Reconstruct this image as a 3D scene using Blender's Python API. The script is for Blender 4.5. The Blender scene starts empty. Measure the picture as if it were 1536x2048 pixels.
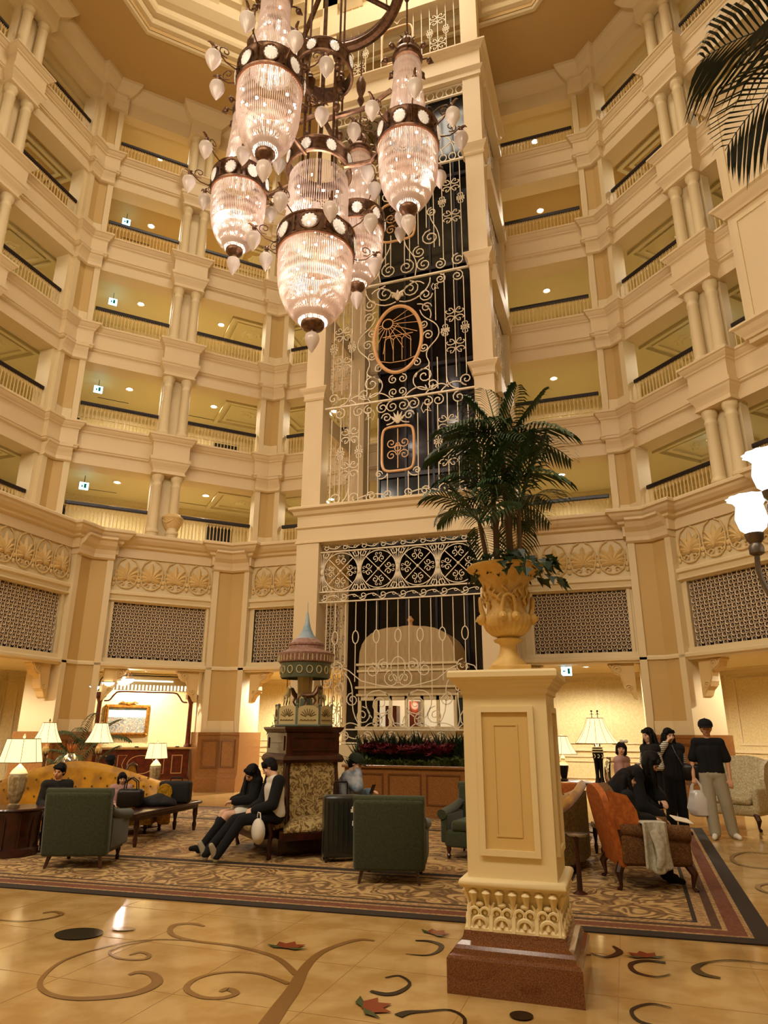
import bpy, bmesh, math, random
from math import sin, cos, pi, radians, sqrt, atan2
from mathutils import Vector, Matrix, Quaternion
random.seed(7)
SC = bpy.context.scene
COL = SC.collection

# ------------------------------------------------------------------ camera
F_PX, HORIZON, ROLL, YAW, EYE = 1365.0, 1464.0, radians(0.3), radians(18.7), 1.6
PITCH = math.atan((HORIZON-1024)/F_PX)
fw = Vector((-sin(YAW)*cos(PITCH), cos(YAW)*cos(PITCH), sin(PITCH)))
rt = Vector((cos(YAW), sin(YAW), 0)); up = rt.cross(fw)
r2 = cos(ROLL)*rt+sin(ROLL)*up; u2 = cos(ROLL)*up-sin(ROLL)*rt
cd = bpy.data.cameras.new('camera'); cam = bpy.data.objects.new('camera', cd); COL.objects.link(cam)
cam.matrix_world = Matrix(((r2.x, u2.x, -fw.x, 0), (r2.y, u2.y, -fw.y, 0), (r2.z, u2.z, -fw.z, EYE), (0, 0, 0, 1)))
cd.sensor_fit = 'VERTICAL'; cd.sensor_height = 36; cd.lens = F_PX/2048*36; cd.clip_end = 200; cd.clip_start = .05
SC.camera = cam

# ------------------------------------------------------------------ world, view and lights
w = bpy.data.worlds.new('world'); SC.world = w; w.use_nodes = True
w.node_tree.nodes['Background'].inputs[0].default_value = (1, .82, .6, 1)
w.node_tree.nodes['Background'].inputs[1].default_value = .12
SC.view_settings.view_transform = 'Standard'; SC.view_settings.look = 'None'
SC.view_settings.gamma = 1; SC.view_settings.use_curve_mapping = False
SC.view_settings.exposure = 0.06
SC.cycles.use_denoising = True; SC.cycles.use_adaptive_sampling = True; SC.cycles.adaptive_threshold = .02
SC.cycles.max_bounces = 6; SC.cycles.diffuse_bounces = 3; SC.cycles.glossy_bounces = 3
SC.cycles.transmission_bounces = 6; SC.cycles.transparent_max_bounces = 8
SC.cycles.sample_clamp_indirect = 4.0; SC.cycles.use_light_tree = True
SC.cycles.caustics_reflective = False; SC.cycles.caustics_refractive = False
WARM = (1, .78, .5)
def lamp(kind, name, loc, power, col=WARM, size=.1, aim=None, spot=None, blend=.5):
    d = bpy.data.lights.new(name, kind); d.energy = power; d.color = col
    if kind == 'AREA': d.shape = 'DISK'; d.size = size
    else: d.shadow_soft_size = size
    if spot: d.spot_size = spot; d.spot_blend = blend
    o = bpy.data.objects.new(name, d); COL.objects.link(o); o.location = loc
    if aim is not None:
        o.rotation_euler = (Vector(aim)-Vector(loc)).to_track_quat('-Z', 'Y').to_euler()
    return o
# cove lamp in the dome over the atrium, and added area fills behind the camera, aimed into the room
lamp('AREA', 'dome_lamp', (-4.95, 10.2, 27.2), 900, (1, .885, .72), 5.5)
for x, y in ((-12, -1), (-8, -1.5), (-3, -1.5), (1.5, -1)):
    lamp('AREA', 'rear_fill', (x, y, 13.5), 380, (1, .885, .72), 2.2, aim=(x*.5-3, 12, 3))

# ------------------------------------------------------------------ materials
def rgb(h):
    c = [int(h[i:i+2], 16)/255 for i in (0, 2, 4)]
    return tuple(((v/12.92) if v <= .04045 else ((v+.055)/1.055)**2.4) for v in c)+(1,)
def mat(name, col, rough=.6, metal=0, bump=0, bscale=40, col2=None, nscale=6, emit=0, ecol=None, trans=0, ior=1.45, sheen=0, coat=0, ndet=3, tex='noise', lo=.4, hi=.6, spec=None, subs=0):
    m = bpy.data.materials.new(name); m.use_nodes = True; nt = m.node_tree; b = nt.nodes['Principled BSDF']
    c = rgb(col) if isinstance(col, str) else col
    b.inputs['Base Color'].default_value = c
    b.inputs['Roughness'].default_value = rough; b.inputs['Metallic'].default_value = metal
    b.inputs['IOR'].default_value = ior; b.inputs['Transmission Weight'].default_value = trans
    if sheen: b.inputs['Sheen Weight'].default_value = sheen
    if coat: b.inputs['Coat Weight'].default_value = coat
    if spec is not None: b.inputs['Specular IOR Level'].default_value = spec
    if emit:
        b.inputs['Emission Color'].default_value = rgb(ecol) if isinstance(ecol, str) else (ecol or c)
        b.inputs['Emission Strength'].default_value = emit
    co = nt.nodes.new('ShaderNodeTexCoord')
    if col2:
        if tex == 'noise':
            n = nt.nodes.new('ShaderNodeTexNoise'); n.inputs['Scale'].default_value = nscale; n.inputs['Detail'].default_value = ndet; out = n.outputs[0]
        elif tex == 'voronoi':
            n = nt.nodes.new('ShaderNodeTexVoronoi'); n.inputs['Scale'].default_value = nscale; out = n.outputs[0]
        else:
            n = nt.nodes.new('ShaderNodeTexWave'); n.inputs['Scale'].default_value = nscale; n.inputs['Distortion'].default_value = 4; n.inputs['Detail'].default_value = ndet; out = n.outputs[1]
        nt.links.new(co.outputs['Object'], n.inputs['Vector'])
        r = nt.nodes.new('ShaderNodeValToRGB'); r.color_ramp.elements[0].position = lo; r.color_ramp.elements[1].position = hi
        r.color_ramp.elements[0].color = c; r.color_ramp.elements[1].color = rgb(col2)
        nt.links.new(out, r.inputs[0]); nt.links.new(r.outputs[0], b.inputs['Base Color'])
    if bump:
        n = nt.nodes.new('ShaderNodeTexNoise'); n.inputs['Scale'].default_value = bscale; n.inputs['Detail'].default_value = 3
        nt.links.new(co.outputs['Object'], n.inputs['Vector'])
        bp = nt.nodes.new('ShaderNodeBump'); bp.inputs['Strength'].default_value = bump; bp.inputs['Distance'].default_value = .01
        nt.links.new(n.outputs[0], bp.inputs['Height']); nt.links.new(bp.outputs[0], b.inputs['Normal'])
    return m
def translucent(name, col, t=.6, gloss=.1, emit=0):
    m = bpy.data.materials.new(name); m.use_nodes = True; nt = m.node_tree; nt.nodes.clear()
    o = nt.nodes.new('ShaderNodeOutputMaterial'); d = nt.nodes.new('ShaderNodeBsdfDiffuse'); tr = nt.nodes.new('ShaderNodeBsdfTranslucent')
    g = nt.nodes.new('ShaderNodeBsdfGlossy'); g.inputs['Roughness'].default_value = .25
    for n in (d, tr, g): n.inputs['Color'].default_value = rgb(col)
    a = nt.nodes.new('ShaderNodeMixShader'); a.inputs[0].default_value = t; nt.links.new(d.outputs[0], a.inputs[1]); nt.links.new(tr.outputs[0], a.inputs[2])
    b = nt.nodes.new('ShaderNodeMixShader'); b.inputs[0].default_value = gloss; nt.links.new(a.outputs[0], b.inputs[1]); nt.links.new(g.outputs[0], b.inputs[2])
    nt.links.new(b.outputs[0], o.inputs[0]); return m
def patterned(name, base, cols, scale, dist=2.5, rough=.8, wave=5, stretch=(1, 1, 1), bump=.15):
    """A woven scroll pattern: noise-warped coordinates through rings and a ramp."""
    m = mat(name, base, rough); nt = m.node_tree; b = nt.nodes['Principled BSDF']
    co = nt.nodes.new('ShaderNodeTexCoord'); mp = nt.nodes.new('ShaderNodeMapping'); mp.inputs['Scale'].default_value = stretch
    nt.links.new(co.outputs['Object'], mp.inputs[0])
    n = nt.nodes.new('ShaderNodeTexNoise'); n.inputs['Scale'].default_value = scale; n.inputs['Detail'].default_value = 1.5
    n.inputs['Distortion'].default_value = dist; nt.links.new(mp.outputs[0], n.inputs['Vector'])
    v = nt.nodes.new('ShaderNodeTexVoronoi'); v.feature = 'SMOOTH_F1'; v.inputs['Scale'].default_value = scale*.8; nt.links.new(n.outputs[1], v.inputs['Vector'])
    mx = nt.nodes.new('ShaderNodeMath'); mx.operation = 'MULTIPLY_ADD'; mx.inputs[1].default_value = wave; nt.links.new(n.outputs[0], mx.inputs[0]); nt.links.new(v.outputs[0], mx.inputs[2])
    fr = nt.nodes.new('ShaderNodeMath'); fr.operation = 'FRACT'; nt.links.new(mx.outputs[0], fr.inputs[0])
    r = nt.nodes.new('ShaderNodeValToRGB'); r.color_ramp.interpolation = 'LINEAR'; e = r.color_ramp.elements
    while len(e) < len(cols): e.new(.5)
    for i, (p, c) in enumerate(cols): e[i].position = p; e[i].color = rgb(c)
    nt.links.new(fr.outputs[0], r.inputs[0]); nt.links.new(r.outputs[0], b.inputs['Base Color'])
    if bump:
        bp = nt.nodes.new('ShaderNodeBump'); bp.inputs['Strength'].default_value = bump; nt.links.new(fr.outputs[0], bp.inputs['Height']); nt.links.new(bp.outputs[0], b.inputs['Normal'])
    return m
X = {}
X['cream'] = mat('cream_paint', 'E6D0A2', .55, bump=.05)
X['pink'] = mat('blush_paint', 'E5CCA0', .55, bump=.05)
X['tan'] = mat('tan_panel_paint', 'CDAA6A', .6)
X['wall'] = mat('striped_wallpaper', 'E6D29C', .7, col2='DBC68E', nscale=22, ndet=2)
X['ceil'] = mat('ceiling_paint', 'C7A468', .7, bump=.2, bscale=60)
X['plaster'] = mat('gallery_plaster', 'E4D2A0', .7)
X['relief'] = mat('relief_plaster', 'E0BF80', .6)
X['granite'] = mat('red_granite', 'A06C38', .22, col2='7C4F28', nscale=90, ndet=6, coat=.3)
X['granite2'] = mat('polished_brown_granite', '80502C', .15, col2='5A341C', nscale=140, ndet=6, coat=.5)
X['rail'] = mat('dark_handrail', '1E1418', .35)
X['iron'] = mat('cream_iron', 'F0DEBE', .45)
X['gold'] = mat('peach_gilt_iron', 'E2AE74', .4)
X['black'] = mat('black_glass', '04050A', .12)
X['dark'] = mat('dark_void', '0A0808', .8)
X['grille'] = mat('bronze_grille', 'DCC3A0', .5)
X['grilleback'] = mat('grille_backing', '2A1B1E', .9)
X['bronze'] = mat('bronze', '5E4232', .38, metal=.75, col2='7A5A40', nscale=12)
X['copper'] = mat('copper_rim', 'B98266', .35, metal=.6)
X['bead'] = translucent('crystal_beads', 'FAEADF', .55, .2)
X['frost'] = translucent('frosted_glass', 'F3E6DA', .5, .05)
X['bulb'] = mat('glowing_bulb', 'FFFFFF', emit=60, ecol=(1, .86, .72, 1))
X['dl'] = mat('downlight_lens', 'FFFFFF', emit=40, ecol=(1, .88, .66, 1))
X['crystal'] = mat('cut_crystal', 'F7EEE2', .08, emit=.25, ecol='FFF2DC', coat=.5)
X['mahog'] = mat('mahogany', '2E130C', .28, col2='421C10', nscale=9, ndet=5, coat=.3)
X['redwood'] = mat('red_mahogany', '6E2A17', .3, col2='54200F', nscale=8, coat=.2)
X['inlay'] = mat('pale_wood_inlay', 'D8A86A', .4)
X['marble'] = mat('cream_marble', 'C8A56A', .12, col2='B58E52', nscale=3, ndet=8)

# ------------------------------------------------------------------ mesh helpers
class MB:
    def __init__(s): s.v = []; s.f = []; s.M = Matrix.Identity(4); s.mi = []; s.cur = 0
    def add(s, vs, fs):
        k = len(s.v); M = s.M
        s.v += [tuple(M @ Vector(p)) for p in vs]; s.f += [tuple(i+k for i in f) for f in fs]; s.mi += [s.cur]*len(fs); return s
    def box(s, x0, x1, y0, y1, z0, z1, taper=0):
        t = taper
        return s.add([(x0, y0, z0), (x1, y0, z0), (x1, y1, z0), (x0, y1, z0), (x0+t, y0+t, z1), (x1-t, y0+t, z1), (x1-t, y1-t, z1), (x0+t, y1-t, z1)],
              [(0, 3, 2, 1), (4, 5, 6, 7), (0, 1, 5, 4), (1, 2, 6, 5), (2, 3, 7, 6), (3, 0, 4, 7)])
    def rim(s, x0, x1, z0, z1, w, y0, y1):
        o = [(x0, z0), (x1, z0), (x1, z1), (x0, z1)]; i = [(x0+w, z0+w), (x1-w, z0+w), (x1-w, z1-w), (x0+w, z1-w)]
        vs = [(x, y, z) for y in (y0, y1) for P in (o, i) for x, z in P]; fs = []
        for j in range(4):
            k = (j+1) % 4; fs += [(j, k, 4+k, 4+j), (8+j, 8+k, 12+k, 12+j), (j, k, 8+k, 8+j), (4+j, 4+k, 12+k, 12+j)]
        return s.add(vs, fs)
    def rbox(s, x0, x1, y0, y1, z0, z1, r=.02, n=3):
        """A box with rounded edges (superellipse-like cage)."""
        bm = bmesh.new(); bmesh.ops.create_cube(bm, size=1)
        for v in bm.verts: v.co = Vector(((x0+x1)/2+v.co.x*(x1-x0), (y0+y1)/2+v.co.y*(y1-y0), (z0+z1)/2+v.co.z*(z1-z0)))
        bmesh.ops.bevel(bm, geom=bm.edges[:], offset=min(r, abs(x1-x0)*.49, abs(y1-y0)*.49, abs(z1-z0)*.49), segments=n, profile=.5, affect='EDGES')
        s.bm(bm); return s
    def bm(s, bm):
        bm.verts.index_update(); s.add([v.co[:] for v in bm.verts], [[v.index for v in f.verts] for f in bm.faces]); bm.free()
    def lathe(s, prof, seg=24, c=(0, 0, 0), flute=0, nf=0, caps=True, sx=1, sy=1, a0=0, a1=2*pi):
        full = abs(a1-a0-2*pi) < 1e-6; n = seg if full else seg+1; vs = []; fs = []
        for r, z in prof:
            for i in range(n):
                a = a0+(a1-a0)*i/seg; rr = r*(1+flute*cos(nf*a)) if nf else r
                vs.append((c[0]+rr*cos(a)*sx, c[1]+rr*sin(a)*sy, c[2]+z))
        for j in range(len(prof)-1):
            for i in range(seg):
                k = (i+1) % n; fs.append((j*n+i, j*n+k, (j+1)*n+k, (j+1)*n+i))
        if caps and full:
            if prof[0][0] > 1e-4: fs.append(tuple(range(n))[::-1])
            if prof[-1][0] > 1e-4: fs.append(tuple((len(prof)-1)*n+i for i in range(n)))
        return s.add(vs, fs)
    def tube(s, pts, r=.01, seg=6, closed=False, caps=True, flat=None):
        pts = [Vector(p) for p in pts]; n = len(pts); vs = []; fs = []; rr = r if isinstance(r, (list, tuple)) else [r]*n
        prev = None
        for i, p in enumerate(pts):
            a = pts[(i-1) % n] if (closed or i > 0) else p; b = pts[(i+1) % n] if (closed or i < n-1) else p
            t = (b-a); t = t.normalized() if t.length > 1e-9 else Vector((0, 0, 1))
            if prev is None:
                u = t.cross(Vector((0, 1, 0)));  u = u if u.length > .2 else t.cross(Vector((1, 0, 0)))
            else: u = prev-t*prev.dot(t)
            u = u.normalized() if u.length > 1e-6 else t.orthogonal().normalized(); prev = u; w_ = t.cross(u)
            for k in range(seg):
                an = 2*pi*k/seg+(pi/4 if seg == 4 else 0); vs.append(p+(u*cos(an)+w_*sin(an)*(flat or 1))*rr[i])
        m = n if closed else n-1
        for i in range(m):
            j = (i+1) % n
            for k in range(seg):
                l = (k+1) % seg; fs.append((i*seg+k, i*seg+l, j*seg+l, j*seg+k))
        if caps and not closed: fs.append(tuple(range(seg))[::-1]); fs.append(tuple((n-1)*seg+k for k in range(seg)))
        return s.add([v[:] for v in vs], fs)
    def ball(s, c, r, seg=12, rings=8, sx=1, sy=1, sz=1):
        prof = [(r*sin(pi*j/rings), -r*cos(pi*j/rings)*sz) for j in range(rings+1)]
        prof[0] = (0.0001*r, -r*sz); prof[-1] = (0.0001*r, r*sz)
        return s.lathe(prof, seg, c, caps=False, sx=sx, sy=sy)
    def prism(s, poly, z0, z1, axis='z'):
        n = len(poly)
        f = {'z': lambda p, z: (p[0], p[1], z), 'y': lambda p, z: (p[0], z, p[1]), 'x': lambda p, z: (z, p[0], p[1])}[axis]
        return s.add([f(p, z0) for p in poly]+[f(p, z1) for p in poly], [tuple(range(n))[::-1], tuple(range(n, 2*n))]+[(i, (i+1) % n, n+(i+1) % n, n+i) for i in range(n)])
    def build(s, name, m, parent=None, smooth=False, angle=40, kind=None, link=True, loc=None):
        me = bpy.data.meshes.new(name); me.from_pydata(s.v, [], s.f)
        if isinstance(m, (list, tuple)):
            for q in m: me.materials.append(q)
            me.polygons.foreach_set('material_index', s.mi)
        else: me.materials.append(m)
        bm = bmesh.new(); bm.from_mesh(me); bmesh.ops.recalc_face_normals(bm, faces=bm.faces[:]); bm.to_mesh(me); bm.free()
        if smooth:
            me.polygons.foreach_set('use_smooth', [True]*len(me.polygons))
            if angle < 180: me.set_sharp_from_angle(angle=radians(angle))
        me.update(); return inst(name, me, parent, kind, loc)
def inst(name, me, parent=None, kind=None, loc=None, rz=0, scale=None):
    o = bpy.data.objects.new(name, me); COL.objects.link(o)
    if parent is not None: o.parent = parent
    if kind: o['kind'] = kind
    if loc is not None: o.location = loc
    if rz: o.rotation_euler = (0, 0, rz)
    if scale is not None: o.scale = scale
    return o
def tag(o, label, cat, group=None):
    o['label'] = label; o['category'] = cat
    if group: o['group'] = group
    return o
def thing(name, label, cat, loc=(0, 0, 0), rz=0, group=None):
    o = bpy.data.objects.new(name, None); COL.objects.link(o); o.location = loc; o.rotation_euler = (0, 0, rz); o.empty_display_size = .1
    return tag(o, label, cat, group)
def struct(o): o['kind'] = 'structure'; return o
def copy_tree(o, parent=None):
    c = o.copy(); COL.objects.link(c); c.parent = parent
    for ch in o.children: copy_tree(ch, c)
    return c
def frame4(p, a):   # matrix: origin p, local x rotated by a about z
    return Matrix.Translation(Vector(p)) @ Matrix.Rotation(a, 4, 'Z')

def offset_path(path, d, closed=False):
    """Shift a plan polyline by d to its right (the room side), mitred."""
    n = len(path); out = []
    for i in range(n):
        p = Vector(path[i]); a = Vector(path[i-1]) if (closed or i > 0) else None; b = Vector(path[(i+1) % n]) if (closed or i < n-1) else None
        ns = []
        if a is not None: t = (p-a).normalized(); ns.append(Vector((t.y, -t.x)))
        if b is not None: t = (b-p).normalized(); ns.append(Vector((t.y, -t.x)))
        if len(ns) == 1: m = ns[0]
        else:
            m = ns[0]+ns[1]; m = m/max(.3, m.dot(ns[0]))
        out.append((p.x+m.x*d, p.y+m.y*d))
    return out
def sweep(mb, path, prof, closed=False):
    """prof: closed outline of (d, z); d to the right of the path."""
    rings = []
    cache = {}
    for d, z in prof:
        if d not in cache: cache[d] = offset_path(path, d, closed)
        rings.append([(x, y, z) for x, y in cache[d]])
    m = len(prof); n = len(path); vs = [rings[j][i] for i in range(n) for j in range(m)]; fs = []
    for i in range(n if closed else n-1):
        k = (i+1) % n
        for j in range(m):
            l = (j+1) % m; fs.append((i*m+j, i*m+l, k*m+l, k*m+j))
    if not closed: fs += [tuple(range(m)), tuple((n-1)*m+j for j in range(m))[::-1]]
    mb.add(vs, fs); return mb

# ------------------------------------------------------------------ the atrium shell (stretched octagon, centre (-4.95, 10.2))
VL = [(-14.0, -6.0), (-14.0, 15.2), (-11.05, 18.15), (1.15, 18.15), (4.1, 15.2), (4.1, -6.0)]   # ground storey
VU = [(-14.85, -6.0), (-14.85, 14.17), (-10.32, 18.7), (0.72, 18.7), (5.2, 14.22), (5.2, -6.0)]   # gallery storeys, set back
V = VU
SIDE = ['west', 'northwest', 'north', 'northeast', 'east']
def ed(i): a = Vector(V[i]); b = Vector(V[i+1]); t = (b-a); L = t.length; t = t/L; return a, t, Vector((t.y, -t.x)), L
def pt(i, s, d=0): a, t, n, L = ed(i); p = a+t*s+n*d; return (p.x, p.y)
def LEN(i): return ed(i)[3]
MID = [16.8, 3.2, None, 3.1, 5.0]     # the pair of columns on each side (none behind the tower)
def jog_path(P, PM, w=.62, wm=.47, mids=True):
    out = []
    for i in range(5):
        L = LEN(i)
        if i == 0: out.append(pt(0, 0))
        if mids and MID[i]:
            m = MID[i]; out += [pt(i, m-wm), pt(i, m-wm, PM), pt(i, m+wm, PM), pt(i, m+wm)]
        if i < 4:
            out += [pt(i, L-w), pt(i, L-w, P)]
            out.append(offset_path([V[i], V[i+1], V[i+2]], P)[1])
            out += [pt(i+1, w, P), pt(i+1, w)]
        else: out.append(pt(4, L))
    return out
def vjog(i, w, d):   # plan path round vertex i only
    if w > LEN(i): w = LEN(i)
    return [pt(i-1, LEN(i-1)-w, d), offset_path([V[i-1], V[i], V[i+1]], d)[1], pt(i, w, d)]
H = [7.05, 10.20, 13.50, 16.80, 20.09]
DROP = 1.21; CEIL = 23.0
trim_no = 0
def trim(mb, m, smooth=False):
    global trim_no; trim_no += 1
    return struct(mb.build('trim_%d' % trim_no, m, smooth=smooth, angle=30))

# floor slab (marble) ---------------------------------------------------------------
floor = struct(MB().box(-24, 12, -6.5, 30, -.3, 0).build('floor', X['marble']))
# gallery bands
CROWN = [(-.3, 0), (.22, 0), (.235, -.02), (.235, -.065), (.20, -.085), (.185, -.12), (.15, -.17), (.12, -.20), (.11, -.24), (.08, -.26), (.07, -.30)]
for k in range(1, 5):
    h = H[k]; jp = jog_path(.17, .32, w=.50)
    sweep(m1 := MB(), jp, [(d, h+z) for d, z in CROWN+[(.07, -.70), (.13, -.72), (.13, -.76), (.10, -.78), (.10, -.82), (.05, -.85), (-.3, -.85)]])
    trim(m1, X['pink'])
    sweep(m2 := MB(), V, [(-.55, h-.83), (.04, h-.83), (.04, h-DROP), (-.55, h-DROP)])
    trim(m2, X['pink'])
h = H[0]; V = VL
C0 = [(-1.3, 0), (.42, 0), (.44, -.03), (.44, -.09), (.38, -.12), (.35, -.18), (.27, -.26), (.18, -.30), (.16, -.36), (.06, -.40), (.06, -.66), (-1.3, -.66)]
sweep(m1 := MB(), jog_path(.22, 0, w=.68, mids=False), [(d, h+z) for d, z in C0]); trim(m1, X['pink'])
sweep(m1 := MB(), V, [(-.3, 5.40), (.10, 5.40), (.13, 5.37), (.13, 5.30), (.07, 5.27), (.05, 5.18), (.12, 5.15), (.12, 5.12), (.03, 5.09), (-.3, 5.09)]); trim(m1, X['cream'])
sweep(m1 := MB(), V, [(-.3, 3.52), (.04, 3.52), (.05, 3.42), (.17, 3.40), (.20, 3.36), (.20, 3.30), (.14, 3.28), (.12, 3.24), (-.3, 3.24)]); trim(m1, X['cream'])
V = VU
# top architrave and cove under the ceiling
sweep(m1 := MB(), jog_path(.17, .32, w=.50), [(-.3, 23.0), (.42, 23.0), (.40, 22.9), (.28, 22.72), (.14, 22.6), (.06, 22.55), (.06, 21.95), (-.3, 21.95)]); trim(m1, X['cream'])

# gallery slabs, back walls
for k, h in enumerate(H):
    sweep(mb := MB(), V, [(-.28, h-.3), (-.28, h-DROP+.12), (-3.6, h-DROP+.12), (-3.6, h-.3)])
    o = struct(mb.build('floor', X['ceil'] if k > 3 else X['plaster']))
sweep(mb := MB(), V, [(-.28, 22.35), (-.28, 22.08), (-3.6, 22.08), (-3.6, 22.35)]); struct(mb.build('ceiling', X['plaster']))
for i in range(5):
    mb = MB(); a = offset_path(V, -3.3)[i]; b = offset_path(V, -3.3)[i+1]; a2 = offset_path(V, -3.6)[i]; b2 = offset_path(V, -3.6)[i+1]
    mb.prism([a, b, b2, a2], 3.3, 22.3); ww = struct(mb.build('wall_'+SIDE[i], X['wall']))
    globals()['W%d' % i] = ww
WALLS = [W0, W1, W2, W3, W4]
V = VL
# near end wall behind the camera, ceiling ring with octagonal coffer
struct(MB().box(-18, 8, -6.4, -6.0, 0, 23.2).build('wall_south', X['cream']))
octo = lambda x0, x1, y0, y1, c: [(x0, y0+c), (x0, y1-c), (x0+c, y1), (x1-c, y1), (x1, y1-c), (x1, y0+c), (x1-c, y0), (x0+c, y0)]
inner = octo(-12.35, 2.45, 4.5, 15.9, 3.1)
outer = octo(-18, 8, -6.5, 20.5, 4)
mb = MB(); vs = [(x, y, z) for z in (23.0, 23.4) for P in (outer, inner) for x, y in P]; fs = []
for j in range(8):
    k = (j+1) % 8
    fs += [(j, k, 8+k, 8+j), (16+j, 16+k, 24+k, 24+j), (8+j, 8+k, 24+k, 24+j)]
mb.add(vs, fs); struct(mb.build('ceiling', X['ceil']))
sweep(mb := MB(), inner, [(-.02, 22.985), (-.06, 22.93), (-.16, 22.93), (-.22, 23.0), (-.22, 23.05), (.1, 23.2), (.14, 23.3), (.14, 23.42), (.3, 23.45), (.34, 23.55), (.34, 23.75), (.5, 23.85), (.7, 24.1), (.74, 24.3), (.74, 24.5), (.9, 24.6), (.9, 25.2), (-.3, 25.2), (-.3, 23.06)], closed=True); trim(mb, X['cream'])
# brackets in the coffer
for j, (x, y, a) in enumerate([(-8.2, 15.9, 0), (-6.3, 15.9, 0), (-11.3, 14.0, pi/4), (-10.3, 15.0, pi/4), (-1.8, 15.9, 0), (-12.35, 11.2, pi/2), (-12.35, 9, pi/2)]):
    mb = MB(); mb.M = frame4((x, y, 0), a); mb.prism([(-.1, 25.2), (-1.5, 25.2), (-1.5, 25.0), (-1.3, 24.95), (-1.2, 24.8), (-1.25, 24.7), (-1.0, 24.6), (-.8, 24.3), (-.1, 24.3)], -.35, .35, axis='x')
    mb.build('bracket', X['cream'], W2)
sweep(mb := MB(), offset_path(inner, .85, True), [(.0, 25.2), (.0, 28.5), (-.3, 28.5), (-.3, 25.2)], closed=True); struct(mb.build('ceiling', X['cream']))
struct(MB().prism(outer, 28.5, 28.8).build('ceiling', X['cream']))

# lower storey wall between opening and band -------------------------------------------------
def wall_strip(i, s0, s1, z0, z1, d0=-.3, d1=0.0, name='panel', m='cream', par=None):
    return MB().prism([pt(i, s0, d0), pt(i, s1, d0), pt(i, s1, d1), pt(i, s0, d1)], z0, z1).build(name, X[m], par or WALLS[i])
GR = {0: [(11.6, 15.4), (17.3, 20.4)], 1: [(.82, 3.42)], 2: [(.82, 3.6), (9.05, 11.4)], 3: [(.82, 3.4)], 4: [(.8, 4.0)]}
for i in range(5):
    L = LEN(i); wall_strip(i, 0, L, 5.1, 6.8)
    e = [0]
    for a, b in GR[i]: e += [a, b]
    e.append(L)
    for q in range(0, len(e), 2): wall_strip(i, e[q], e[q+1], 3.3, 5.2)
    for a, b in GR[i]:
        wall_strip(i, a-.02, b+.02, 3.4, 5.2, -.3, -.16, 'grille_backing', 'grilleback')
# bronze grilles: rows of rings with a bud between bars
def grille(i, a, b):
    mb = MB(); A, t, n, L = ed(i); ang = atan2(t.y, t.x); mb.M = frame4((pt(i, a)[0], pt(i, a)[1], 0), ang)
    W_ = b-a; nx = max(3, round(W_/.118)); cx = W_/nx; nz = 9; z0 = 3.52; cz = 1.56/nz; y = .07
    for q in range(nx+1):
        mb.tube([(q*cx, y, z0), (q*cx, y, z0+1.56)], .0075, 4)
    for q in range(nx):
        for r in range(nz):
            x = (q+.5)*cx; z = z0+(r+.5)*cz+(cz*.25 if q % 2 else -cz*.25)
            mb.tube([(x+cx*.42*cos(u), y, z+cz*.34*sin(u)) for u in [k*pi/4 for k in range(8)]], .0135, 3, closed=True)
            mb.tube([(x, y, z-cz*.42), (x, y, z+cz*.1)], [.014, .006], 3)
            mb.tube([(x-cx*.5, y, z+cz*.5), (x-cx*.2, y, z+cz*.38), (x, y, z+cz*.5), (x+cx*.2, y, z+cz*.38), (x+cx*.5, y, z+cz*.5)], .007, 3)
    mb.build('grille', X['grille'], WALLS[i], kind='stuff')
    fr = MB(); fr.M = mb.M
    fr.rim(-.08, W_+.08, 3.44, 5.16, .08, -.03, .2)
    fr.build('grille_frame', X['cream'], WALLS[i])
for i in GR:
    if i == 4: continue
    for a, b in GR[i]: grille(i, a, b)
# palmette frieze: one acanthus fan per panel
def palmette():
    mb = MB()
    def leaf(a, L_, w_, bend):
        vs = []; fs = []; n = 6
        for k in range(n+1):
            u = k/n; rr = L_*u; ww = w_*sin(pi*min(1, u*.9+.08))*(1+.18*((k % 2)*2-1)); cx_ = sin(a+bend*u*u)*rr; cz_ = cos(a+bend*u*u)*rr-.02
            nx_, nz_ = cos(a+bend*u*u), -sin(a+bend*u*u); h_ = .075*sin(pi*(u*.8+.15))
            vs += [(cx_-nx_*ww, 0, cz_-nz_*ww), (cx_, -h_, cz_), (cx_+nx_*ww, 0, cz_+nz_*ww)]
        for k in range(n): b_ = k*3; fs += [(b_, b_+3, b_+4, b_+1), (b_+1, b_+4, b_+5, b_+2)]
        mb.add(vs, fs)
    mb.M = Matrix.Translation((0, -.01, .34))
    for q in range(-4, 5):
        a = q*.36; leaf(a, .52-.035*abs(q)-.02*q*q*.3, .085, .25*(1 if q > 0 else -1 if q < 0 else 0))
    mb.M = Matrix.Identity(4)
    for s in (-1, 1):   # volutes at the foot and the arched band round the fan
        mb.tube([(s*(.10+(.09-.011*k)*cos(.75*k)), -.03, .17+(.09-.011*k)*sin(.75*k)) for k in range(8)], [.026-.002*k for k in range(8)], 5)
        mb.tube([(0, -.03, .05), (s*.12, -.03, .07), (s*.25, -.03, .18), (s*.31, -.03, .42), (s*.30, -.03, .66), (s*.22, -.03, .84), (s*.08, -.03, .93)], .020, 5)
        mb.ball((s*.335, -.02, .30), .045, 8, 6, sy=.6, sz=1.5)
        mb.ball((s*.335, -.02, .16), .04, 8, 6, sy=.6, sz=1.6)
    o = mb.build('palmette', X['relief'], smooth=True, angle=60); me = o.data; bpy.data.objects.remove(o); return me
PAL = palmette()
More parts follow.
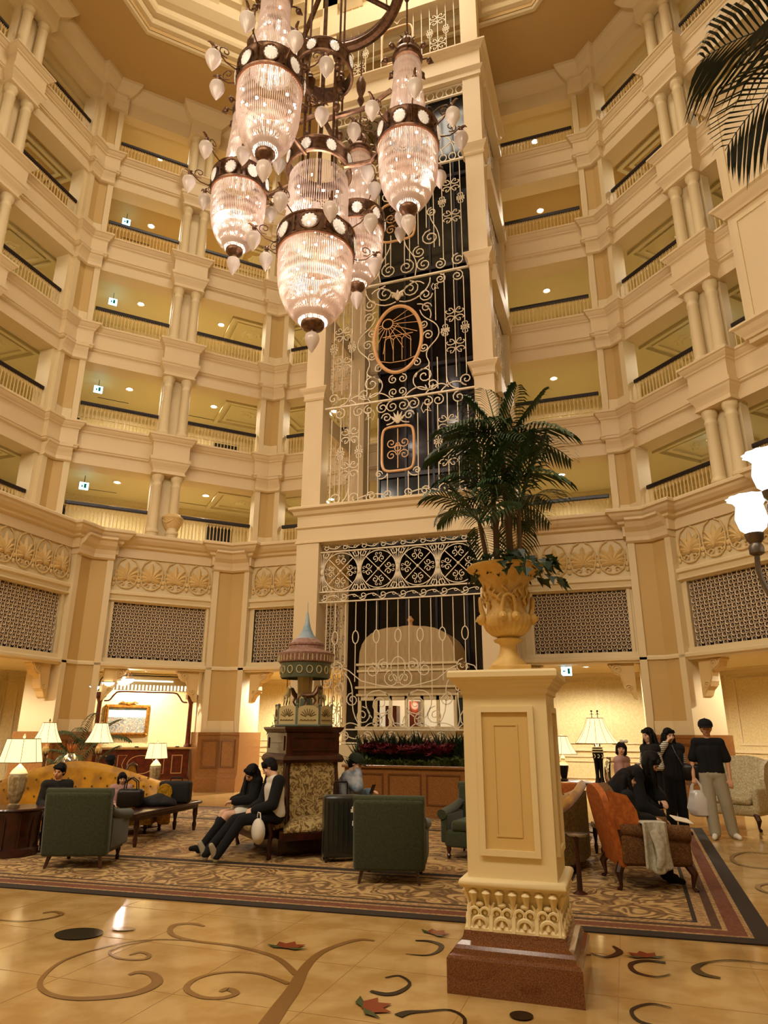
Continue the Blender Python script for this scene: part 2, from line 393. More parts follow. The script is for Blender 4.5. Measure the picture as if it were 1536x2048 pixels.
def frieze(i, a, b, n):
    A, t, nn, L = ed(i); ang = atan2(t.y, t.x); stp = (b-a)/n
    for q in range(n):
        x, y = pt(i, a+(q+.5)*stp, .012); inst('palmette', PAL, WALLS[i], loc=(x, y, 5.44), rz=ang, scale=(stp/.69, 1, 1))
frieze(0, 9.0, 15.6, 10); frieze(0, 16.8, 20.5, 6); frieze(1, .72, 3.47, 4); frieze(2, .72, 4.0, 5); frieze(2, 8.6, 11.5, 4); frieze(3, .72, 3.47, 4)

# pilasters at the corners --------------------------------------------------------------------
def pilaster(i, z0, z1, w, P, depth=.34, inset=(.16, .3), upper=True):
    W_ = WALLS[min(i, 4)]
    mb = MB(); sweep(mb, vjog(i, w-.06, 0), [(-depth, z0), (P-.05, z0), (P-.05, z1), (-depth, z1)]); mb.build('pilaster', X['tan'], W_)
    fr = MB(); e, zz = inset; pa = vjog(i, w, 0)
    for side in (0, 1):
        q = vjog(i, w, 0); j = i-1 if side == 0 else i; L = LEN(j)
        a, b = (L-w, L-w+e) if side == 0 else (w-e, w)
        fr.prism([pt(j, a, -depth), pt(j, b, -depth), pt(j, b, P), pt(j, a, P)], z0, z1)
    for za, zb in ((z0, z0+zz), (z1-zz*.7, z1)):
        sweep(fr, vjog(i, w-e+.01, 0), [(0, za), (P, za), (P, zb), (0, zb)])
    fr.build('pilaster_frame', X['cream'], W_)
for i in range(1, 5):
    V = VU
    for k in range(5):
        z0 = H[k]-.02; z1 = H[k+1]-.80 if k < 4 else 22.6
        pilaster(i, z0, z1, .47, .13, inset=(.17, .42))
        cap = MB(); zt = z1-(.0 if k < 4 else .08)
        sweep(cap, vjog(i, .49, 0), [(-.2, zt+.05), (.30, zt+.05), (.30, zt-.03), (.26, zt-.06), (.25, zt-.10), (.20, zt-.20), (.17, zt-.30), (.17, zt-.36), (.20, zt-.38), (.20, zt-.42), (.15, zt-.45), (-.2, zt-.45)])
        cap.build('pilaster_capital', X['pink'], WALLS[min(i, 4)])
    V = VL
    pilaster(i, 1.5, 6.6, .66, .2, depth=.9, inset=(.17, .38))
    cap = MB(); sweep(cap, vjog(i, .68, 0), [(-.2, 6.80), (.60, 6.80), (.60, 6.74), (.52, 6.70), (.44, 6.58), (.32, 6.48), (.28, 6.36), (.28, 6.26), (.22, 6.22), (-.2, 6.22)])
    cap.build('pilaster_capital', X['pink'], WALLS[min(i, 4)])
    g = MB(); sweep(g, vjog(i, .74, 0), [(-.95, 0), (.36, 0), (.36, .34), (.33, .38), (.30, .46), (.28, .5), (.28, 1.48), (.30, 1.5), (.30, 1.57), (-.95, 1.57)])
    g.build('granite_base', X['granite'], WALLS[min(i, 4)])
    for side in (0, 1):
        j = i-1 if side == 0 else i; L = LEN(j); g = MB()
        a, b = (L-.62, L-.15) if side == 0 else (.15, .62)
        A, t, n, L = ed(j); x, y = pt(j, a, 0); g.M = frame4((x, y, 0), atan2(t.y, t.x)); g.rim(0, b-a, .62, 1.38, .045, -.305, -.27)
        g.build('granite_panel', X['granite2'], WALLS[min(i, 4)])
# twin columns
colm = MB().lathe([(.17, 0), (.17, .08), (.19, .10), (.19, .14), (.155, .18), (.15, .22), (.135, 1.28), (.15, 1.30), (.15, 1.34), (.135, 1.36), (.135, 1.42), (.17, 1.47), (.18, 1.50), (.18, 1.58)], 20)
oc = colm.build('column', X['cream'], smooth=True); COLM = oc.data; bpy.data.objects.remove(oc)
V = VU
for i in (0, 1, 3, 4):
    m = MID[i]
    for k in range(5):
        sc = ((H[k+1]-DROP if k < 4 else 22.0)-H[k])/1.58
        for s in (-.28, .28):
            x, y = pt(i, m+s, .12); inst('column', COLM, WALLS[i], loc=(x, y, H[k]-.01), scale=(1, 1, sc))
        MB().prism([pt(i, m-.44, -.3), pt(i, m+.44, -.3), pt(i, m+.44, -.02), pt(i, m-.44, -.02)], H[k], H[k]+1.58*sc+.1).build('column_panel', X['cream'], WALLS[i])
        if k == 0: continue
        cap = MB(); z = H[k]-.80
        jp = [pt(i, m-.47), pt(i, m-.47, .32), pt(i, m+.47, .32), pt(i, m+.47)]
        sweep(cap, jp, [(-.2, z+.04), (.13, z+.04), (.13, z-.02), (.10, z-.05), (.09, z-.10), (.03, z-.22), (.0, z-.30), (.0, z-.36), (.03, z-.38), (.03, z-.42), (-.2, z-.42)])
        cap.prism([pt(i, m-.46, -.2), pt(i, m+.46, -.2), pt(i, m+.46, .31), pt(i, m-.46, .31)], z-.43, z-.38); cap.build('column_capital', X['pink'], WALLS[i])

# projecting pier of the northeast side, past the twin columns
V = VU
MB().prism([pt(3, 4.25, -.3), pt(3, 6.0, -.3), pt(3, 6.0, .34), pt(3, 4.25, .34)], 10.0, 16.9).build('pier', X['pink'], WALLS[3])
for za, zb in ((10.5, 13.3), (13.9, 16.5)):
    mb = MB(); x, y = pt(3, 4.25, 0); A, t, n, L = ed(3); mb.M = frame4((x, y, 0), atan2(t.y, t.x)); mb.rim(.12, 1.1, za, zb, .12, -.37, -.34); mb.build('pier_panel', X['cream'], WALLS[3])
for z in (10.45, 13.75, 17.0):
    pth = [pt(3, 4.25, -.2), pt(3, 4.25, .34), pt(3, 6.0, .34)]
    sweep(mb := MB(), pth, [(-.1, z), (.26, z), (.27, z-.06), (.2, z-.1), (.14, z-.2), (.08, z-.28), (.06, z-.34), (-.1, z-.34)]); mb.build('pier_cornice', X['pink'], WALLS[3])

# railings ---------------------------------------------------------------------------------
bal = MB()
for x, z in ((0, 0),): bal.tube([(0, 0, .02), (0, 0, .72)], .0155, 4)
bal.tube([(0, 0, .55), (.03, 0, .61), (.05, 0, .72)], .009, 3); bal.tube([(0, 0, .55), (-.03, 0, .61), (-.05, 0, .72)], .009, 3)
ob = bal.build('baluster', X['relief']); BALM = ob.data; bpy.data.objects.remove(ob)
LV = ['first', 'second', 'third', 'fourth', 'fifth']
BAYS = {0: [(9.0, 16.2, 'west side, near bay before the twin columns'), (17.3, 19.55, 'west side between twin columns and corner pilaster')],
        1: [(.5, 2.76, 'northwest side, left of the twin columns'), (3.64, 5.9, 'northwest side, right of the twin columns')],
        2: [(.5, 3.2, 'north wall, left of the lift tower'), (8.1, 10.5, 'north wall, right of the lift tower')],
        3: [(.5, 2.6, 'northeast side, left of the twin columns'), (3.6, 5.8, 'northeast side, past the twin columns')]}
# west jamb: short solid return before the corner pilaster
for k in range(5):
    MB().prism([pt(0, 19.56, -.5), pt(0, 20.1, -.5), pt(0, 20.1, -.01), pt(0, 19.56, -.01)], H[k]-.3, H[k+1]-1.2 if k < 4 else 22.1).build('jamb', X['cream'], WALLS[0])
for i in BAYS:
    A, t, nn, L = ed(i); ang = atan2(t.y, t.x)
    for a, b, where in BAYS[i]:
        for k in range(5):
            x, y = pt(i, a, -.12)
            th = thing('balcony_railing', 'cream balusters under dark handrail, %s gallery, %s' % (LV[k], where), 'railing', (x, y, H[k]), ang, 'gallery railings')
            n = max(4, round((b-a)/.11)); st = (b-a)/n
            MB().rbox(0, b-a, -.05, .05, .72, .83, .02, 2).build('handrail', X['rail'], th)
            MB().box(0, b-a, -.02, .02, 0, .03).build('bottom_rail', X['cream'], th)
            for q in range(n): inst('baluster', BALM, th, loc=((q+.5)*st, 0, 0))

# ------------------------------------------------------------------ gallery fittings
def disc(mb, r, z, h): mb.lathe([(r, z), (r, z+h)], 16)
DLM = MB(); DLM.lathe([(.095, .0), (.13, -.012), (.14, 0), (.14, .02)], 16, caps=False); o = DLM.build('rim', X['cream']); DLR = o.data; bpy.data.objects.remove(o)
o = MB().lathe([(.096, .004), (.0001, .006)], 16, caps=False).build('lens', X['dl']); DLL = o.data; bpy.data.objects.remove(o)
def downlight(x, y, z, label, power=24, cone=True, grp='recessed gallery downlights'):
    t = thing('downlight', label, 'light', (x, y, z), group=grp)
    inst('rim', DLR, t); inst('lens', DLL, t)
    if power: lamp('SPOT', 'downlight_bulb', (x, y, z-.02), power*5.6, (1, .90, .74), .06, aim=(x, y, z-3), spot=radians(165), blend=.4)
V = VU
spots = {0: [(13.5, 'near west bay'), (18.3, 'bay right of the west twin columns')], 1: [(1.9, 'left bay of the northwest side'), (4.7, 'right bay of the northwest side')],
         2: [(1.6, 'north wall left of the lift tower'), (9.2, 'north wall right of the lift tower')], 3: [(1.6, 'bay left of the northeast twin columns'), (4.6, 'bay past the northeast twin columns')]}
for k in range(5):
    z = (H[k+1]-DROP+.12 if k < 4 else 22.08)
    for i in spots:
        for s, where in spots[i]:
            x, y = pt(i, s, -1.5); downlight(x, y, z-.006, 'round recessed downlight, %s gallery ceiling, %s' % (LV[k], where), 26 if i != 3 else 14)
# ceiling coffers (moulded squares) in the corner galleries, slots and detectors
for k in range(5):
    z = (H[k+1]-DROP+.12 if k < 4 else 22.08)
    for i, s in ((0, 18.9), (1, 5.9), (2, .5), (3, 1.2), (3, 4.0)):
        mb = MB(); A, t, n, L = ed(i); x, y = pt(i, s, -1.7); mb.M = frame4((x, y, z), atan2(t.y, t.x))
        for e, hh in ((.95, .10), (.70, .06)):
            
                n0 = len(mb.v); M0 = mb.M; mb.M = M0 @ Matrix.Rotation(-pi/2, 4, 'X'); mb.rim(-e, e, -e, e, .12, -.02, hh); mb.M = M0
        mb.lathe([(.0001, -.08), (.16, -.06), (.2, -.02), (.32, -.03), (.36, 0)], 16, nf=8, flute=.1)
        mb.build('ceiling_moulding', X['plaster'], WALLS[i])
    for i, s in ((1, 1.2), (1, 4.2)):
        mb = MB(); A, t, n, L = ed(i); x, y = pt(i, s+.3, -2.6); mb.M = frame4((x, y, z), atan2(t.y, t.x)); mb.box(-.5, .5, -.02, .02, -.004, .01)
        mb.build('air_slot', X['dark'], WALLS[i])
    # doors and dark openings in the gallery back walls
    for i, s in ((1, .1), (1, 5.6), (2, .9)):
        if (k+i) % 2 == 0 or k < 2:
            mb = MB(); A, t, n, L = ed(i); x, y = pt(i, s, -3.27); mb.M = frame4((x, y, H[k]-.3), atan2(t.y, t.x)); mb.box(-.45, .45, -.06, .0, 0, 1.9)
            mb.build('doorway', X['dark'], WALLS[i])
    for i in (0, 1, 2, 3):      # dado rails and panel mouldings of the back walls
        mb = MB(); A, t, n, L = ed(i); x, y = pt(i, 0, -3.3); mb.M = frame4((x, y, H[k]-.3), atan2(t.y, t.x))
        lo = 8 if i == 0 else -1.3; q = lo
        while q < L+1.3:
            mb.box(q, q+.06, -.03, .0, .2, 2.1); mb.box(q+.28, q+.34, -.03, .0, .2, 2.1); q += 1.5
        mb.box(lo, L+1.3, -.04, 0, 2.0, 2.14); mb.build('wall_moulding', X['cream'], WALLS[i])
X['exitg'] = mat('lit_exit_sign', 'BFF6FF', emit=5, ecol=(.25, .75, 1, 1)); X['exitm'] = mat('exit_pictogram', '0E8F86', .5)
def exit_sign(x, y, z, a, label, arrow=True):
    t = thing('exit_sign', label, 'sign', (x, y, z), a, 'lit exit signs')
    MB().box(-.13, .13, -.03, .03, -.11, .11).build('lit_box', X["exitg"], t)
    m = MB()
    if arrow: m.box(-.09, -.02, -.036, -.03, -.012, .012); m.prism([(-.09, 0), (-.055, .03), (-.055, -.03)], -.036, -.03, 'y'); m.box(.03, .09, -.036, -.03, -.07, .07)
    else: m.box(.0, .07, -.036, -.03, -.07, .07); m.box(-.07, -.03, -.036, -.03, -.05, .02)
    m.build('pictogram', X['exitm'], t)
    MB().tube([(0, 0, .11), (0, 0, .34)], .01, 6).build('hanger', X['rail'], t)
for k, s in ((0, .95), (1, .95), (2, 1.0), (3, 1.05)):
    x, y = pt(1, s, -1.2); exit_sign(x, y, H[k+1]-DROP-.26, pi/4, 'blue-glowing hanging exit sign in the %s gallery, left end of the northwest side' % LV[k], False)
x, y = pt(3, 1.9, -1.4); exit_sign(x, y, H[1]-DROP-.22, -pi/4, 'green-blue hanging exit sign in the first gallery of the northeast side', False)
x, y = pt(3, 2.2, -1.4); exit_sign(x, y, H[2]-DROP-.2, -pi/4, 'green-blue hanging exit sign in the second gallery of the northeast side', False)
# ------------------------------------------------------------------ ground corridor behind the piers
V = VL
for i in range(5):
    L = LEN(i)
    A, t, n, L = ed(i); x, y = pt(i, 0, -3.4 if i != 0 else -4.5); 
# back walls of the corridor with panel mouldings
CW = offset_path(VL, -4.0)
for i in range(5):
    a = Vector(CW[i]); b = Vector(CW[i+1]); t = (b-a).normalized(); L = (b-a).length; ang = atan2(t.y, t.x)
    mb = MB(); mb.M = frame4((a.x, a.y, 0), ang); mb.box(-.2, L+.2, 0, .3, 0, 3.5); ww = struct(mb.build('wall_'+SIDE[i], X['wall']))
    mb = MB(); mb.M = frame4((a.x, a.y, 0), ang)
    mb.box(0, L, -.05, 0, 1.10, 1.18); mb.box(0, L, -.03, 0, .93, .98); mb.box(0, L, -.06, 0, 0, .22); mb.box(0, L, -.06, 0, 3.2, 3.35)
    q = .3
    while q < L:
        mb.rim(q, q+1.2, 1.3, 3.1, .05, -.03, 0); mb.rim(q, q+1.2, .34, .84, .04, -.03, 0)
        q += 1.5
    mb.build('wall_moulding', X['cream'], ww)
sweep(mb := MB(), VL, [(-.28, 3.5), (-.28, 3.32), (-4.4, 3.32), (-4.4, 3.5)]); struct(mb.build('ceiling', X['plaster']))
for i, s, w_, pw in ((0, 13.0, 'west corridor', 150), (0, 18, 'west corridor by the corner', 110), (1, 2.1, 'reception ceiling', 90), (2, 1.2, 'corridor left of the lift tower', 190), (2, 6, 'behind the lift tower', 30), (2, 10.2, 'corridor right of the lift tower', 110), (3, 1.8, 'northeast corridor', 50), (3, 3.6, 'northeast corridor near end', 16)):
    x, y = pt(i, s, -1.6); downlight(x, y, 3.315, 'round recessed downlight in the ground floor ceiling, %s' % w_, pw, grp='ground floor downlights')
x, y = pt(2, 9.75, -.5); exit_sign(x, y, 3.12, 0, 'green and white exit sign with left arrow under the grille right of the lift tower')
# scroll brackets at the opening corners
def corbel(i, s, dirn):
    mb = MB(); A, t, n, L = ed(i); x, y = pt(i, s, -.12); mb.M = frame4((x, y, 0), atan2(t.y, t.x)) @ Matrix.Scale(dirn, 4, (1, 0, 0))
    mb.M = mb.M @ Matrix.Translation((0, 0, 3.28*.2)) @ Matrix.Scale(.8, 4)
    pr = [(0, 3.28), (.78, 3.28), (.78, 3.18), (.70, 3.12), (.66, 3.0), (.55, 2.90), (.40, 2.86), (.34, 2.74), (.36, 2.6), (.30, 2.46), (.18, 2.36), (.10, 2.2), (0, 2.15)]
    mb.prism(pr, -.16, .16, 'y')
    for cx_, cz_, r in ((.50, 3.06, .15), (.2, 2.5, .11)):
        for yy in (-.17, .17): mb.tube([(cx_+r*(1-k/14)*cos(k*.8), yy, cz_+r*(1-k/14)*sin(k*.8)) for k in range(12)], .028, 5)
    mb.tube([(.72, -.17, 3.2), (.6, -.17, 3.0), (.42, -.17, 2.9), (.38, -.17, 2.7), (.3, -.17, 2.52), (.12, -.17, 2.3)], .03, 5)
    mb.build('corbel', X['relief'], WALLS[i])
for i, s, d in ((0, 20.4, -1), (1, .8, 1), (1, 3.37, -1), (2, .8, 1), (2, 11.4, -1), (2, 8.6, 1), (3, .85, 1), (3, 3.37, -1), (0, 15.5, 1)): corbel(i, s, d)
# stone urn on the ledge in front of the northwest columns
def ledge_urn(x, y, z, label):
    t = thing('stone_urn', label, 'urn', (x, y, z), group='stone urns on the ledge')
    MB().lathe([(.16, 0), (.16, .04), (.09, .08), (.07, .16), (.10, .2), (.2, .3), (.27, .45), (.29, .6), (.31, .62), (.31, .66), (.27, .68)], 20, flute=.03, nf=12).build('bowl', X['relief'], t, smooth=True)
    MB().lathe([(.26, .67), (.22, .74), (.1, .80), (.06, .84), (.085, .88), (.10, .94), (.07, 1.02), (.02, 1.08)], 16).build('lid', X['relief'], t, smooth=True)
    for s in (0, 1, 2, 3):
        a = s*pi/2; MB().tube([(.28*cos(a+u), .28*sin(a+u), .56-.12*sin((u+.7)/1.4*pi)) for u in (-.7, -.35, 0, .35, .7)], .022, 5).build('swag', X['relief'], t, smooth=True)
x, y = pt(1, 2.15, .20); ledge_urn(x, y, H[0], 'pale carved urn with lid on the ledge before the northwest twin columns')

# ------------------------------------------------------------------ lift tower
XC, TY = -4.76, 15.0; XL, XR = -7.32, -2.24; IL, IR = -6.80, -2.74
tw = MB()
for x0, x1 in ((XL, IL), (IR, XR)):
    tw.box(x0, x1, TY, TY+.45, 6.0, 28.4); tw.box(x0-.04, x1+.04, TY-.05, TY+.5, 0, 6.1)
    tw.box(x0, x1, TY+3.1, TY+3.7, 0, 28.4)
tower = struct(tw.build('wall_tower', X['pink']))
def tpart(mb, name, m='pink'): return mb.build(name, X[m], tower)
tp = [(XL, TY+3.4), (XL, TY), (XR, TY), (XR, TY+3.4)]
def tsweep(prof, name='tower_moulding', path=tp): tpart(sweep(MB(), path, prof), name)
LED = lambda z: [(-.4, z), (.22, z), (.24, z-.02), (.24, z-.07), (.16, z-.12), (.12, z-.2), (.06, z-.24), (.05, z-.30), (-.4, z-.30)]
def out(prof): return prof
# path runs so that its right side faces outward
tsweep(LED(7.0)); tsweep([(-.4, 6.70), (.05, 6.70), (.05, 6.12), (.08, 6.10), (.08, 6.06), (-.4, 6.06)], 'tower_beam'); tsweep([(-.4, 6.50), (.08, 6.50), (.10, 6.46), (.05, 6.42), (-.4, 6.42)])
tsweep(LED(20.9)); tsweep([(-.4, 20.6), (.05, 20.6), (.05, 20.1), (.1, 20.06), (.14, 20.02), (.1, 19.96), (.05, 19.9), (.05, 19.76), (-.4, 19.76)], 'tower_beam')
tsweep([(-.4, 24.0), (.05, 24.0), (.05, 23.2), (-.4, 23.2)], 'tower_beam')
for z in (10.38, 13.65, 17.25):      # caps that break round each post
    for x0, x1 in ((XL, IL), (IR, XR)):
        pth = [(x0, TY+.45), (x0, TY), (x1, TY), (x1, TY+.45)]
        tsweep([(-.1, z), (.12, z), (.14, z-.03), (.10, z-.10), (.05, z-.16), (.03, z-.24), (.03, z-.30), (.05, z-.32), (.02, z-.36), (-.1, z-.36)], 'post_cap', pth)
for z in (6.98, 10.2, 13.5, 16.8, 20.2):   # side bands of the shaft
    for x in (XL, XR): tpart(MB().box(x-.12, x+.12, TY+.4, TY+3.2, z-.5, z), 'side_beam')
tpart(MB().box(XL+.1, XR-.1, TY+.02, TY+.35, 0, 1.32), 'tower_plinth', 'cream')
# dark shaft lined with night-dark glass
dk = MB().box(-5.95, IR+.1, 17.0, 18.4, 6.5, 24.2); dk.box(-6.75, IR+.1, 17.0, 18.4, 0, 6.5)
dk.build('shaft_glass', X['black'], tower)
mm = MB()
for x in (-5.9, -5.1, -4.3, -3.5): mm.box(x-.03, x+.03, 16.94, 17.0, 0, 24.2)
for z in (5.0, 8.4, 11.7, 15.0, 18.3): mm.box(-5.95, -2.7, 16.93, 17.0, z-.06, z+.06)
mm.build('shaft_mullions', X['rail'], tower)

# scroll drawing kit: every stroke is a bar swept in the plane y = 0 of the screen
def sp(x, z, r, a0, turns=1.4, d=1, n=None, p=.85, r1=.12):
    n = n or int(9*turns)+2
    return [(x+r*((1-k/n)**p*(1-r1)+r1)*cos(a0+d*2*pi*turns*k/n), 0, z+r*((1-k/n)**p*(1-r1)+r1)*sin(a0+d*2*pi*turns*k/n)) for k in range(n+1)]
def ring(x, z, rx, rz=None, n=16): rz = rz or rx; return [(x+rx*cos(2*pi*k/n), 0, z+rz*sin(2*pi*k/n)) for k in range(n)]
def bez(p0, p1, p2, p3, n=8):
    o = []
    for k in range(n+1):
        t = k/n; a, b, c, d = (1-t)**3, 3*t*(1-t)**2, 3*t*t*(1-t), t**3
        o.append((a*p0[0]+b*p1[0]+c*p2[0]+d*p3[0], 0, a*p0[1]+b*p1[1]+c*p2[1]+d*p3[1]))
    return o
class Screen:
    def __init__(s, label, z0, y=TY+.12, name='iron_screen'):
        s.t = thing(name, label, 'iron screen', (XC, y, 0), group='scrolled iron screens of the lift tower'); s.sc = MB(); s.r = .017
    def st(s, pts, r=None, closed=False, mir=False):
        s.sc.tube(pts, r or s.r, 4, closed=closed)
        if mir: s.sc.tube([(-p[0], p[1], p[2]) for p in pts], r or s.r, 4, closed=closed)
    def bar(s, x, z0, z1, r=.014, mir=True):
        for q in ((x, -x) if mir and abs(x) > .01 else (x,)):
            MB().tube([(q, 0, z0), (q, 0, z1)], r, 4).build('bar', X['iron'], s.t)
    def rail(s, z, x0=-2.02, x1=2.02, h=.022): MB().box(x0, x1, -.03, .03, z-h, z+h).build('rail', X['iron'], s.t)
    def cross(s, x, z, big=True):
        global CROSS, FOUR
        for q in (x, -x): inst('quatrefoil', CROSS if big else FOUR, s.t, loc=(q, 0, z))
    def done(s, part='scrollwork'): s.sc.build(part, X['iron'], s.t, smooth=False, kind='stuff'); s.sc = MB()
def ornament(kind):
    m = MB()
    if kind == 0:      # small knotted cross on a bar
        for sx in (-1, 1):
            for sz in (-1, 1): m.tube([(0, 0, sz*.02), (sx*.05, 0, sz*.06), (sx*.07, 0, sz*.13), (sx*.03, 0, sz*.17)], .014, 4)
            m.ball((sx*.09, 0, .035), .03, 6, 4); m.ball((sx*.09, 0, -.035), .03, 6, 4)
            m.tube([(0, 0, 0), (sx*.09, 0, 0)], .014, 4)
    else:              # four C scrolls between three bars
        for sx in (-1, 1):
            for sz in (-1, 1):
                m.tube([(0, 0, sz*.10), (sx*.06, 0, sz*.05), (sx*.13, 0, sz*.03), (sx*.2, 0, sz*.05), (sx*.24, 0, sz*.11), (sx*.20, 0, sz*.14)], .014, 4)
                m.tube([(0, 0, sz*.02), (sx*.03, 0, sz*.12), (sx*.08, 0, sz*.19), (sx*.14, 0, sz*.20), (sx*.15, 0, sz*.14), (sx*.11, 0, sz*.13)], .014, 4)
    o = m.build('q', X['iron']); me = o.data; bpy.data.objects.remove(o); return me
CROSS = ornament(0); FOUR = ornament(1)
OFF = [.53, .79, 1.05, 1.30, 1.56, 1.82]

def leafstar(S, x, z, s=1, d=1):
    S.st([(x, 0, z), (x+d*.05*s, 0, z+.12*s), (x+d*.10*s, 0, z+.06*s), (x+d*.22*s, 0, z+.10*s), (x+d*.16*s, 0, z), (x+d*.22*s, 0, z-.10*s), (x+d*.10*s, 0, z-.05*s), (x+d*.05*s, 0, z-.12*s)], closed=True, r=.012)

# ---- first screen above the ledge: shaped cartouche frame among bars
S = Screen('cream iron screen with shaped cartouche frame, just above the lower tower ledge', 7)
S.rail(9.78); 
for x, a, b in ((.27, 7.05, 7.75), (.0, 7.05, 7.6), (.53, 7.05, 9.3), (.79, 7.2, 9.5), (1.05, 7.05, 9.45), (1.30, 7.05, 9.78), (1.56, 7.05, 9.45), (1.82, 7.25, 9.45)): S.bar(x, a, b)
S.cross(1.30, 8.92, False); S.cross(1.30, 7.98, False); S.cross(1.05, 8.44); S.cross(1.56, 8.44)
for x in (.15, .42): S.st(sp(x, 9.58, .17, pi/2, 1.5, -1), mir=True)
S.st(sp(.30, 9.28, .14, 0, 1.4, 1), mir=True)
for x, r in ((1.07, .16), (1.60, .17), (.80, .14)): S.st(sp(x, 9.58, r, pi/2, 1.4, -1 if x < 1.3 else 1), mir=True)
for x, r in ((.25, .12), (.70, .15), (1.15, .17), (1.65, .19)): S.st(sp(x, 7.2, r, -pi/2, 1.4, 1), mir=True)
S.st(bez((.0, 7.02), (.5, 7.35), (.9, 7.3), (1.3, 7.02)), mir=True); S.st(bez((1.3, 7.5), (1.34, 7.2), (1.5, 7.02), (1.8, 7.02)), mir=True)
for x in (-.62, .62): leafstar(S, x, 9.42, 1.2, 1 if x > 0 else -1)
S.st(bez((.0, 9.3), (.08, 9.15), (.1, 9.1), (.30, 9.08)), mir=True); S.st(sp(.5, 7.75, .1, pi, 1.3, -1), mir=True); S.st(bez((.27, 7.75), (.3, 7.66), (.4, 7.6), (.5, 7.63)), mir=True)
S.done()
lf = MB()
for a in (-.9, -.45, 0, .45, .9): lf.tube([(0, 0, 9.1), (.16*sin(a), 0, 9.1+.28*cos(a)*.8), (.22*sin(a*1.2), 0, 9.1+.34*cos(a))], [.03, .035, .005], 5)
lf.build('leaf_boss', X['iron'], S.t)
def shaped(cx, cz, w, h, closed=True):
    base = []
    for k in range(48):
        a = 2*pi*k/48; c, s_ = cos(a), sin(a); e = .38
        r = 1+.07*abs(cos(4*a)) if k % 6 else 1.1
        base.append((cx+w*math.copysign(abs(c)**e, c)*(.9+.1*r), 0, cz+h*math.copysign(abs(s_)**e, s_)*(.9+.1*r)))
    return base
MB().tube(shaped(0, 8.4, .42, .60), .035, 6, closed=True).build('cartouche_frame', X['gold'], S.t, smooth=True)
pl = MB()
for s_ in (-1, 1):
    pl.tube([(s_*p[0], 0, p[2]) for p in sp(.17, 8.55, .14, pi, 1.4, 1)], .015, 4); pl.tube([(s_*p[0], 0, p[2]) for p in sp(.17, 8.22, .14, pi, 1.4, -1)], .015, 4)
pl.tube([(0, 0, 7.86), (0, 0, 8.94)], .014, 4); pl.tube(ring(0, 8.4, .08), .015, 4, closed=True)
pl.build('cartouche_scrolls', X['gold'], S.t)

# ---- second screen: large oval medallion in a shield of scrolls
S = Screen('cream iron screen with large oval medallion and sun rays, middle of the tower', 10)
S.rail(13.36)
for x, a, b in ((1.05, 11.9, 13.0), (1.30, 10.0, 13.3), (1.56, 10.15, 13.05), (1.82, 10.2, 13.1), (.85, 9.9, 10.6), (1.07, 9.9, 10.8)): S.bar(x, a, b)
S.cross(1.56, 11.98, False); S.cross(1.56, 11.05, False); S.cross(1.30, 11.55); S.cross(1.82, 11.55)
for x, r, z in ((.35, .26, 13.02), (.78, .20, 12.75), (1.20, .15, 13.15), (1.66, .17, 13.15)): S.st(sp(x, z, r, pi/2 if z > 13 else 0, 1.6, -1), mir=True)
S.st(bez((.02, 12.75), (.15, 13.1), (.5, 13.4), (.75, 13.1)), mir=True)
S.st(bez((.05, 12.7), (.45, 12.5), (.95, 12.9), (.92, 13.25)), mir=True); leafstar(S, .95, 12.95, .9); leafstar(S, -.95, 12.95, .9, -1)
S.st(bez((.55, 12.5), (.8, 12.5), (1.0, 12.2), (.9, 12.0)), mir=True); S.st(sp(.80, 12.35, .15, 0, 1.4, 1), mir=True)
S.st(bez((.62, 12.3), (.7, 11.9), (1.15, 11.95), (1.13, 11.5)), mir=True); S.st(bez((1.13, 11.5), (1.1, 11.2), (.6, 11.15), (.85, 10.7)), mir=True)
leafstar(S, 1.18, 11.5, .9); leafstar(S, -1.18, 11.5, .9, -1)
for x, z, r, d in ((.72, 11.85, .13, 1), (.84, 11.5, .15, -1), (.72, 11.15, .13, 1), (.52, 10.75, .14, -1), (.92, 10.05, .18, 1), (.72, 10.32, .24, -1)): S.st(sp(x, z, r, pi, 1.5, d), mir=True)
S.st(bez((.85, 10.7), (.9, 10.45), (.45, 10.6), (.42, 10.25)), mir=True); S.st(bez((.42, 10.25), (.4, 10.0), (.7, 9.85), (.95, 9.95)), mir=True)
S.st(sp(.13, 10.35, .13, pi/2, 1.4, -1), mir=True); S.st(sp(.12, 9.98, .13, -pi/2, 1.4, 1), mir=True)
for x in (.55, 1.1, 1.5): S.st(bez((x-.35, 9.82), (x-.15, 10.05), (x+.1, 10.1), (x+.25, 9.9)), mir=True)
S.st(sp(1.80, 10.05, .17, -pi/2, 1.4, -1), mir=True); S.st(bez((1.3, 10.2), (1.32, 10.0), (1.4, 9.85), (1.6, 9.82)), mir=True)
S.done()
fl = MB()
for a in (-1.1, 0, 1.1): fl.tube([(0, 0, 12.75), (.10*sin(a), 0, 12.95), (.20*sin(a), 0, 13.02+.05*cos(a))], [.03, .06, .01], 6)
fl.box(-.16, .16, -.03, .03, 12.86, 12.92); fl.build('fleur_boss', X['iron'], S.t)
mo = MB().tube(ring(0, 11.55, .66, 1.0, 40), .05, 6, closed=True); mo.build('oval_frame', X['gold'], S.t, smooth=True)
ra = MB()                       # sun rays and plain arched gate inside the oval
ra.tube(ring(-.28, 12.05, .15), .016, 4, closed=True)
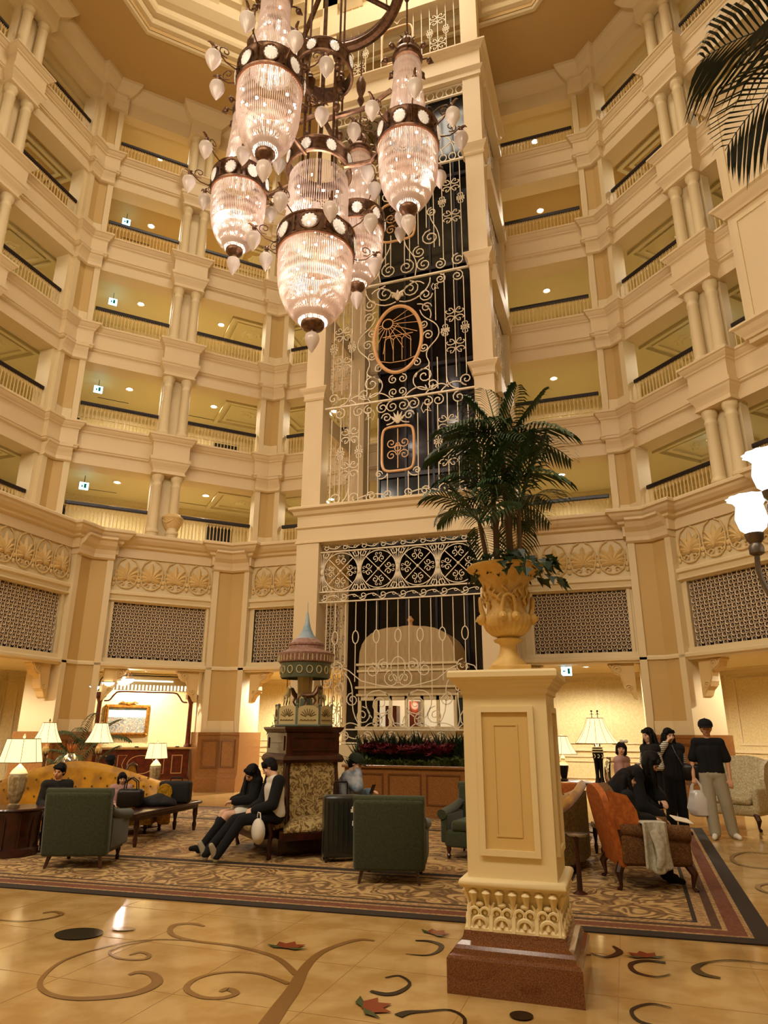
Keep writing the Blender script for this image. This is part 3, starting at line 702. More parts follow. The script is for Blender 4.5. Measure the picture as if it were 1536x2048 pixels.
for a in range(0, 12):
    an = -pi*.95+a*.32; x1, z1 = -.28+.15*cos(an), 12.05+.15*sin(an); L_ = .45
    for q in range(60):
        if ((x1+L_*cos(an))/.62)**2+((z1+L_*sin(an)-11.55)/.96)**2 < 1 and L_ < 1.1: L_ += .02
    if ((x1+.1*cos(an))/.62)**2+((z1+.1*sin(an)-11.55)/.96)**2 < 1: ra.tube([(x1, 0, z1), (x1+min(L_, .75)*cos(an), 0, z1+min(L_, .75)*sin(an))], .010, 4)
ra.build('sun_rays', X['gold'], S.t)
ga = MB()                       # a plain arcade of posts and arches standing in for the picture
for x in (-.36, -.12, .12, .36): ga.tube([(x, 0, 10.95-(.12-x*x)*.5), (x, 0, 11.5)], .011, 4)
for x in (-.24, 0, .24): ga.tube([(x+.12*cos(u), 0, 11.5+.12*sin(u)) for u in [pi*k/8 for k in range(9)]], .011, 4)
ga.tube([(-.42, 0, 11.66), (.42, 0, 11.66)], .012, 4); ga.tube([(-.24, 0, 11.66), (0, 0, 12.0), (.24, 0, 11.66)], .011, 4); ga.tube([(-.5, 0, 10.95), (-.2, 0, 10.86), (.2, 0, 10.86), (.5, 0, 10.95)], .011, 4)
ga.build('arcade', X['gold'], S.t)

# ---- third screen: hearts, half rounds and a row of rings
S = Screen('tall cream iron screen with ring row and heart scrolls, upper tower', 13)
S.rail(19.72); S.rail(19.38); S.rail(17.0)
n = 14
for q in range(n): S.st(ring(-1.9+q*3.8/(n-1), 19.55, .105, .14), closed=True)
for q in range(6): S.st(ring(-1.9+q*.27, 17.16, .10, .12), closed=True); S.st(ring(1.9-q*.27, 17.16, .10, .12), closed=True)
for z, r in ((18.95, .3), (18.5, .22)):
    S.st(bez((.75, 18.35), (.9, 18.9), (1.35, 19.35), (1.62, 19.0)), mir=True); S.st(sp(1.45, 18.9, .2, 0, 1.4, -1), mir=True)
    S.st(bez((.75, 18.35), (.5, 18.9), (.5, 19.2), (.85, 19.25)), mir=True); S.st(sp(.92, 19.05, .2, pi/2, 1.5, -1), mir=True)
S.st(bez((.75, 18.35), (1.2, 18.5), (1.5, 18.9), (1.8, 18.75)), mir=True); S.st(sp(1.75, 18.55, .18, pi/2, 1.4, -1), mir=True)
S.st([(1.0+.7*cos(u), 0, 17.25+.9*sin(u)) for u in [pi*k/10 for k in range(11)]], mir=True)
S.st([(1.0+.35*cos(u), 0, 17.25+.45*sin(u)) for u in [pi*k/8 for k in range(9)]], mir=True)
for u in (.5, 1.05, 1.57, 2.1, 2.65): S.st([(1.0+.35*cos(u), 0, 17.25+.45*sin(u)), (1.0+.7*cos(u), 0, 17.25+.9*sin(u))], mir=True)
for x, z in ((1.75, 18.1), (1.8, 17.7), (.2, 18.0), (.15, 17.5)): S.st(sp(x, z, .15, pi, 1.3, 1), mir=True)
for x, a, b in ((1.56, 13.4, 16.98), (1.30, 13.75, 16.9), (1.82, 13.7, 16.98), (1.05, 14.2, 16.2), (.84, 14.9, 16.3), (.6, 14.4, 16.3), (.2, 13.8, 14.6), (.35, 13.9, 14.7)): S.bar(x, a, b)
S.cross(1.56, 16.15, False); S.cross(1.56, 15.1, False); S.cross(1.30, 15.65); S.cross(1.82, 15.65)
for x, z, r, d in ((.95, 14.55, .26, 1), (1.05, 16.35, .16, -1), (.62, 14.15, .2, 1), (.25, 13.75, .24, -1), (.75, 13.72, .22, 1), (1.2, 13.62, .17, -1), (1.7, 13.66, .19, 1), (1.0, 15.4, .15, 1), (.3, 16.3, .24, 1), (.75, 16.6, .2, -1)): S.st(sp(x, z, r, pi/2, 1.6, d), mir=True)
S.st(bez((1.2, 14.2), (1.25, 14.9), (.9, 15.0), (.95, 15.4)), mir=True); S.st(bez((.5, 13.42), (.7, 14.2), (.1, 14.2), (.2, 14.9)), mir=True)
S.done()
MB().tube(shaped(0, 15.35, .5, .65), .035, 6, closed=True).build('cartouche_frame', X['gold'], S.t, smooth=True)
pl = MB()
for s_ in (-1, 1):
    pl.tube([(s_*p[0], 0, p[2]) for p in sp(.2, 15.5, .18, pi, 1.4, 1)], .015, 4); pl.tube([(s_*p[0], 0, p[2]) for p in sp(.2, 15.1, .16, pi, 1.4, -1)], .015, 4)
pl.build('cartouche_scrolls', X['gold'], S.t)

# ---- top screen above the upper ledge
S = Screen('topmost cream iron screen between the coffer and the upper tower ledge', 21)
for x in (0, .27)+tuple(OFF): S.bar(x, 20.95 if x > .3 else 20.95, 24.3 if x > .5 else 21.4)
S.cross(1.30, 21.6, False); S.cross(1.30, 22.6, False); S.cross(1.05, 22.1); S.cross(1.56, 22.1); S.cross(1.56, 23.4, False)
for x, r in ((.4, .15), (.95, .15), (1.45, .16), (1.75, .14)): S.st(sp(x, 21.1, r, -pi/2, 1.4, 1), mir=True)
S.st(bez((0, 22.95), (.1, 23.2), (.3, 23.2), (.35, 23.0)), mir=True); S.done()
MB().tube(shaped(0, 22.1, .5, .72), .035, 6, closed=True).build('cartouche_frame', X['gold'], S.t, smooth=True)

# ---- frieze of rosettes over the ground opening
S = Screen('wide cream iron frieze of four scrolled rosettes over the tower opening', 5, TY+.1); S.r = .013
for z in (6.05, 5.83, 4.83, 4.58): S.rail(z, h=.014)
def rosette(x, z):
    S.st(ring(x, z, .45, .46, 24), closed=True)
    for k in range(4):
        a = k*pi/2
        S.st([(x+.05*cos(a+pi/4), 0, z+.05*sin(a+pi/4)), (x+.44*cos(a+pi/4), 0, z+.44*sin(a+pi/4))])
        for s_ in (-1, 1):
            cx_, cz_ = x+.25*cos(a)-.085*s_*sin(a), z+.25*sin(a)+.085*s_*cos(a)
            S.st([(cx_+(p[0])*1, 0, cz_+p[2]) for p in sp(0, 0, .085, a+pi, 1.2, s_, n=9)])
            cx_, cz_ = x+.37*cos(a)-.04*s_*sin(a), z+.37*sin(a)+.04*s_*cos(a)
            S.st(sp(cx_, cz_, .05, a+pi, 1.0, -s_, n=6), r=.009)
    S.sc.ball((x, 0, z), .04, 8, 6)
    for sx in (-1, 1):
        for sz in (-1, 1): S.st(ring(x+sx*.40, z+sz*.42, .07, n=10), closed=True)
for q in range(4): rosette(-1.46+q*.975, 5.33)
for q in range(5):
    x = -1.95+q*.975; S.sc.ball((x, 0, 5.33), .05, 8, 8, sz=1.8)
    for s_ in (-1, 1):
        for a in (.15, .4, .7, 1.0): S.st([(x, 0, 5.33), (x+s_*.06*a, 0, 5.33+.2), (x+s_*.28*a, 0, 5.33+.47)], r=.008); S.st([(x, 0, 5.33), (x+s_*.06*a, 0, 5.33-.2), (x+s_*.28*a, 0, 5.33-.47)], r=.008)
S.done('rosettes')
def wave_row(S, z, h, n=8, d=1, x0=-1.98, w=3.96):
    st = w/n
    for q in range(n):
        x = x0+q*st
        S.st(sp(x+h*.5, z, h*.46, pi*1.0, 1.25, -d, n=11)); S.st(bez((x+h*.04, z), (x+h*.1, z+d*h*.75), (x+st*.62, z-d*h*.75), (x+st, z+d*h*.1))); S.st(sp(x+st*.80, z-d*h*.1, h*.22, 0, 1.0, d, n=7), r=.010)
wave_row(S, 5.94, .24); wave_row(S, 4.70, .24, d=-1); S.done('wave_bands')

# ---- ground screen
S = Screen('cream iron screen of bars with oval links and large scrolls above the flower bed', 1)
S.r = .014
for q, x in enumerate([0, .265, .53, .79, 1.05, 1.31, 1.57, 1.80]):
    ov = q % 2 == 0
    zb = {0: 2.75, 1: 3.0, 2: 2.55, 3: 2.3, 4: 2.7, 5: 3.1, 6: 2.85, 7: 2.9}[q]
    if ov:
        S.bar(x, 3.87, 4.56, .012); S.bar(x, zb, 3.57, .012)
        for s_ in ((-1, 1) if x else (1,)): S.st(ring(s_*x, 3.72, .075, .15, 14), closed=True)
    else: S.bar(x, zb, 4.56, .012)
top = [(0, 2.55), (.5, 2.62), (.9, 2.72), (1.2, 2.95), (1.5, 3.08), (1.75, 3.0), (1.9, 2.75)]
for a, b in zip(top, top[1:]): S.st([(a[0], 0, a[1]), (b[0], 0, b[1])], mir=True)
for x, z, r, d in ((1.5, 3.0, .16, 1), (1.75, 2.7, .17, -1), (1.45, 2.55, .15, 1), (1.6, 2.1, .17, -1), (1.62, 1.88, .24, 1), (.62, 2.95, .17, 1), (.34, 3.05, .15, -1), (.42, 2.2, .28, 1), (.15, 2.75, .2, -1), (.85, 1.95, .2, 1), (.5, 1.85, .14, 1), (1.1, 2.3, .16, -1)): S.st(sp(x, z, r, pi/2, 1.6, d), mir=True)
for a in (((.05, 1.72), (.5, 1.9), (-.1, 2.4), (.45, 2.5)), ((.45, 2.5), (.9, 2.5), (.8, 2.1), (.62, 1.9)), ((.0, 2.65), (.25, 2.9), (.2, 3.2), (.0, 3.25)), ((.9, 1.72), (1.3, 2.2), (.9, 2.5), (1.3, 2.9)), ((1.35, 1.72), (1.5, 2.0), (1.25, 2.3), (1.45, 2.7)), ((.1, 1.8), (.2, 2.2), (.35, 1.9), (.6, 1.75))): S.st(bez(*a), mir=True)
for q in range(7): S.st(bez((-1.9+q*.54, 1.66), (-1.75+q*.54, 1.85), (-1.6+q*.54, 1.82), (-1.36+q*.54, 1.66)))
S.rail(1.65, h=.015); S.rail(1.36, h=.015); wave_row(S, 1.5, .28, n=7); S.done()
# side screens of bars
for x, w_ in ((XR-.14, 'right'), (XL+.14, 'left')):
    t = thing('side_screen', 'narrow iron lattice closing the %s flank of the lift tower' % w_, 'iron screen', (x, TY+.5, 0), pi/2)
    for z0, z1 in ((7.1, 9.6), (10.25, 12.9), (13.55, 16.2), (16.9, 19.6), (21, 22.9), (1.35, 6.0)):
        for q in range(9): MB().tube([(.15+q*.29, 0, z0), (.15+q*.29, 0, z1)], .013, 4).build('bar', X['iron'], t)
        m = MB(); z = z0+.3
        while z < z1-.2:
            for q in range(0, 8, 2): m.tube([(p[0]+.3+q*.29, 0, p[2]) for p in sp(0, z, .13, pi/2, 1.2, 1)], .013, 4); m.tube([(p[0]+.5+q*.29, 0, p[2]) for p in sp(0, z+.2, .13, -pi/2, 1.2, -1)], .013, 4)
            z += .55
        m.build('scrollwork', X['iron'], t, kind='stuff')

# ---- lift cabin with a domed top
X['cabin'] = mat('cabin_paint', 'B89C6C', .45); X['glow'] = mat('lit_cabin_interior', 'F4D9A6', emit=.55, ecol=(1, .82, .5, 1))
cab = thing('lift_cabin', 'cream domed lift cabin standing behind the tower ironwork', 'lift cabin', (-4.72, 15.6, 0))
def arch(w, z0, zs, zt, n=14):
    p = [(-w, z0), (w, z0)]
    for k in range(n+1):
        a = pi*k/n; c, s_ = cos(a), sin(a); p.append((w*math.copysign(abs(c)**.62, c), zs+(zt-zs)*abs(s_)**.75))
    return p
bdy = MB().prism(arch(1.18, 2.45, 3.15, 4.0), 0, 1.3, 'y'); bdy.box(-1.18, 1.18, .0, 1.3, 1.3, 1.72)
bdy.build('dome', X['cabin'], cab, smooth=True, angle=25)
m = MB()
for z, e in ((3.15, .05), (3.0, .03), (2.62, .06), (2.45, .04), (1.72, .05)): m.box(-1.18-e, 1.18+e, -e, 1.3+e, z-.05, z)
m.build('band', X['cream'], cab)
m = MB()
for x in (-1.15, -.75, -.38, 0, .38, .75, 1.15): m.box(x-.035, x+.035, .0, .06, 1.7, 2.45)
m.box(-1.15, 1.15, .0, .05, 2.3, 2.45); m.build('window_frame', X['cream'], cab)
MB().box(-.95, .95, .9, .95, 1.72, 2.45).build('interior', X['glow'], cab); MB().add([], []).box(-.7, -.42, .6, .88, 1.72, 2.2).build('dark_panel_left', X['redwood'], cab); MB().box(-.1, .12, .6, .88, 1.72, 2.3).build('dark_panel_mid', X['redwood'], cab)  # two dark boxes added to break up the glow in the windows
MB().lathe([(.28, 4.0), (.28, 4.03), (.06, 4.05), (.05, 4.15), (.09, 4.2), (.02, 4.3)], 12, (0, .4, 0)).build('finial', X['gold'], cab)
MB().box(-1.0, 1.0, .1, 1.2, .0, 1.3).build('undercarriage', X['rail'], cab)
lamp('POINT', 'cabin_lamp', (-4.72, 16.1, 2.2), 6, (1, .8, .5), .1)
lamp('POINT', 'shaft_lamp', (-6.4, 16.0, 8.5), 12, (1, .8, .5), .1)

# ------------------------------------------------------------------ chandelier
ch = thing('chandelier', 'huge bronze chandelier with five crystal bead baskets and frosted drop bulbs', 'chandelier', (-4.9, 10.2, 0))
def basket_proto(R, zb, neck, ztop, nstr, zbot, arms_n=8, low=False):
    """Band centre at z = 0. Returns a part (band) with sub-parts."""
    h = .235
    band = MB()
    band.lathe([(R*.93, -h), (R*1.0, -h), (R*1.02, -h+.03), (R*.99, -h+.05), (R*.97, 0), (R*.99, h-.06), (R*1.03, h-.03), (R*1.03, h), (R*.93, h), (R*.93, h), (R*.93, -h)], 48, caps=False)
    for k in range(8):
        a = 2*pi*(k+.5)/8; band.M = frame4((R*.98*cos(a), R*.98*sin(a), 0), a-pi/2) ; band.tube([(0, .012, -h+.06), (0, .03, -.06), (0, .03, .06), (0, .012, h-.06)], [.03, .012, .012, .03], 5); band.ball((0, .02, 0), .022, 6, 4)
    band.M = Matrix.Identity(4)
    root = band.build('basket_band', X['bronze'], ch, smooth=True)
    MB().tube([(R*.97*cos(2*pi*k/48), R*.97*sin(2*pi*k/48), -h-.01) for k in range(48)], .018, 6, closed=True).build('copper_rim', X['copper'], root, smooth=True)
    med = MB(); med.lathe([(.0001, .05), (.05, .045), (.09, .03), (.115, 0)], 24, nf=12, flute=.10, caps=False); med.v = [(p[0]*.82, -p[2], p[1]*1.18) for p in med.v]
    mo = med.build('medallion', X['crystal'], None); mm = mo.data; bpy.data.objects.remove(mo)
    fr = MB(); fr.tube([(.108*cos(2*pi*k/20), 0, .15*sin(2*pi*k/20)) for k in range(20)], .016, 5, closed=True); fo = fr.build('bezel', X['bronze'], None, smooth=True); fm = fo.data; bpy.data.objects.remove(fo)
    for k in range(8):
        a = 2*pi*k/8; o = inst('medallion', mm, root, loc=(R*.99*cos(a), R*.99*sin(a), 0), rz=a+pi/2); o.scale = (1.28*R/.6, 1, 1.18)
        o = inst('medallion_bezel', fm, root, loc=(R*.995*cos(a), R*.995*sin(a), 0), rz=a+pi/2); o.scale = (1.28*R/.6, 1, 1.18)
    # bead strings of the bowl
    def strings(prof, n, name, rad=.0125, per=10):
        m = MB()
        for q in range(n):
            a = 2*pi*q/n; pts = []; rr = []
            for k in range(len(prof)-1):
                (r0, z0), (r1, z1) = prof[k], prof[k+1]
                L_ = sqrt((r1-r0)**2+(z1-z0)**2); ns = max(2, int(L_*per))
                for j in range(ns): t = j/ns; pts.append(((r0+(r1-r0)*t)*cos(a), (r0+(r1-r0)*t)*sin(a), z0+(z1-z0)*t)); rr.append(rad*(1.25 if len(rr) % 2 else .65))
            m.tube(pts, rr, 4, caps=False)
        return m.build(name, X['bead'], root, kind='stuff')
    B = [(R*.95, -h)]
    D = -h-zbot
    for k in range(1, 9):
        t = k/8; B.append((R*.95*(1-.70*t**3.6), -h-D*t))
    strings(B, nstr, 'bowl_beads', per=14 if not low else 12)
    N = [(R*.88 if low else R*.62, h), (R*.80 if low else neck*1.25, h+(ztop-h)*.35), (neck*1.05, h+(ztop-h)*.7), (neck, ztop)]
    strings(N, int(nstr*.75), 'neck_beads', per=9)
    rb = R*.30
    MB().lathe([(.0001, zbot-.20), (.045, zbot-.18), (.05, zbot-.13), (rb*.55, zbot-.11), (rb*.9, zbot-.06), (rb, zbot-.01), (rb*.98, zbot+.03), (rb*.7, zbot+.06)], 24).build('bottom_boss', X['bronze'], root, smooth=True)
    drop = MB(); drop.lathe([(.0001, -.39), (.02, -.36), (.07, -.27), (.12, -.16), (.142, -.075), (.125, .0), (.08, .035), (.05, .04)], 16, caps=False)
    do = drop.build('drop_bulb', X['frost'], root, smooth=True, loc=(0, 0, zbot-.22)); DM = do.data
    cap = MB(); cap.lathe([(.10, -.02), (.085, .03), (.045, .055), (.03, .1), (.045, .13), (.02, .16)], 12); cap.tube([(0, 0, .14), (.03, .0, .2), (.09, 0, .23), (.13, 0, .2)], [.02, .03, .02, .004], 5); cap.tube([(0, 0, .14), (-.03, 0, .2), (-.07, 0, .2)], [.02, .02, .004], 5)
    co = cap.build('bulb_cap', X['bronze'], None, smooth=True); CM = co.data; bpy.data.objects.remove(co)
    am = MB(); pts = [(-.52, 0, .02), (-.40, 0, -.07), (-.22, 0, -.02), (-.08, 0, .12), (0, 0, .22)]; am.tube(pts, .013, 6)
    am.tube([(-.2+.13*(1-k/13)*cos(-1.9+k*.75), 0, .20+.13*(1-k/13)*sin(-1.9+k*.75)) for k in range(12)], .011, 5); am.tube([(-.02, 0, .2), (.0, 0, .15)], .018, 5)
    ao = am.build('arm', X['bronze'], None, smooth=True); AM = ao.data; bpy.data.objects.remove(ao)
    for k in range(arms_n):
        a = 2*pi*(k+.5)/arms_n; rr = R+.46; zz = .06+(.16 if k % 2 else -.10)
        inst('drop_bulb', DM, root, loc=(rr*cos(a), rr*sin(a), zz)); inst('bulb_cap', CM, root, loc=(rr*cos(a), rr*sin(a), zz+.02), rz=a)
        inst('arm', AM, root, loc=(rr*cos(a), rr*sin(a), zz), rz=a)
    # glowing bulbs inside
    bm_ = MB(); bm_.ball((0, 0, 0), .026, 8, 6); bo = bm_.build('inner_bulb', X['bulb'], None, smooth=True); BM = bo.data; bpy.data.objects.remove(bo)
    rnd = random.Random(5)
    for k in range(26 if not low else 34):
        t = rnd.random(); z = -h-.02-D*t*.85; rr = R*.80*(1-.7*t**2.2); a = k*2.399
        inst('inner_bulb', BM, root, loc=(rr*cos(a), rr*sin(a), z))
    for k in range(12 if not low else 18):
        t = (k+.5)/(12 if not low else 18); z = h+(ztop-h)*t*.9; rr = neck*.75 if not low else R*.55; a = k*2.399
        inst('inner_bulb', BM, root, loc=(rr*cos(a), rr*sin(a), z))
    return root
PLM = (1, .88, .79)
def crown(root, neck, z):
    m = MB(); m.lathe([(neck*1.0, z-.03), (neck*1.12, z), (neck*1.18, z+.06), (neck*1.08, z+.16), (neck*.95, z+.2), (neck*.3, z+.24), (.05, z+.32), (.035, z+.5), (.06, z+.62), (.03, z+.8)], 24)
    m.build('crown', X['bronze'], root, smooth=True)
    lf = MB()
    for k in range(8):
        a = 2*pi*k/8; r = neck
        for (r0, z0), (r1, z1) in (((r*.6, z+.1), (r*.35, z+.6)),): lf.tube([(r0*cos(a), r0*sin(a), z0), (r*.75*cos(a), r*.75*sin(a), z+.35), (r1*cos(a), r1*sin(a), z1), ((r1+.08)*cos(a), (r1+.08)*sin(a), z1+.04)], [.03, .05, .03, .006], 5)
        lf.tube([(r*cos(a+.3), r*sin(a+.3), z+.05), ((r+.2)*cos(a+.3), (r+.2)*sin(a+.3), z+.12), ((r+.26)*cos(a+.3), (r+.26)*sin(a+.3), z-.02), ((r+.16)*cos(a+.3), (r+.16)*sin(a+.3), z-.06)], .016, 5)
        lf.ball(((r+.18)*cos(a+.3), (r+.18)*sin(a+.3), z+.03), .06, 8, 5, sz=1.2)
    lf.build('crown_leaves', X['bronze'], root, smooth=True, kind='stuff')
# satellites
A_ = radians(25.6); dv = Vector((-sin(A_), cos(A_))); lv = Vector((cos(A_), sin(A_)))
sat = [(-1.7*lv+.95*dv, 12.86), (-.95*lv-1.7*dv, 12.84), (1.7*lv-.95*dv, 12.64), (.95*lv+1.7*dv, 12.78)]
proto = basket_proto(.60, 0, .27, 2.05, 92, -1.66+.0)
crown(proto, .27, 2.05)
for k, (o2, z) in enumerate(sat):
    if k == 0: p = proto
    else: p = copy_tree(proto, ch)
    p.location = (o2.x, o2.y, z); p.rotation_euler = (0, 0, .3*k+.2)
    lamp('POINT', 'basket_lamp', (-4.9+o2.x, 10.2+o2.y, z-.7), 85, PLM, .12); lamp('POINT', 'basket_lamp', (-4.9+o2.x, 10.2+o2.y, z+.9), 26, PLM, .08)
main = basket_proto(.76, 0, .58, 1.72, 118, -1.78, low=True); main.location = (0, 0, 10.72); main.rotation_euler = (0, 0, .25)
lamp('POINT', 'basket_lamp', (-4.9, 10.2, 9.9), 150, PLM, .14); lamp('POINT', 'basket_lamp', (-4.9, 10.2, 11.7), 50, PLM, .10)
def drum(R, z, name='drum'):
    h = .2; m = MB(); m.lathe([(R*.93, -h), (R, -h), (R*1.03, -h+.03), (R*.98, -h+.06), (R*.98, h-.06), (R*1.03, h-.03), (R*1.0, h), (R*.93, h), (R*.93, -h)], 40, caps=False)
    r = m.build(name, X['bronze'], ch, smooth=True, loc=(0, 0, z))
    for c in list(proto.children):
        if c.name.startswith('medallion'):
            a = c.rotation_euler.z-pi/2; q = c.copy(); COL.objects.link(q); q.parent = r; q.location = (R*.99*cos(a), R*.99*sin(a), 0); q.scale = (1.15, 1, 1.05)
    return r
d1 = drum(.66, 12.68); d2 = drum(.64, 15.35)
# stems, hub arms and the great ring
m = MB()
for k in range(4):
    a = pi/4+k*pi/2+.3; m.tube([(.42*cos(a), .42*sin(a), 12.4), (.42*cos(a), .42*sin(a), 15.0)], .03, 8); m.tube([(.55*cos(a), .55*sin(a), 14.6), (.55*cos(a), .55*sin(a), 24)], .025, 8)
    for z in (13.9, 15.0, 15.6): m.ball((.5*cos(a), .5*sin(a), z), .08, 10, 8, sz=1.5)
    m.tube([(.5*cos(a), .5*sin(a), 15.2), (.46*cos(a), .46*sin(a), 15.45), (.5*cos(a), .5*sin(a), 15.6)], [.09, .12, .05], 8)
m.tube([(0, 0, 12.2), (0, 0, 28.0)], .045, 10); m.build('stem', X['bronze'], ch, smooth=True, kind='stuff')
m = MB()
for o2, z in sat: m.tube([(0, 0, 14.1+(z-12.8)), (o2.x*.55, o2.y*.55, 14.0+(z-12.8)), (o2.x*.82, o2.y*.82, 14.25+(z-12.8))], [.06, .05, .05], 8); m.tube([(o2.x*.3, o2.y*.3, 12.5), (o2.x*.6, o2.y*.6, 12.4), (o2.x*.72, o2.y*.72, 12.7)], [.05, .05, .03], 8)
m.build('cross_arms', X['bronze'], ch, smooth=True, kind='stuff')
m = MB(); m.tube([(1.7*cos(2*pi*k/64), 1.7*sin(2*pi*k/64), 18.15) for k in range(64)], .13, 8, closed=True); m.tube([(1.7*cos(2*pi*k/64), 1.7*sin(2*pi*k/64), 18.35) for k in range(64)], .07, 6, closed=True)
for k in range(4): a = k*pi/2+pi/4; m.tube([(0, 0, 18.2), (1.65*cos(a), 1.65*sin(a), 18.2)], .06, 8)
m.build('great_ring', X['bronze'], ch, smooth=True)
for o2, z in sat:
    MB().tube([(o2.x, o2.y, z+2.7), (o2.x, o2.y, 18.2)], .022, 8).build('suspension_rod', X['bronze'], ch, smooth=True)
    MB().lathe([(.03, 16.4), (.09, 16.55), (.05, 16.7), (.11, 16.9), (.13, 17.1), (.06, 17.3)], 12, (o2.x, o2.y, 0)).build('rod_finial', X['bronze'], ch, smooth=True)
for a in (.9, 2.6, 4.2, 5.6): MB().tube([(1.65*cos(a), 1.65*sin(a), 18.2), (1.2*cos(a), 1.2*sin(a), 28.4)], .018, 6).build('suspension_cable', X['bronze'], ch)

# ------------------------------------------------------------------ floor: inlays and carpet
X['inl'] = mat('bronze_stone_inlay', '8A6436', .15); X['inld'] = mat('black_stone_inlay', '2E2317', .15); X['joint'] = mat('joint_grout', 'A9824C', .3); X['inlr'] = mat('red_stone_inlay', '8A3F22', .15); X['inlg'] = mat('green_stone_inlay', '4A5130', .15)
INL = [
('stem', 0, [(-2.0, 3.6, .12), (-2.07, 4.03, 0.110), (-2.15, 4.43, 0.100), (-2.21, 4.74, 0.090), (-2.31, 5.12, 0.070), (-2.35, 5.47, 0.055), (-2.29, 5.75, 0.050), (-2.19, 5.92, 0.050), (-2.07, 5.93, 0.030)]),
('branch', 0, [(-2.31, 4.99, 0.050), (-2.63, 5.29, 0.045), (-3.05, 5.43, 0.040), (-3.41, 5.44, 0.040), (-3.66, 5.51, 0.040), (-3.80, 5.65, 0.045), (-3.85, 5.80, 0.050), (-3.73, 5.88, 0.050), (-3.59, 5.84, 0.030)]),
('curl', 0, [(-2.28, 4.81, 0.040), (-2.56, 4.92, 0.030), (-2.80, 4.87, 0.030), (-2.91, 4.70, 0.035), (-2.87, 4.51, 0.040), (-2.70, 4.41, 0.040), (-2.56, 4.44, 0.040), (-2.52, 4.54, 0.045), (-2.61, 4.59, 0.050), (-2.63, 4.53, 0.030)]),
('loop', 0, [(-3.41, 5.45, 0.020), (-3.75, 5.36, 0.020), (-3.95, 5.14, 0.020), (-4.04, 4.72, 0.025), (-3.88, 4.32, 0.030), (-3.65, 4.14, 0.040), (-3.39, 4.13, 0.055), (-3.14, 4.30, 0.070), (-3.11, 4.52, 0.070), (-3.24, 4.66, 0.060), (-3.36, 4.67, 0.050), (-3.39, 4.60, 0.030)]),
('small', 0, [(-3.75, 5.34, 0.015), (-3.87, 5.13, 0.015), (-3.86, 4.97, 0.020), (-3.68, 4.87, 0.025), (-3.51, 4.91, 0.030), (-3.53, 5.01, 0.030), (-3.64, 5.05, 0.030), (-3.67, 4.96, 0.020)]),
('left', 0, [(-5.44, 5.40, 0.020), (-5.15, 5.45, 0.025), (-5.03, 5.60, 0.030), (-5.03, 5.75, 0.040), (-5.16, 5.80, 0.040), (-5.22, 5.72, 0.020)]),
('hook', 1, [(-1.76, 6.04, 0.020), (-1.64, 6.06, 0.040), (-1.53, 5.98, 0.040), (-1.52, 5.81, 0.030), (-1.58, 5.70, 0.020), (-1.73, 5.68, 0.010)]),
('hook', 1, [(-1.72, 4.86, 0.030), (-1.61, 4.84, 0.050), (-1.54, 4.91, 0.040), (-1.52, 5.08, 0.020), (-1.63, 5.20, 0.020), (-1.71, 5.13, 0.015)]),
('hook', 1, [(-1.43, 4.53, 0.060), (-1.39, 4.60, 0.050), (-1.30, 4.65, 0.025), (-1.16, 4.72, 0.020), (-1.05, 4.62, 0.020), (-1.02, 4.41, 0.020)]),
('hook', 1, [(-0.42, 6.18, 0.010), (-0.30, 6.11, 0.030), (-0.20, 6.27, 0.050), (-0.25, 6.42, 0.020)]),
('hook', 1, [(0.12, 6.12, 0.040), (-0.02, 6.12, 0.040), (-0.12, 6.00, 0.035), (-0.09, 5.83, 0.030), (0.04, 5.77, 0.020), (0.14, 5.86, 0.010)]),
('hook', 1, [(0.46, 5.89, 0.030), (0.35, 5.94, 0.060), (0.32, 6.08, 0.050), (0.43, 6.25, 0.020), (0.61, 6.35, 0.020), (0.90, 6.34, 0.020)]),
('hook', 1, [(0.11, 5.20, 0.010), (-0.01, 5.23, 0.020), (-0.12, 5.09, 0.020), (-0.08, 4.92, 0.025), (0.08, 4.86, 0.030)]),
('ring', 0, [(1.73, 11.74, 0.040), (1.45, 11.76, 0.050), (1.21, 11.24, 0.050), (1.23, 10.67, 0.050), (1.52, 10.49, 0.050), (1.9, 10.7, .05)]),
('ring', 0, [(1.44, 9.57, 0.040), (1.23, 9.32, 0.050), (1.25, 9.0, 0.050), (1.5, 8.8, .04)])]
def smooth_line(P, n=5):
    o = []
    for i in range(len(P)-1):
        p0 = P[max(i-1, 0)]; p1 = P[i]; p2 = P[i+1]; p3 = P[min(i+2, len(P)-1)]
        for k in range(n):
            t = k/n; o.append(tuple(.5*((2*p1[j])+(-p0[j]+p2[j])*t+(2*p0[j]-5*p1[j]+4*p2[j]-p3[j])*t*t+(-p0[j]+3*p1[j]-3*p2[j]+p3[j])*t**3) for j in range(len(p1))))
    o.append(P[-1]); return o
def ribbon(P, z=.0, h=.003):
    P = smooth_line(P); pl = [(p[0], p[1]) for p in P]; vs = []; fs = []; n = len(P)
    for i, p in enumerate(P):
        a = Vector(pl[max(0, i-1)]); b = Vector(pl[min(n-1, i+1)]); t = (b-a).normalized(); q = Vector((t.y, -t.x))*max(p[2], .006)*.55
        vs += [(p[0]-q.x, p[1]-q.y, z+h), (p[0]+q.x, p[1]+q.y, z+h)]
    for i in range(n-1): fs.append((2*i, 2*i+1, 2*i+3, 2*i+2))
    return MB().add(vs, fs)
for q_, (nm, dk_, P) in enumerate(INL): ribbon(P, h=.003+.0004*q_).build('floor_inlay', X['inld' if dk_ else 'inl'], floor)
def flat(poly, m, z=.0092): MB().add([(x, y, z) for x, y in poly], [tuple(range(len(poly)))]).build('floor_inlay', X[m], floor)
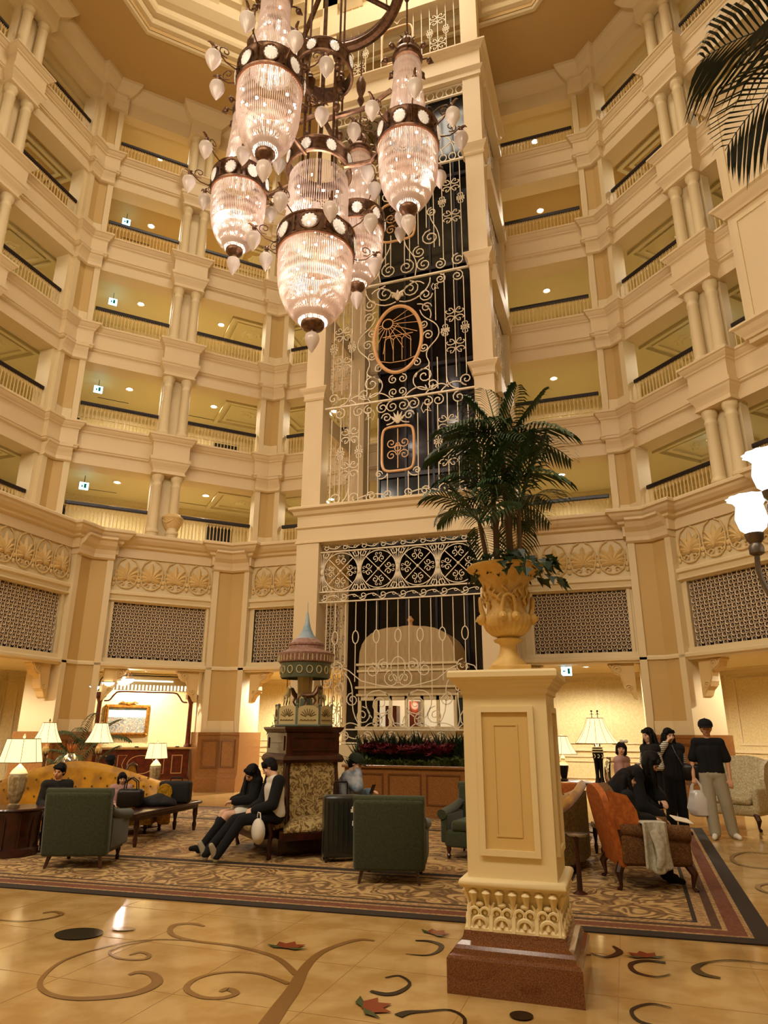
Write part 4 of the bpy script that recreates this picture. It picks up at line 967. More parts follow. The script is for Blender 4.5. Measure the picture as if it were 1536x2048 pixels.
def ell(x, y, a, b, r=0, n=20): return [(x+a*cos(u)*cos(r)-b*sin(u)*sin(r), y+a*cos(u)*sin(r)+b*sin(u)*cos(r)) for u in [2*pi*k/n for k in range(n)]]
flat(ell(-4.42, 5.28, .20, .17), 'inld'); flat(ell(-4.17, 5.52, .10, .06, .3), 'inl', .0096)
flat(ell(-.74, 4.77, .07, .07), 'inld')
def tulip(x, y, s, r):
    R = lambda P: [(x+s*(a*cos(r)-b*sin(r)), y+s*(a*sin(r)+b*cos(r))) for a, b in P]
    flat(R([(-.10, -.02), (-.13, .10), (-.05, .07), (0, .15), (.05, .07), (.13, .10), (.10, -.02), (0, -.06)]), 'inlr', .0092)
    flat(R([(-.10, -.01), (-.20, .0), (-.10, -.07), (0, -.05)]), 'inlg', .0096); flat(R([(.10, -.01), (.20, 0), (.10, -.07), (0, -.05)]), 'inlg', .0096)
tulip(-2.65, 5.54, .9, 0); tulip(-1.66, 6.29, .8, -.5); tulip(-1.63, 4.6, .95, -.9); tulip(-.02, 6.23, .8, .3)
# fine joints between the marble slabs
for k in range(16):
    if k < 9: MB().box(-9, 4, 2.6+k*.9-.002, 2.6+k*.9+.002, 0, .0015).build('slab_joint', X['joint'], floor)
    MB().box(-9.2+k*.9-.002, -9.2+k*.9+.002, 1.6, 14, 0, .0012).build('slab_joint', X['joint'], floor)

cc = [(0, '5E452A'), (.12, '8A6A40'), (.30, 'B8945A'), (.5, 'C9A76C'), (.66, 'A98450'), (.78, '8A5C38'), (.90, 'B08A54'), (1, '5E452A')]
X['car'] = patterned('carpet_field', 'B08A54', cc, 2.3, dist=1.1, wave=4.5)
X['car2'] = patterned('carpet_scroll_border', 'B08A54', [(0, '6A4E30'), (.18, '8C6C42'), (.36, 'BE9A62'), (.55, 'CBAA70'), (.72, 'A98650'), (.88, '7C5E38'), (1, '6A4E30')], 3.0, dist=1.5, wave=5)
X['cdk'] = mat('carpet_dark_edge', '33281D', .95); X['crd'] = mat('carpet_rust_stripe', '7A4A30', .95, col2='6A3C26', nscale=40); X['cbe'] = mat('carpet_beige_stripe', 'B79464', .95, col2='8E6C42', nscale=30); X['cbr'] = mat('carpet_brown_stripe', '5C4029', .95, col2='4A3220', nscale=25)
carpet = thing('carpet', 'large brown and gold scroll-patterned carpet with dark striped border', 'carpet')
RF = [(-11.6, 6.12), (1.0, 6.85), (1.12, 14.3), (-11.6, 14.3)]
def quadring(d0, d1, m, name='border_stripe', z=.012):
    a = offset_path(RF[::-1], d0, True); b = offset_path(RF[::-1], d1, True)
    MB().add([(x, y, z) for x, y in a+b]+[(x, y, 0) for x, y in a], [(i, (i+1) % 4, 4+(i+1) % 4, 4+i) for i in range(4)]+[(i, (i+1) % 4, 8+(i+1) % 4, 8+i) for i in range(4)]).build(name, X[m], carpet)
st_ = [(0, .16, 'cdk'), (.16, .2, 'cbe'), (.2, .34, 'crd'), (.34, .38, 'cbe'), (.38, .46, 'cbr'), (.46, .56, 'cbe'), (.56, .60, 'cdk'), (.60, 1.75, 'car2'), (1.75, 1.80, 'cdk'), (1.80, 1.9, 'cbe'), (1.9, 2.05, 'cdk'), (2.05, 2.1, 'cbe')]
for a, b, m in st_: quadring(a, b, m)
inn = offset_path(RF[::-1], 2.1, True); MB().add([(x, y, .012) for x, y in inn], [(0, 1, 2, 3)]).build('field', X['car'], carpet)

# ------------------------------------------------------------------ pedestal, urn, palm
PX, PY = -.815, 5.43
X['ped'] = mat('pedestal_cream', 'EBD6A0', .5, bump=.04); X['pedt'] = mat('pedestal_tan', 'DAB872', .55)
pd = thing('pedestal', 'tall square cream pedestal with tan panels on a polished granite plinth', 'pedestal', (PX, PY, 0))
def sq(w): return [(-w, -w), (w, -w), (w, w), (-w, w)][::-1]
def ssweep(prof, name, m, parent=pd, smooth=False):   # prof (half width, z) revolved square
    n = len(prof); vs = []; fs = []
    for w_, z in prof: vs += [(-w_, -w_, z), (w_, -w_, z), (w_, w_, z), (-w_, w_, z)]
    for j in range(n-1):
        for i in range(4): k = (i+1) % 4; fs.append((j*4+i, j*4+k, j*4+4+k, j*4+4+i))
    fs += [(3, 2, 1, 0), tuple((n-1)*4+i for i in range(4))]
    return MB().add(vs, fs).build(name, X[m], parent, smooth=smooth, angle=50)
ssweep([(.43, 0), (.43, .20), (.42, .215), (.395, .225), (.39, .25), (.375, .27), (.345, .29), (.335, .32), (.33, .345)], 'granite_plinth', 'granite2')
ssweep([(.325, .34), (.325, .36), (.30, .40), (.285, .46), (.283, .52), (.30, .57), (.325, .60)], 'carved_base', 'ped')
ssweep([(.335, .60), (.35, .61), (.357, .63), (.35, .65), (.335, .66), (.32, .66)], 'torus', 'ped', smooth=True)
ssweep([(.30, .66), (.30, 1.88)], 'shaft', 'ped')
ssweep([(.30, 1.86), (.315, 1.87), (.315, 1.90), (.34, 1.92), (.345, 1.935), (.36, 1.945), (.365, 1.96), (.385, 1.97), (.395, 1.985), (.395, 2.02), (.385, 2.035), (.0, 2.036)], 'cap', 'ped')
for k in range(4):
    R = Matrix.Rotation(k*pi/2, 4, 'Z')
    m = MB(); m.M = R
    m.rim(-.205, .205, .80, 1.78, .04, -.322, -.29)
    m.build('panel_frame', X['ped'], pd)
    m = MB(); m.M = R; m.box(-.165, .165, -.304, -.298, .835, 1.745); m.build('tan_panel', X['pedt'], pd)
    m = MB(); m.M = R
    m.rim(-.09, .09, .92, 1.66, .012, -.309, -.295); m.build('panel_bead', X['pedt'], pd)
    # flutes with domed heads above, acanthus leaves below
    for q in range(7):
        x = -.264+q*.088; m = MB(); m.M = R; m.tube([(x, -.315, .592), (x, -.318, .575), (x, -.305, .53), (x, -.292, .475)], [.02, .034, .020, .012], 8); m.build('flute', X['ped'], pd, smooth=True)
    for q in range(4):
        x = -.225+q*.15; m = MB(); m.M = R
        m.ball((x, -.300, .385), .030, 12, 8, sz=1.0, sy=.75); m.tube([(x+.046*cos(v), -.318, .385+.042*sin(v)) for v in [pi*(-.15+1.3*j/10) for j in range(11)]], [.004+.011*sin(pi*(j+1)/12) for j in range(11)], 6)
        for s_ in (-1, 1):
            m.ball((x+s_*.034, -.292, .452), .019, 10, 7, sy=.8); m.tube([(x+s_*.034+.029*cos(v), -.308, .452+.028*sin(v)) for v in [pi*(-.2+1.4*j/8) for j in range(9)]], [.003+.008*sin(pi*(j+1)/10) for j in range(9)], 6)
            m.tube([(x+s_*.072, -.318, .345), (x+s_*.070, -.302, .42), (x+s_*.064, -.297, .49), (x+s_*.05, -.312, .515)], [.016, .012, .012, .005], 6)
        m.ball((x, -.300, .500), .030, 10, 7, sy=.7, sz=.55)
        m.tube([(x, -.30, .35), (x, -.325, .38), (x, -.318, .42)], [.006, .014, .006], 5); m.build('acanthus_leaf', X['ped'], pd, smooth=True)
X['stone'] = mat('weathered_urn_stone', 'DDB769', .6, col2='CBA256', nscale=6, bump=.2, bscale=50)
ur = thing('garden_urn', 'large golden stone urn with mask handles standing on the pedestal', 'urn', (PX+.01, PY, 2.036), .25)
MB().rbox(-.15, .15, -.15, .15, 0, .055, .01, 2).build('foot_plate', X['stone'], ur)
MB().lathe([(.135, .055), (.125, .075), (.085, .12), (.066, .17), (.062, .21), (.07, .225), (.105, .24), (.11, .255), (.09, .265), (.07, .275)], 40, flute=.03, nf=20).build('stem', X['stone'], ur, smooth=True, angle=60)
MB().lathe([(.07, .27), (.12, .29), (.165, .33), (.19, .385), (.188, .43), (.178, .445)], 96, flute=.035, nf=24, caps=False).build('gadrooned_bowl', X['stone'], ur, smooth=True, angle=80)
MB().lathe([(.180, .44), (.16, .46), (.152, .50), (.152, .56), (.165, .64), (.19, .71), (.225, .765), (.27, .80), (.30, .815), (.305, .83), (.29, .84), (.25, .82), (.18, .76), (.0001, .70)], 48, caps=False).build('neck', X['stone'], ur, smooth=True, angle=60)
rl = MB(); rnd = random.Random(3)
for q in range(26):   # carved foliage round the neck
    a = 2*pi*q/26; z = .60+.05*sin(q*2.4)
    rl.tube([((.160+.004+.022*k/7)*cos(a+.10*sin(k*1.1)), (.160+.004+.022*k/7)*sin(a+.10*sin(k*1.1)), z-.06+.014*k) for k in range(8)], [.004+.010*sin(pi*k/7) for k in range(8)], 5)
rl.build('carved_foliage', X['stone'], ur, smooth=True, kind='stuff')
for k in range(4):
    a = k*pi/2-pi/2; m = MB(); m.M = Matrix.Rotation(a, 4, 'Z')
    m.tube([(.182, -.05, .44), (.20, -.05, .50), (.205, -.035, .565), (.205, 0, .585), (.205, .035, .565), (.20, .05, .50), (.182, .05, .44)], [.016, .015, .014, .014, .014, .015, .016], 8); m.build('handle', X['stone'], ur, smooth=True)
    for s_ in (-.05, .05): m = MB(); m.M = Matrix.Rotation(a, 4, 'Z'); m.ball((.198, s_, .415), .034, 10, 8, sz=1.1); m.tube([(.23, s_, .43), (.236, s_, .405)], [.006, .011], 6); m.ball((.222, s_-.012, .425), .006, 6, 4); m.ball((.222, s_+.012, .425), .006, 6, 4); m.build('mask', X['stone'], ur, smooth=True)
# palm
X['palm'] = mat('palm_leaf', '3A5228', .45, col2='243A1E', nscale=5); X['palmd'] = mat('dark_palm_leaf', '18261A', .5); X['trunk'] = mat('palm_trunk', '5A4426', .8, bump=.5); X['ivy'] = mat('ivy_leaf', '1E2F1A', .4, col2='31451F', nscale=8)
def frond(L_, rise, droop, nl=15, ll=.30, wid=.012, curl=.35, seed=0):
    rn = random.Random(seed); m = MB(); pts = []
    for k in range(13):
        t = k/12; pts.append(Vector((L_*t*(1-.12*t*t), 0, rise*t-droop*t*t)))
    m.tube(pts, [.007*(1-.75*k/12)+.001 for k in range(13)], 4)
    for q in range(nl):
        t = .16+.84*q/nl; j = min(11, int(t*12)); p = pts[j].lerp(pts[j+1], t*12-j); d = (pts[j+1]-pts[j]).normalized()
        l = ll*sin(pi*min(1, .18+t*.80))**.7*(.9+.2*rn.random())
        for s_ in (-1, 1):
            side = Vector((0, s_, 0)); dirv = (d*.75+side*.9+Vector((0, 0, .12))).normalized(); upv = Vector((0, 0, 1)); wv = dirv.cross(upv).normalized()*wid
            a = p; b = p+dirv*l*.4; c = p+dirv*l*.75+Vector((0, 0, -l*curl*.5)); e = p+dirv*l*.95+Vector((0, 0, -l*curl*1.3))
            m.add([a-wv*.3, a+wv*.3, b+wv, b-wv, c+wv*.8, c-wv*.8, e], [(0, 1, 2, 3), (3, 2, 4, 5), (5, 4, 6)])
    o = m.build('frond', X['palm'], None); me = o.data; bpy.data.objects.remove(o); return me
FR = [frond(.62, .50, .42, seed=1), frond(.74, .30, .46, seed=2), frond(.42, .72, .18, seed=3), frond(.70, .10, .34, seed=4)]
pm = thing('parlour_palm', 'dark green artificial palm with several trunks rising from the golden urn', 'plant', (PX, PY, 2.80))
tr = [((-.05, .0, 0), (-.06, .02, .72), .028), ((.06, .03, 0), (.03, .02, 1.12), .03), ((-.12, -.03, 0), (-.17, -.05, .45), .022), ((.12, -.02, 0), (.15, .02, .55), .02)]
for a, b, r in tr: MB().tube([a, ((a[0]+b[0])/2+.01, (a[1]+b[1])/2, b[2]/2), b], [r, r*.9, r*.7], 8).build('trunk', X['trunk'], pm, smooth=True)
rn = random.Random(11)
for (a, b, r), n in zip(tr, (12, 14, 9, 9)):
    for k in range(n):
        me = FR[(k*3+n) % 4] if k % 4 else FR[2]
        o = inst('frond', me, pm, loc=b); s = .82+.3*rn.random(); o.scale = (s, s, s)
        o.rotation_euler = (0, 0, 2*pi*k/n+rn.random()*.5); o.rotation_euler.y = -.1+.35*(rn.random()-.5)
iv = thing('ivy', 'dark broad-leaved ivy spilling over the rim of the golden urn', 'plant', (PX, PY, 2.80))
lf = MB(); lf.add([(0, 0, 0), (.035, .04, .012), (.045, .02, 0), (.085, 0, -.02), (.045, -.02, 0), (.035, -.04, .012)], [(0, 1, 2), (0, 2, 3), (0, 3, 4), (0, 4, 5)]); o = lf.build('leaf', X['ivy'], None); LFM = o.data; bpy.data.objects.remove(o)
for k in range(300):
    a = rn.random()*2*pi; rr = .10+.28*rn.random(); z = .02+.16*rn.random()-.25*max(0, rr-.22)
    if rr > .20 and 2.7 < a < 4.75: continue
    ext = 1.25 if -1.2 < a-2*pi < .4 or a < .5 else 1.0
    o = inst('leaf', LFM, iv, loc=(rr*cos(a)*ext, rr*sin(a)*ext, z-(.06 if ext > 1 and rr > .3 else 0))); o.rotation_euler = (rn.random()-.5, .3+rn.random()*.6, a+(rn.random()-.5)*1.5); o.scale = (1.25, 1.25, 1.25)
# tall palm whose fronds hang into the upper right corner
FR2 = []
def bigfrond(seed, L_=1.5, rise=.5, droop=1.0): return frond(L_, rise, droop, nl=24, ll=.60, wid=.011, curl=.35, seed=seed)
tpm = thing('tall_palm', 'tall palm with long dark drooping fronds reaching in at the upper right corner', 'plant', (1.95, 3.75, 0))
MB().tube([(0, 0, 0), (.03, 0, 2.5), (-.02, 0, 5.45)], [.12, .10, .08], 12).build('trunk', X['trunk'], tpm, smooth=True)
for k, (az, yy, me) in enumerate([(pi+.1, -.05, bigfrond(1, 1.25, .55, .62)), (pi+.75, .0, bigfrond(2, 1.15, .35, .75)), (pi-.6, -.1, bigfrond(3, 1.2, .6, .8)), (pi*1.6, 0, bigfrond(4)), (.3, 0, bigfrond(5)), (1.4, 0, bigfrond(6))]):
    me.materials.clear(); me.materials.append(X['palmd']); o = inst('frond', me, tpm, loc=(-.02, 0, 5.6)); o.rotation_euler = (0, yy, az)
# lamp post with ruffled glass shades beyond the right edge
X['shade_g'] = mat('ruffled_lit_glass', 'FFFFFF', .3, emit=2.6, ecol=(1, .97, .9, 1)); X['pewter'] = mat('pewter', '6B6258', .35, metal=.8)
lp = thing('branch_lamp', 'pewter lamp post whose ruffled white glass shades glow at the right edge', 'lamp', (1.10, 3.55, 0))
MB().lathe([(.14, 0), (.14, .05), (.07, .1), (.045, .3), (.035, 1.0), (.03, 2.0), (.05, 2.05), (.03, 2.2), (.02, 2.5)], 20).build('post', X['pewter'], lp, smooth=True)
for (x, y, z) in ((-.34, -.10, 2.78), (-.40, .14, 2.64), (.3, .2, 2.7), (.3, -.25, 2.7)):
    MB().tube(smooth_line([(0, 0, 2.25), (x*.35, y*.35, 2.08), (x*.8, y*.8, 2.13), (x, y, z-.32), (x, y, z-.17)], 4), .013, 8).build('arm', X['pewter'], lp, smooth=True)
    cup = MB().lathe([(.02, -.20), (.035, -.19), (.035, -.16), (.025, -.14), (.04, -.12), (.045, -.09)], 14, (x, y, z)).build('socket', X['pewter'], lp, smooth=True)
    gl = MB().lathe([(.03, -.09), (.06, -.06), (.072, -.01), (.066, .03), (.06, .06), (.075, .085), (.102, .098)], 48, (x, y, z), flute=.05, nf=12, caps=False); gl.build('glass_shade', X['shade_g'], lp, smooth=True)
lamp('POINT', 'branch_lamp_bulb', (.74, 3.5, 2.95), 9, (1, .93, .82), .08)

# ------------------------------------------------------------------ furniture
X['green'] = mat('green_wool', '3A4020', .95, col2='2E3419', nscale=60, bump=.4, bscale=180, sheen=.3)
X['gold_s'] = patterned('gold_damask', 'B58A20', [(0, '9E6E00'), (.3, 'C08A06'), (.5, 'DCA81C'), (.7, 'C08A06'), (1, '8A5E00')], 13, dist=1.5, wave=4, rough=.6)
X['gold_v'] = mat('gold_velvet', 'D09600', .5, col2='AA7600', nscale=5, sheen=.6)
X['must'] = patterned('mustard_outside_back', '6A5326', [(0, '4C3B1C'), (.4, '75602F'), (.55, '8A7238'), (1, '4C3B1C')], 15, dist=1.5, wave=4)
X['orange'] = mat('orange_fabric', 'B8641E', .7, col2='9C5018', nscale=20, bump=.2)
X['rust'] = patterned('rust_woven', '60401E', [(0, '4C3016'), (.4, '6A4620'), (.6, '7C5528'), (1, '482C12')], 20, dist=.8, wave=5, rough=.85)
X['floral'] = patterned('gold_floral_tapestry', '8A713E', [(0, '5A4320'), (.2, '86683A'), (.42, 'B59B63'), (.6, 'BFA870'), (.78, '8E7240'), (1, '4E3A1C')], 10, dist=.9, wave=4, rough=.85)
X['wcream'] = patterned('cream_damask', 'CDBE96', [(0, 'A8966A'), (.35, 'CFC199'), (.6, 'DDD2AE'), (1, 'A08D60')], 20, dist=1.0, wave=4, rough=.8)
X['shade'] = mat('lit_lampshade', 'F4DFA8', .8, emit=1.15, ecol=(1, .80, .42, 1)); X['braid'] = mat('shade_braid', '6E5426', .8)
X['porc'] = mat('lamp_porcelain', 'B9A682', .3, col2='8A7650', nscale=14); X['ivory'] = mat('ivory', 'EFE6CF', .4); X['jet'] = mat('jet_black', '0D0A0A', .25)
X['glass'] = mat('clear_glass', 'FFFFFF', .03, trans=1, ior=1.3)
BOT = [(.016, 0), (.022, .02), (.03, .05), (.018, .07), (.034, .12), (.03, .16)]
def turned(mb, x, y, h, r=1.0): mb.lathe([(a*r, z*h/.16) for a, z in BOT], 12, (x, y, 0))
def legs(t, pts, h, r=1.0, m='mahog', splay=0):
    for x, y in pts:
        g = MB()
        if splay: g.tube([(x*(1+splay), y*(1+splay), 0), (x, y, h)], [.016, .03], 4)
        else: turned(g, x, y, h, r)
        g.build('leg', X[m], t, smooth=not splay)
def club_chair(x, y, rz, label, cloth='green', grp=None):
    t = thing('armchair', label, 'chair', (x, y, 0), rz, grp)
    legs(t, [(-.30, -.31), (.30, -.31)], .16, splay=.12); legs(t, [(-.31, .33), (.31, .33)], .17, 1.0)
    MB().rbox(-.36, .36, -.36, .38, .15, .36, .04).build('seat_base', X[cloth], t, smooth=True)
    MB().rbox(-.26, .26, -.24, .40, .35, .48, .05).build('seat_cushion', X[cloth], t, smooth=True)
    b = MB(); b.add([], []); b.M = Matrix.Translation((0, -.30, .15)) @ Matrix.Rotation(radians(7), 4, 'X'); b.rbox(-.40, .40, -.09, .07, 0, .74, .045); b.build('backrest', X[cloth], t, smooth=True)
    MB().tube([(-.40, -.39, .86), (.40, -.39, .86)], .062, 14).build('back_roll', X[cloth], t, smooth=True, angle=60)
    for s in (-1, 1):
        a = MB(); a.tube([(s*.36, -.30, .66), (s*.37, -.1, .60), (s*.38, .15, .57), (s*.38, .40, .55)], [.05, .06, .065, .065], 12); a.rbox(s*.36-.05, s*.36+.05, -.30, .38, .2, .56, .03)
        a.build('arm', X[cloth], t, smooth=True)
    return t
club_chair(-6.60, 7.80, .36, 'dark green armchair seen from behind, beside the drum table at the left', grp='green armchairs')
club_chair(-2.68, 8.27, .22, 'dark green armchair seen from behind, right of the dark suitcase', grp='green armchairs')
t = club_chair(-2.02, 10.05, pi-.12, 'green buttoned armchair facing the camera behind the pedestal', grp='green armchairs')
bt = MB()
for i in range(4):
    for j in range(3): bt.ball((-.24+.16*i+(.08 if j % 2 else 0)-.04, -.20-.03*j, .56+.11*j), .016, 8, 6)
bt.build('buttons', X['green'], t, smooth=True)
club_chair(-5.9, 12.0, 2.6, 'green armchair behind the resting couple, by the red granite pier', grp='green armchairs')
# drum table and lamps
t = thing('drum_table', 'dark turned wooden drum table at the left edge carrying a lamp', 'table', (-8.0, 7.98, 0))
MB().lathe([(.34, 0), (.36, .02), (.36, .10), (.33, .12), (.335, .20), (.33, .30), (.34, .42), (.35, .50), (.36, .53), (.36, .56), (.33, .565)], 40, sy=1).build('drum', X['mahog'], t, smooth=True)
MB().lathe([(.34, .56), (.385, .57), (.395, .585), (.385, .60), (.0, .602)], 40).build('table_top', X['mahog'], t, smooth=True)
for k in range(12): a = 2*pi*k/12; MB().tube([(.345*cos(a), .345*sin(a), .12), (.345*cos(a), .345*sin(a), .5)], .012, 4).build('moulding', X['mahog'], t)
def shade(t, z0, z1, r0, r1, square=False, bell=0, n=8):
    seg = 4 if square else 32
    prof = [(r0+(r1-r0)*k/8-bell*sin(pi*k/8), z0+(z1-z0)*k/8) for k in range(9)]
    m = MB()
    if square: m.M = Matrix.Rotation(pi/4, 4, 'Z')
    m.lathe(prof, seg, caps=False, sy=1 if not square else .7); sh = m.build('lamp_shade', X['shade'], t, smooth=not square)
    r = MB()
    if square: r.M = Matrix.Rotation(pi/4, 4, 'Z')
    for rr, zz in ((prof[0][0], z0), (prof[-1][0], z1)): r.tube([(rr*cos(2*pi*k/seg), rr*sin(2*pi*k/seg)*(1 if not square else .7), zz) for k in range(seg)], .007, 4, closed=True)
    for k in range(n):
        a = 2*pi*k/n; r.tube([((p[0]+.003)*cos(a), (p[0]+.003)*sin(a)*(1 if not square else .7), p[1]) for p in prof], .004, 3)
    r.build('braid', X['braid'], sh)
def table_lamp(x, y, z, label, kind, s=1.0, rz=0):
    t = thing('table_lamp', label, 'lamp', (x, y, z), rz, 'lit table lamps'); t.scale = (s, s, s)
    if kind == 'urn':
        MB().lathe([(.075, 0), (.08, .03), (.05, .05), (.07, .08), (.11, .22), (.125, .38), (.12, .42), (.10, .44)], 20, flute=.04, nf=10).build('lamp_body', X['porc'], t, smooth=True)
        MB().lathe([(.115, .43), (.12, .45), (.09, .50), (.05, .54), (.03, .56), (.012, .58), (.010, .72)], 20).build('lamp_neck', X['ivory'], t, smooth=True)
        shade(t, .60, .93, .29, .22, square=True, n=8); hz = .78
        MB().lathe([(.01, .93), (.02, .96), (.006, 1.0)], 8).build('finial', X['ivory'], t)
    elif kind == 'tall':
        MB().lathe([(.10, 0), (.11, .03), (.06, .06), (.04, .12), (.03, .2), (.035, .40), (.03, .44), (.055, .47), (.065, .55), (.04, .62), (.02, .64), (.012, .66), (.012, .80)], 20).build('lamp_body', X['bronze'], t, smooth=True)
        MB().lathe([(.056, .48), (.068, .55), (.045, .61)], 20, flute=.05, nf=8, caps=False).build('glass_knop', X['porc'], t, smooth=True)
        shade(t, .68, 1.05, .27, .12, bell=.02); hz = .86
        MB().lathe([(.008, 1.05), (.02, 1.08), (.006, 1.13)], 8).build('finial', X['bronze'], t)
    elif kind == 'black':
        MB().lathe([(.07, 0), (.075, .02), (.05, .04), (.06, .08), (.095, .24), (.09, .27)], 24).build('lamp_body', X['jet'], t, smooth=True)
        MB().lathe([(.098, .27), (.07, .31), (.035, .34), (.03, .37), (.05, .39), (.03, .43), (.012, .45), (.01, .6)], 24).build('lamp_neck', X['ivory'], t, smooth=True)
        shade(t, .47, .79, .27, .11, bell=.02); hz = .62
        MB().ball((0, 0, .83), .022, 10, 8).build('finial', X['ivory'], t)
    else:
        for dx in (-.035, .035): MB().lathe([(.05, 0), (.04, .04), (.03, .1), (.04, .34), (.055, .42), (.06, .5), (.05, .56), (.02, .6), (.01, .72)], 14, (dx, 0, 0)).build('lamp_body', X['jet'], t, smooth=True)
        w_ = MB()
        for dx in (-.035, .035):
            for z in (.5, .54, .58): w_.tube([(dx+.056*cos(2*pi*k/16), .056*sin(2*pi*k/16), z) for k in range(16)], .008, 5, closed=True)
            for k in range(6): a = k*pi/3; w_.tube([(dx+.058*cos(a+.4*sin(q)), .058*sin(a+.4*sin(q)), .40+.02*q) for q in range(4)], .007, 4)
        w_.build('white_banding', X['ivory'], t, kind='stuff')
        shade(t, .64, 1.06, .36, .14, bell=.03, n=12); hz = .84
        f = MB()
        for dx in (-.05, .05): f.tube([(dx, 0, 1.06), (dx, 0, 1.16)], .007, 5); f.ball((dx, 0, 1.18), .018, 8, 6); f.tube([(dx-.03, 0, 1.12), (dx, 0, 1.14), (dx+.03, 0, 1.12)], .006, 4)
        f.build('finial', X['jet'], t)
    lamp('POINT', 'table_bulb', (x, y, z+hz*s), 7, (1, .78, .45), .04)
table_lamp(-8.0, 7.95, .602, 'fluted ceramic lamp with lit square shade on the drum table at the left edge', 'urn', .95)
def side_table(x, y, h, r, label):
    t = thing('side_table', label, 'table', (x, y, 0), group='small round side tables')
    MB().lathe([(r*.6, 0), (r*.62, .03), (.05, .06), (.04, h*.5), (.06, h-.08), (r*.5, h-.04)], 20).build('pedestal_base', X['mahog'], t, smooth=True)
    MB().lathe([(r*.9, h-.04), (r, h-.03), (r, h-.01), (r*.97, h), (0, h)], 32).build('table_top', X['mahog'], t, smooth=True)
side_table(-10.7, 11.2, .69, .32, 'dark round side table left of the glass vase'); table_lamp(-10.7, 11.2, .69, 'tall bronze lamp with bell shade, left of the indoor palm', 'tall')
side_table(-10.0, 11.85, .69, .3, 'dark round side table behind the yellow sofa hump'); table_lamp(-10.0, 11.85, .69, 'tall bronze lamp with bell shade, right of the glass vase', 'tall')
side_table(-8.0, 11.0, .66, .25, 'dark round side table behind the right end of the yellow sofa'); table_lamp(-8.0, 11.0, .66, 'fluted ceramic lamp with lit square shade before the reception desk', 'urn', .78, .4)
side_table(-1.17, 14.1, .75, .45, 'dark round side table with the small black lamp'); table_lamp(-1.17, 14.1, .75, 'small lamp with black jar body just right of the pedestal', 'black')
side_table(-.5, 13.1, .79, .4, 'dark round side table with the twin-stem lamp'); table_lamp(-.49, 13.1, .79, 'large lamp with twin black and white stems and flared shade', 'twin')
# glass vase and indoor palm
t = thing('glass_vase', 'large faceted silver glass vase with orange blooms among the left lamps', 'vase', (-10.35, 11.5, .69))
side_table(-10.35, 11.5, .69, .22, 'small dark table under the silver glass vase')
X['silver'] = mat('mercury_glass', 'C9C4BA', .12, metal=.85, col2='8F8A80', nscale=10)
MB().lathe([(.08, 0), (.06, .03), (.10, .08), (.155, .20), (.16, .30), (.12, .42), (.07, .48), (.08, .50)], 24, flute=.03, nf=12).build('vase_body', X['silver'], t, smooth=True)
X['bloom'] = mat('orange_bloom', 'B4682A', .6)
m = MB()
for k in range(7): a = k*.9; m.tube([(0, 0, .46), (.05*cos(a), .05*sin(a), .56), (.10*cos(a), .10*sin(a), .66)], [.008, .02, .004], 5)
m.build('blooms', X['bloom'], t, smooth=True)
t = thing('indoor_palm', 'bushy green potted palm behind the left lamps and glass vase', 'plant', (-11.1, 12.6, 0))
MB().lathe([(.2, 0), (.26, .4), (.28, .42)], 20).build('pot', X['mahog'], t, smooth=True)
F3 = [frond(1.15, 1.0, .75, nl=20, ll=.34, wid=.02, seed=21), frond(.95, 1.3, .55, nl=20, ll=.32, wid=.02, seed=22)]
X['palm3'] = mat('sage_palm_leaf', '4A5734', .6)
for me in F3: me.materials.clear(); me.materials.append(X['palm3'])
for k in range(16): o = inst('frond', F3[k % 2], t, loc=(0, 0, .5+.35*(k % 3))); o.rotation_euler = (0, -.1+.02*k, k*2.4)
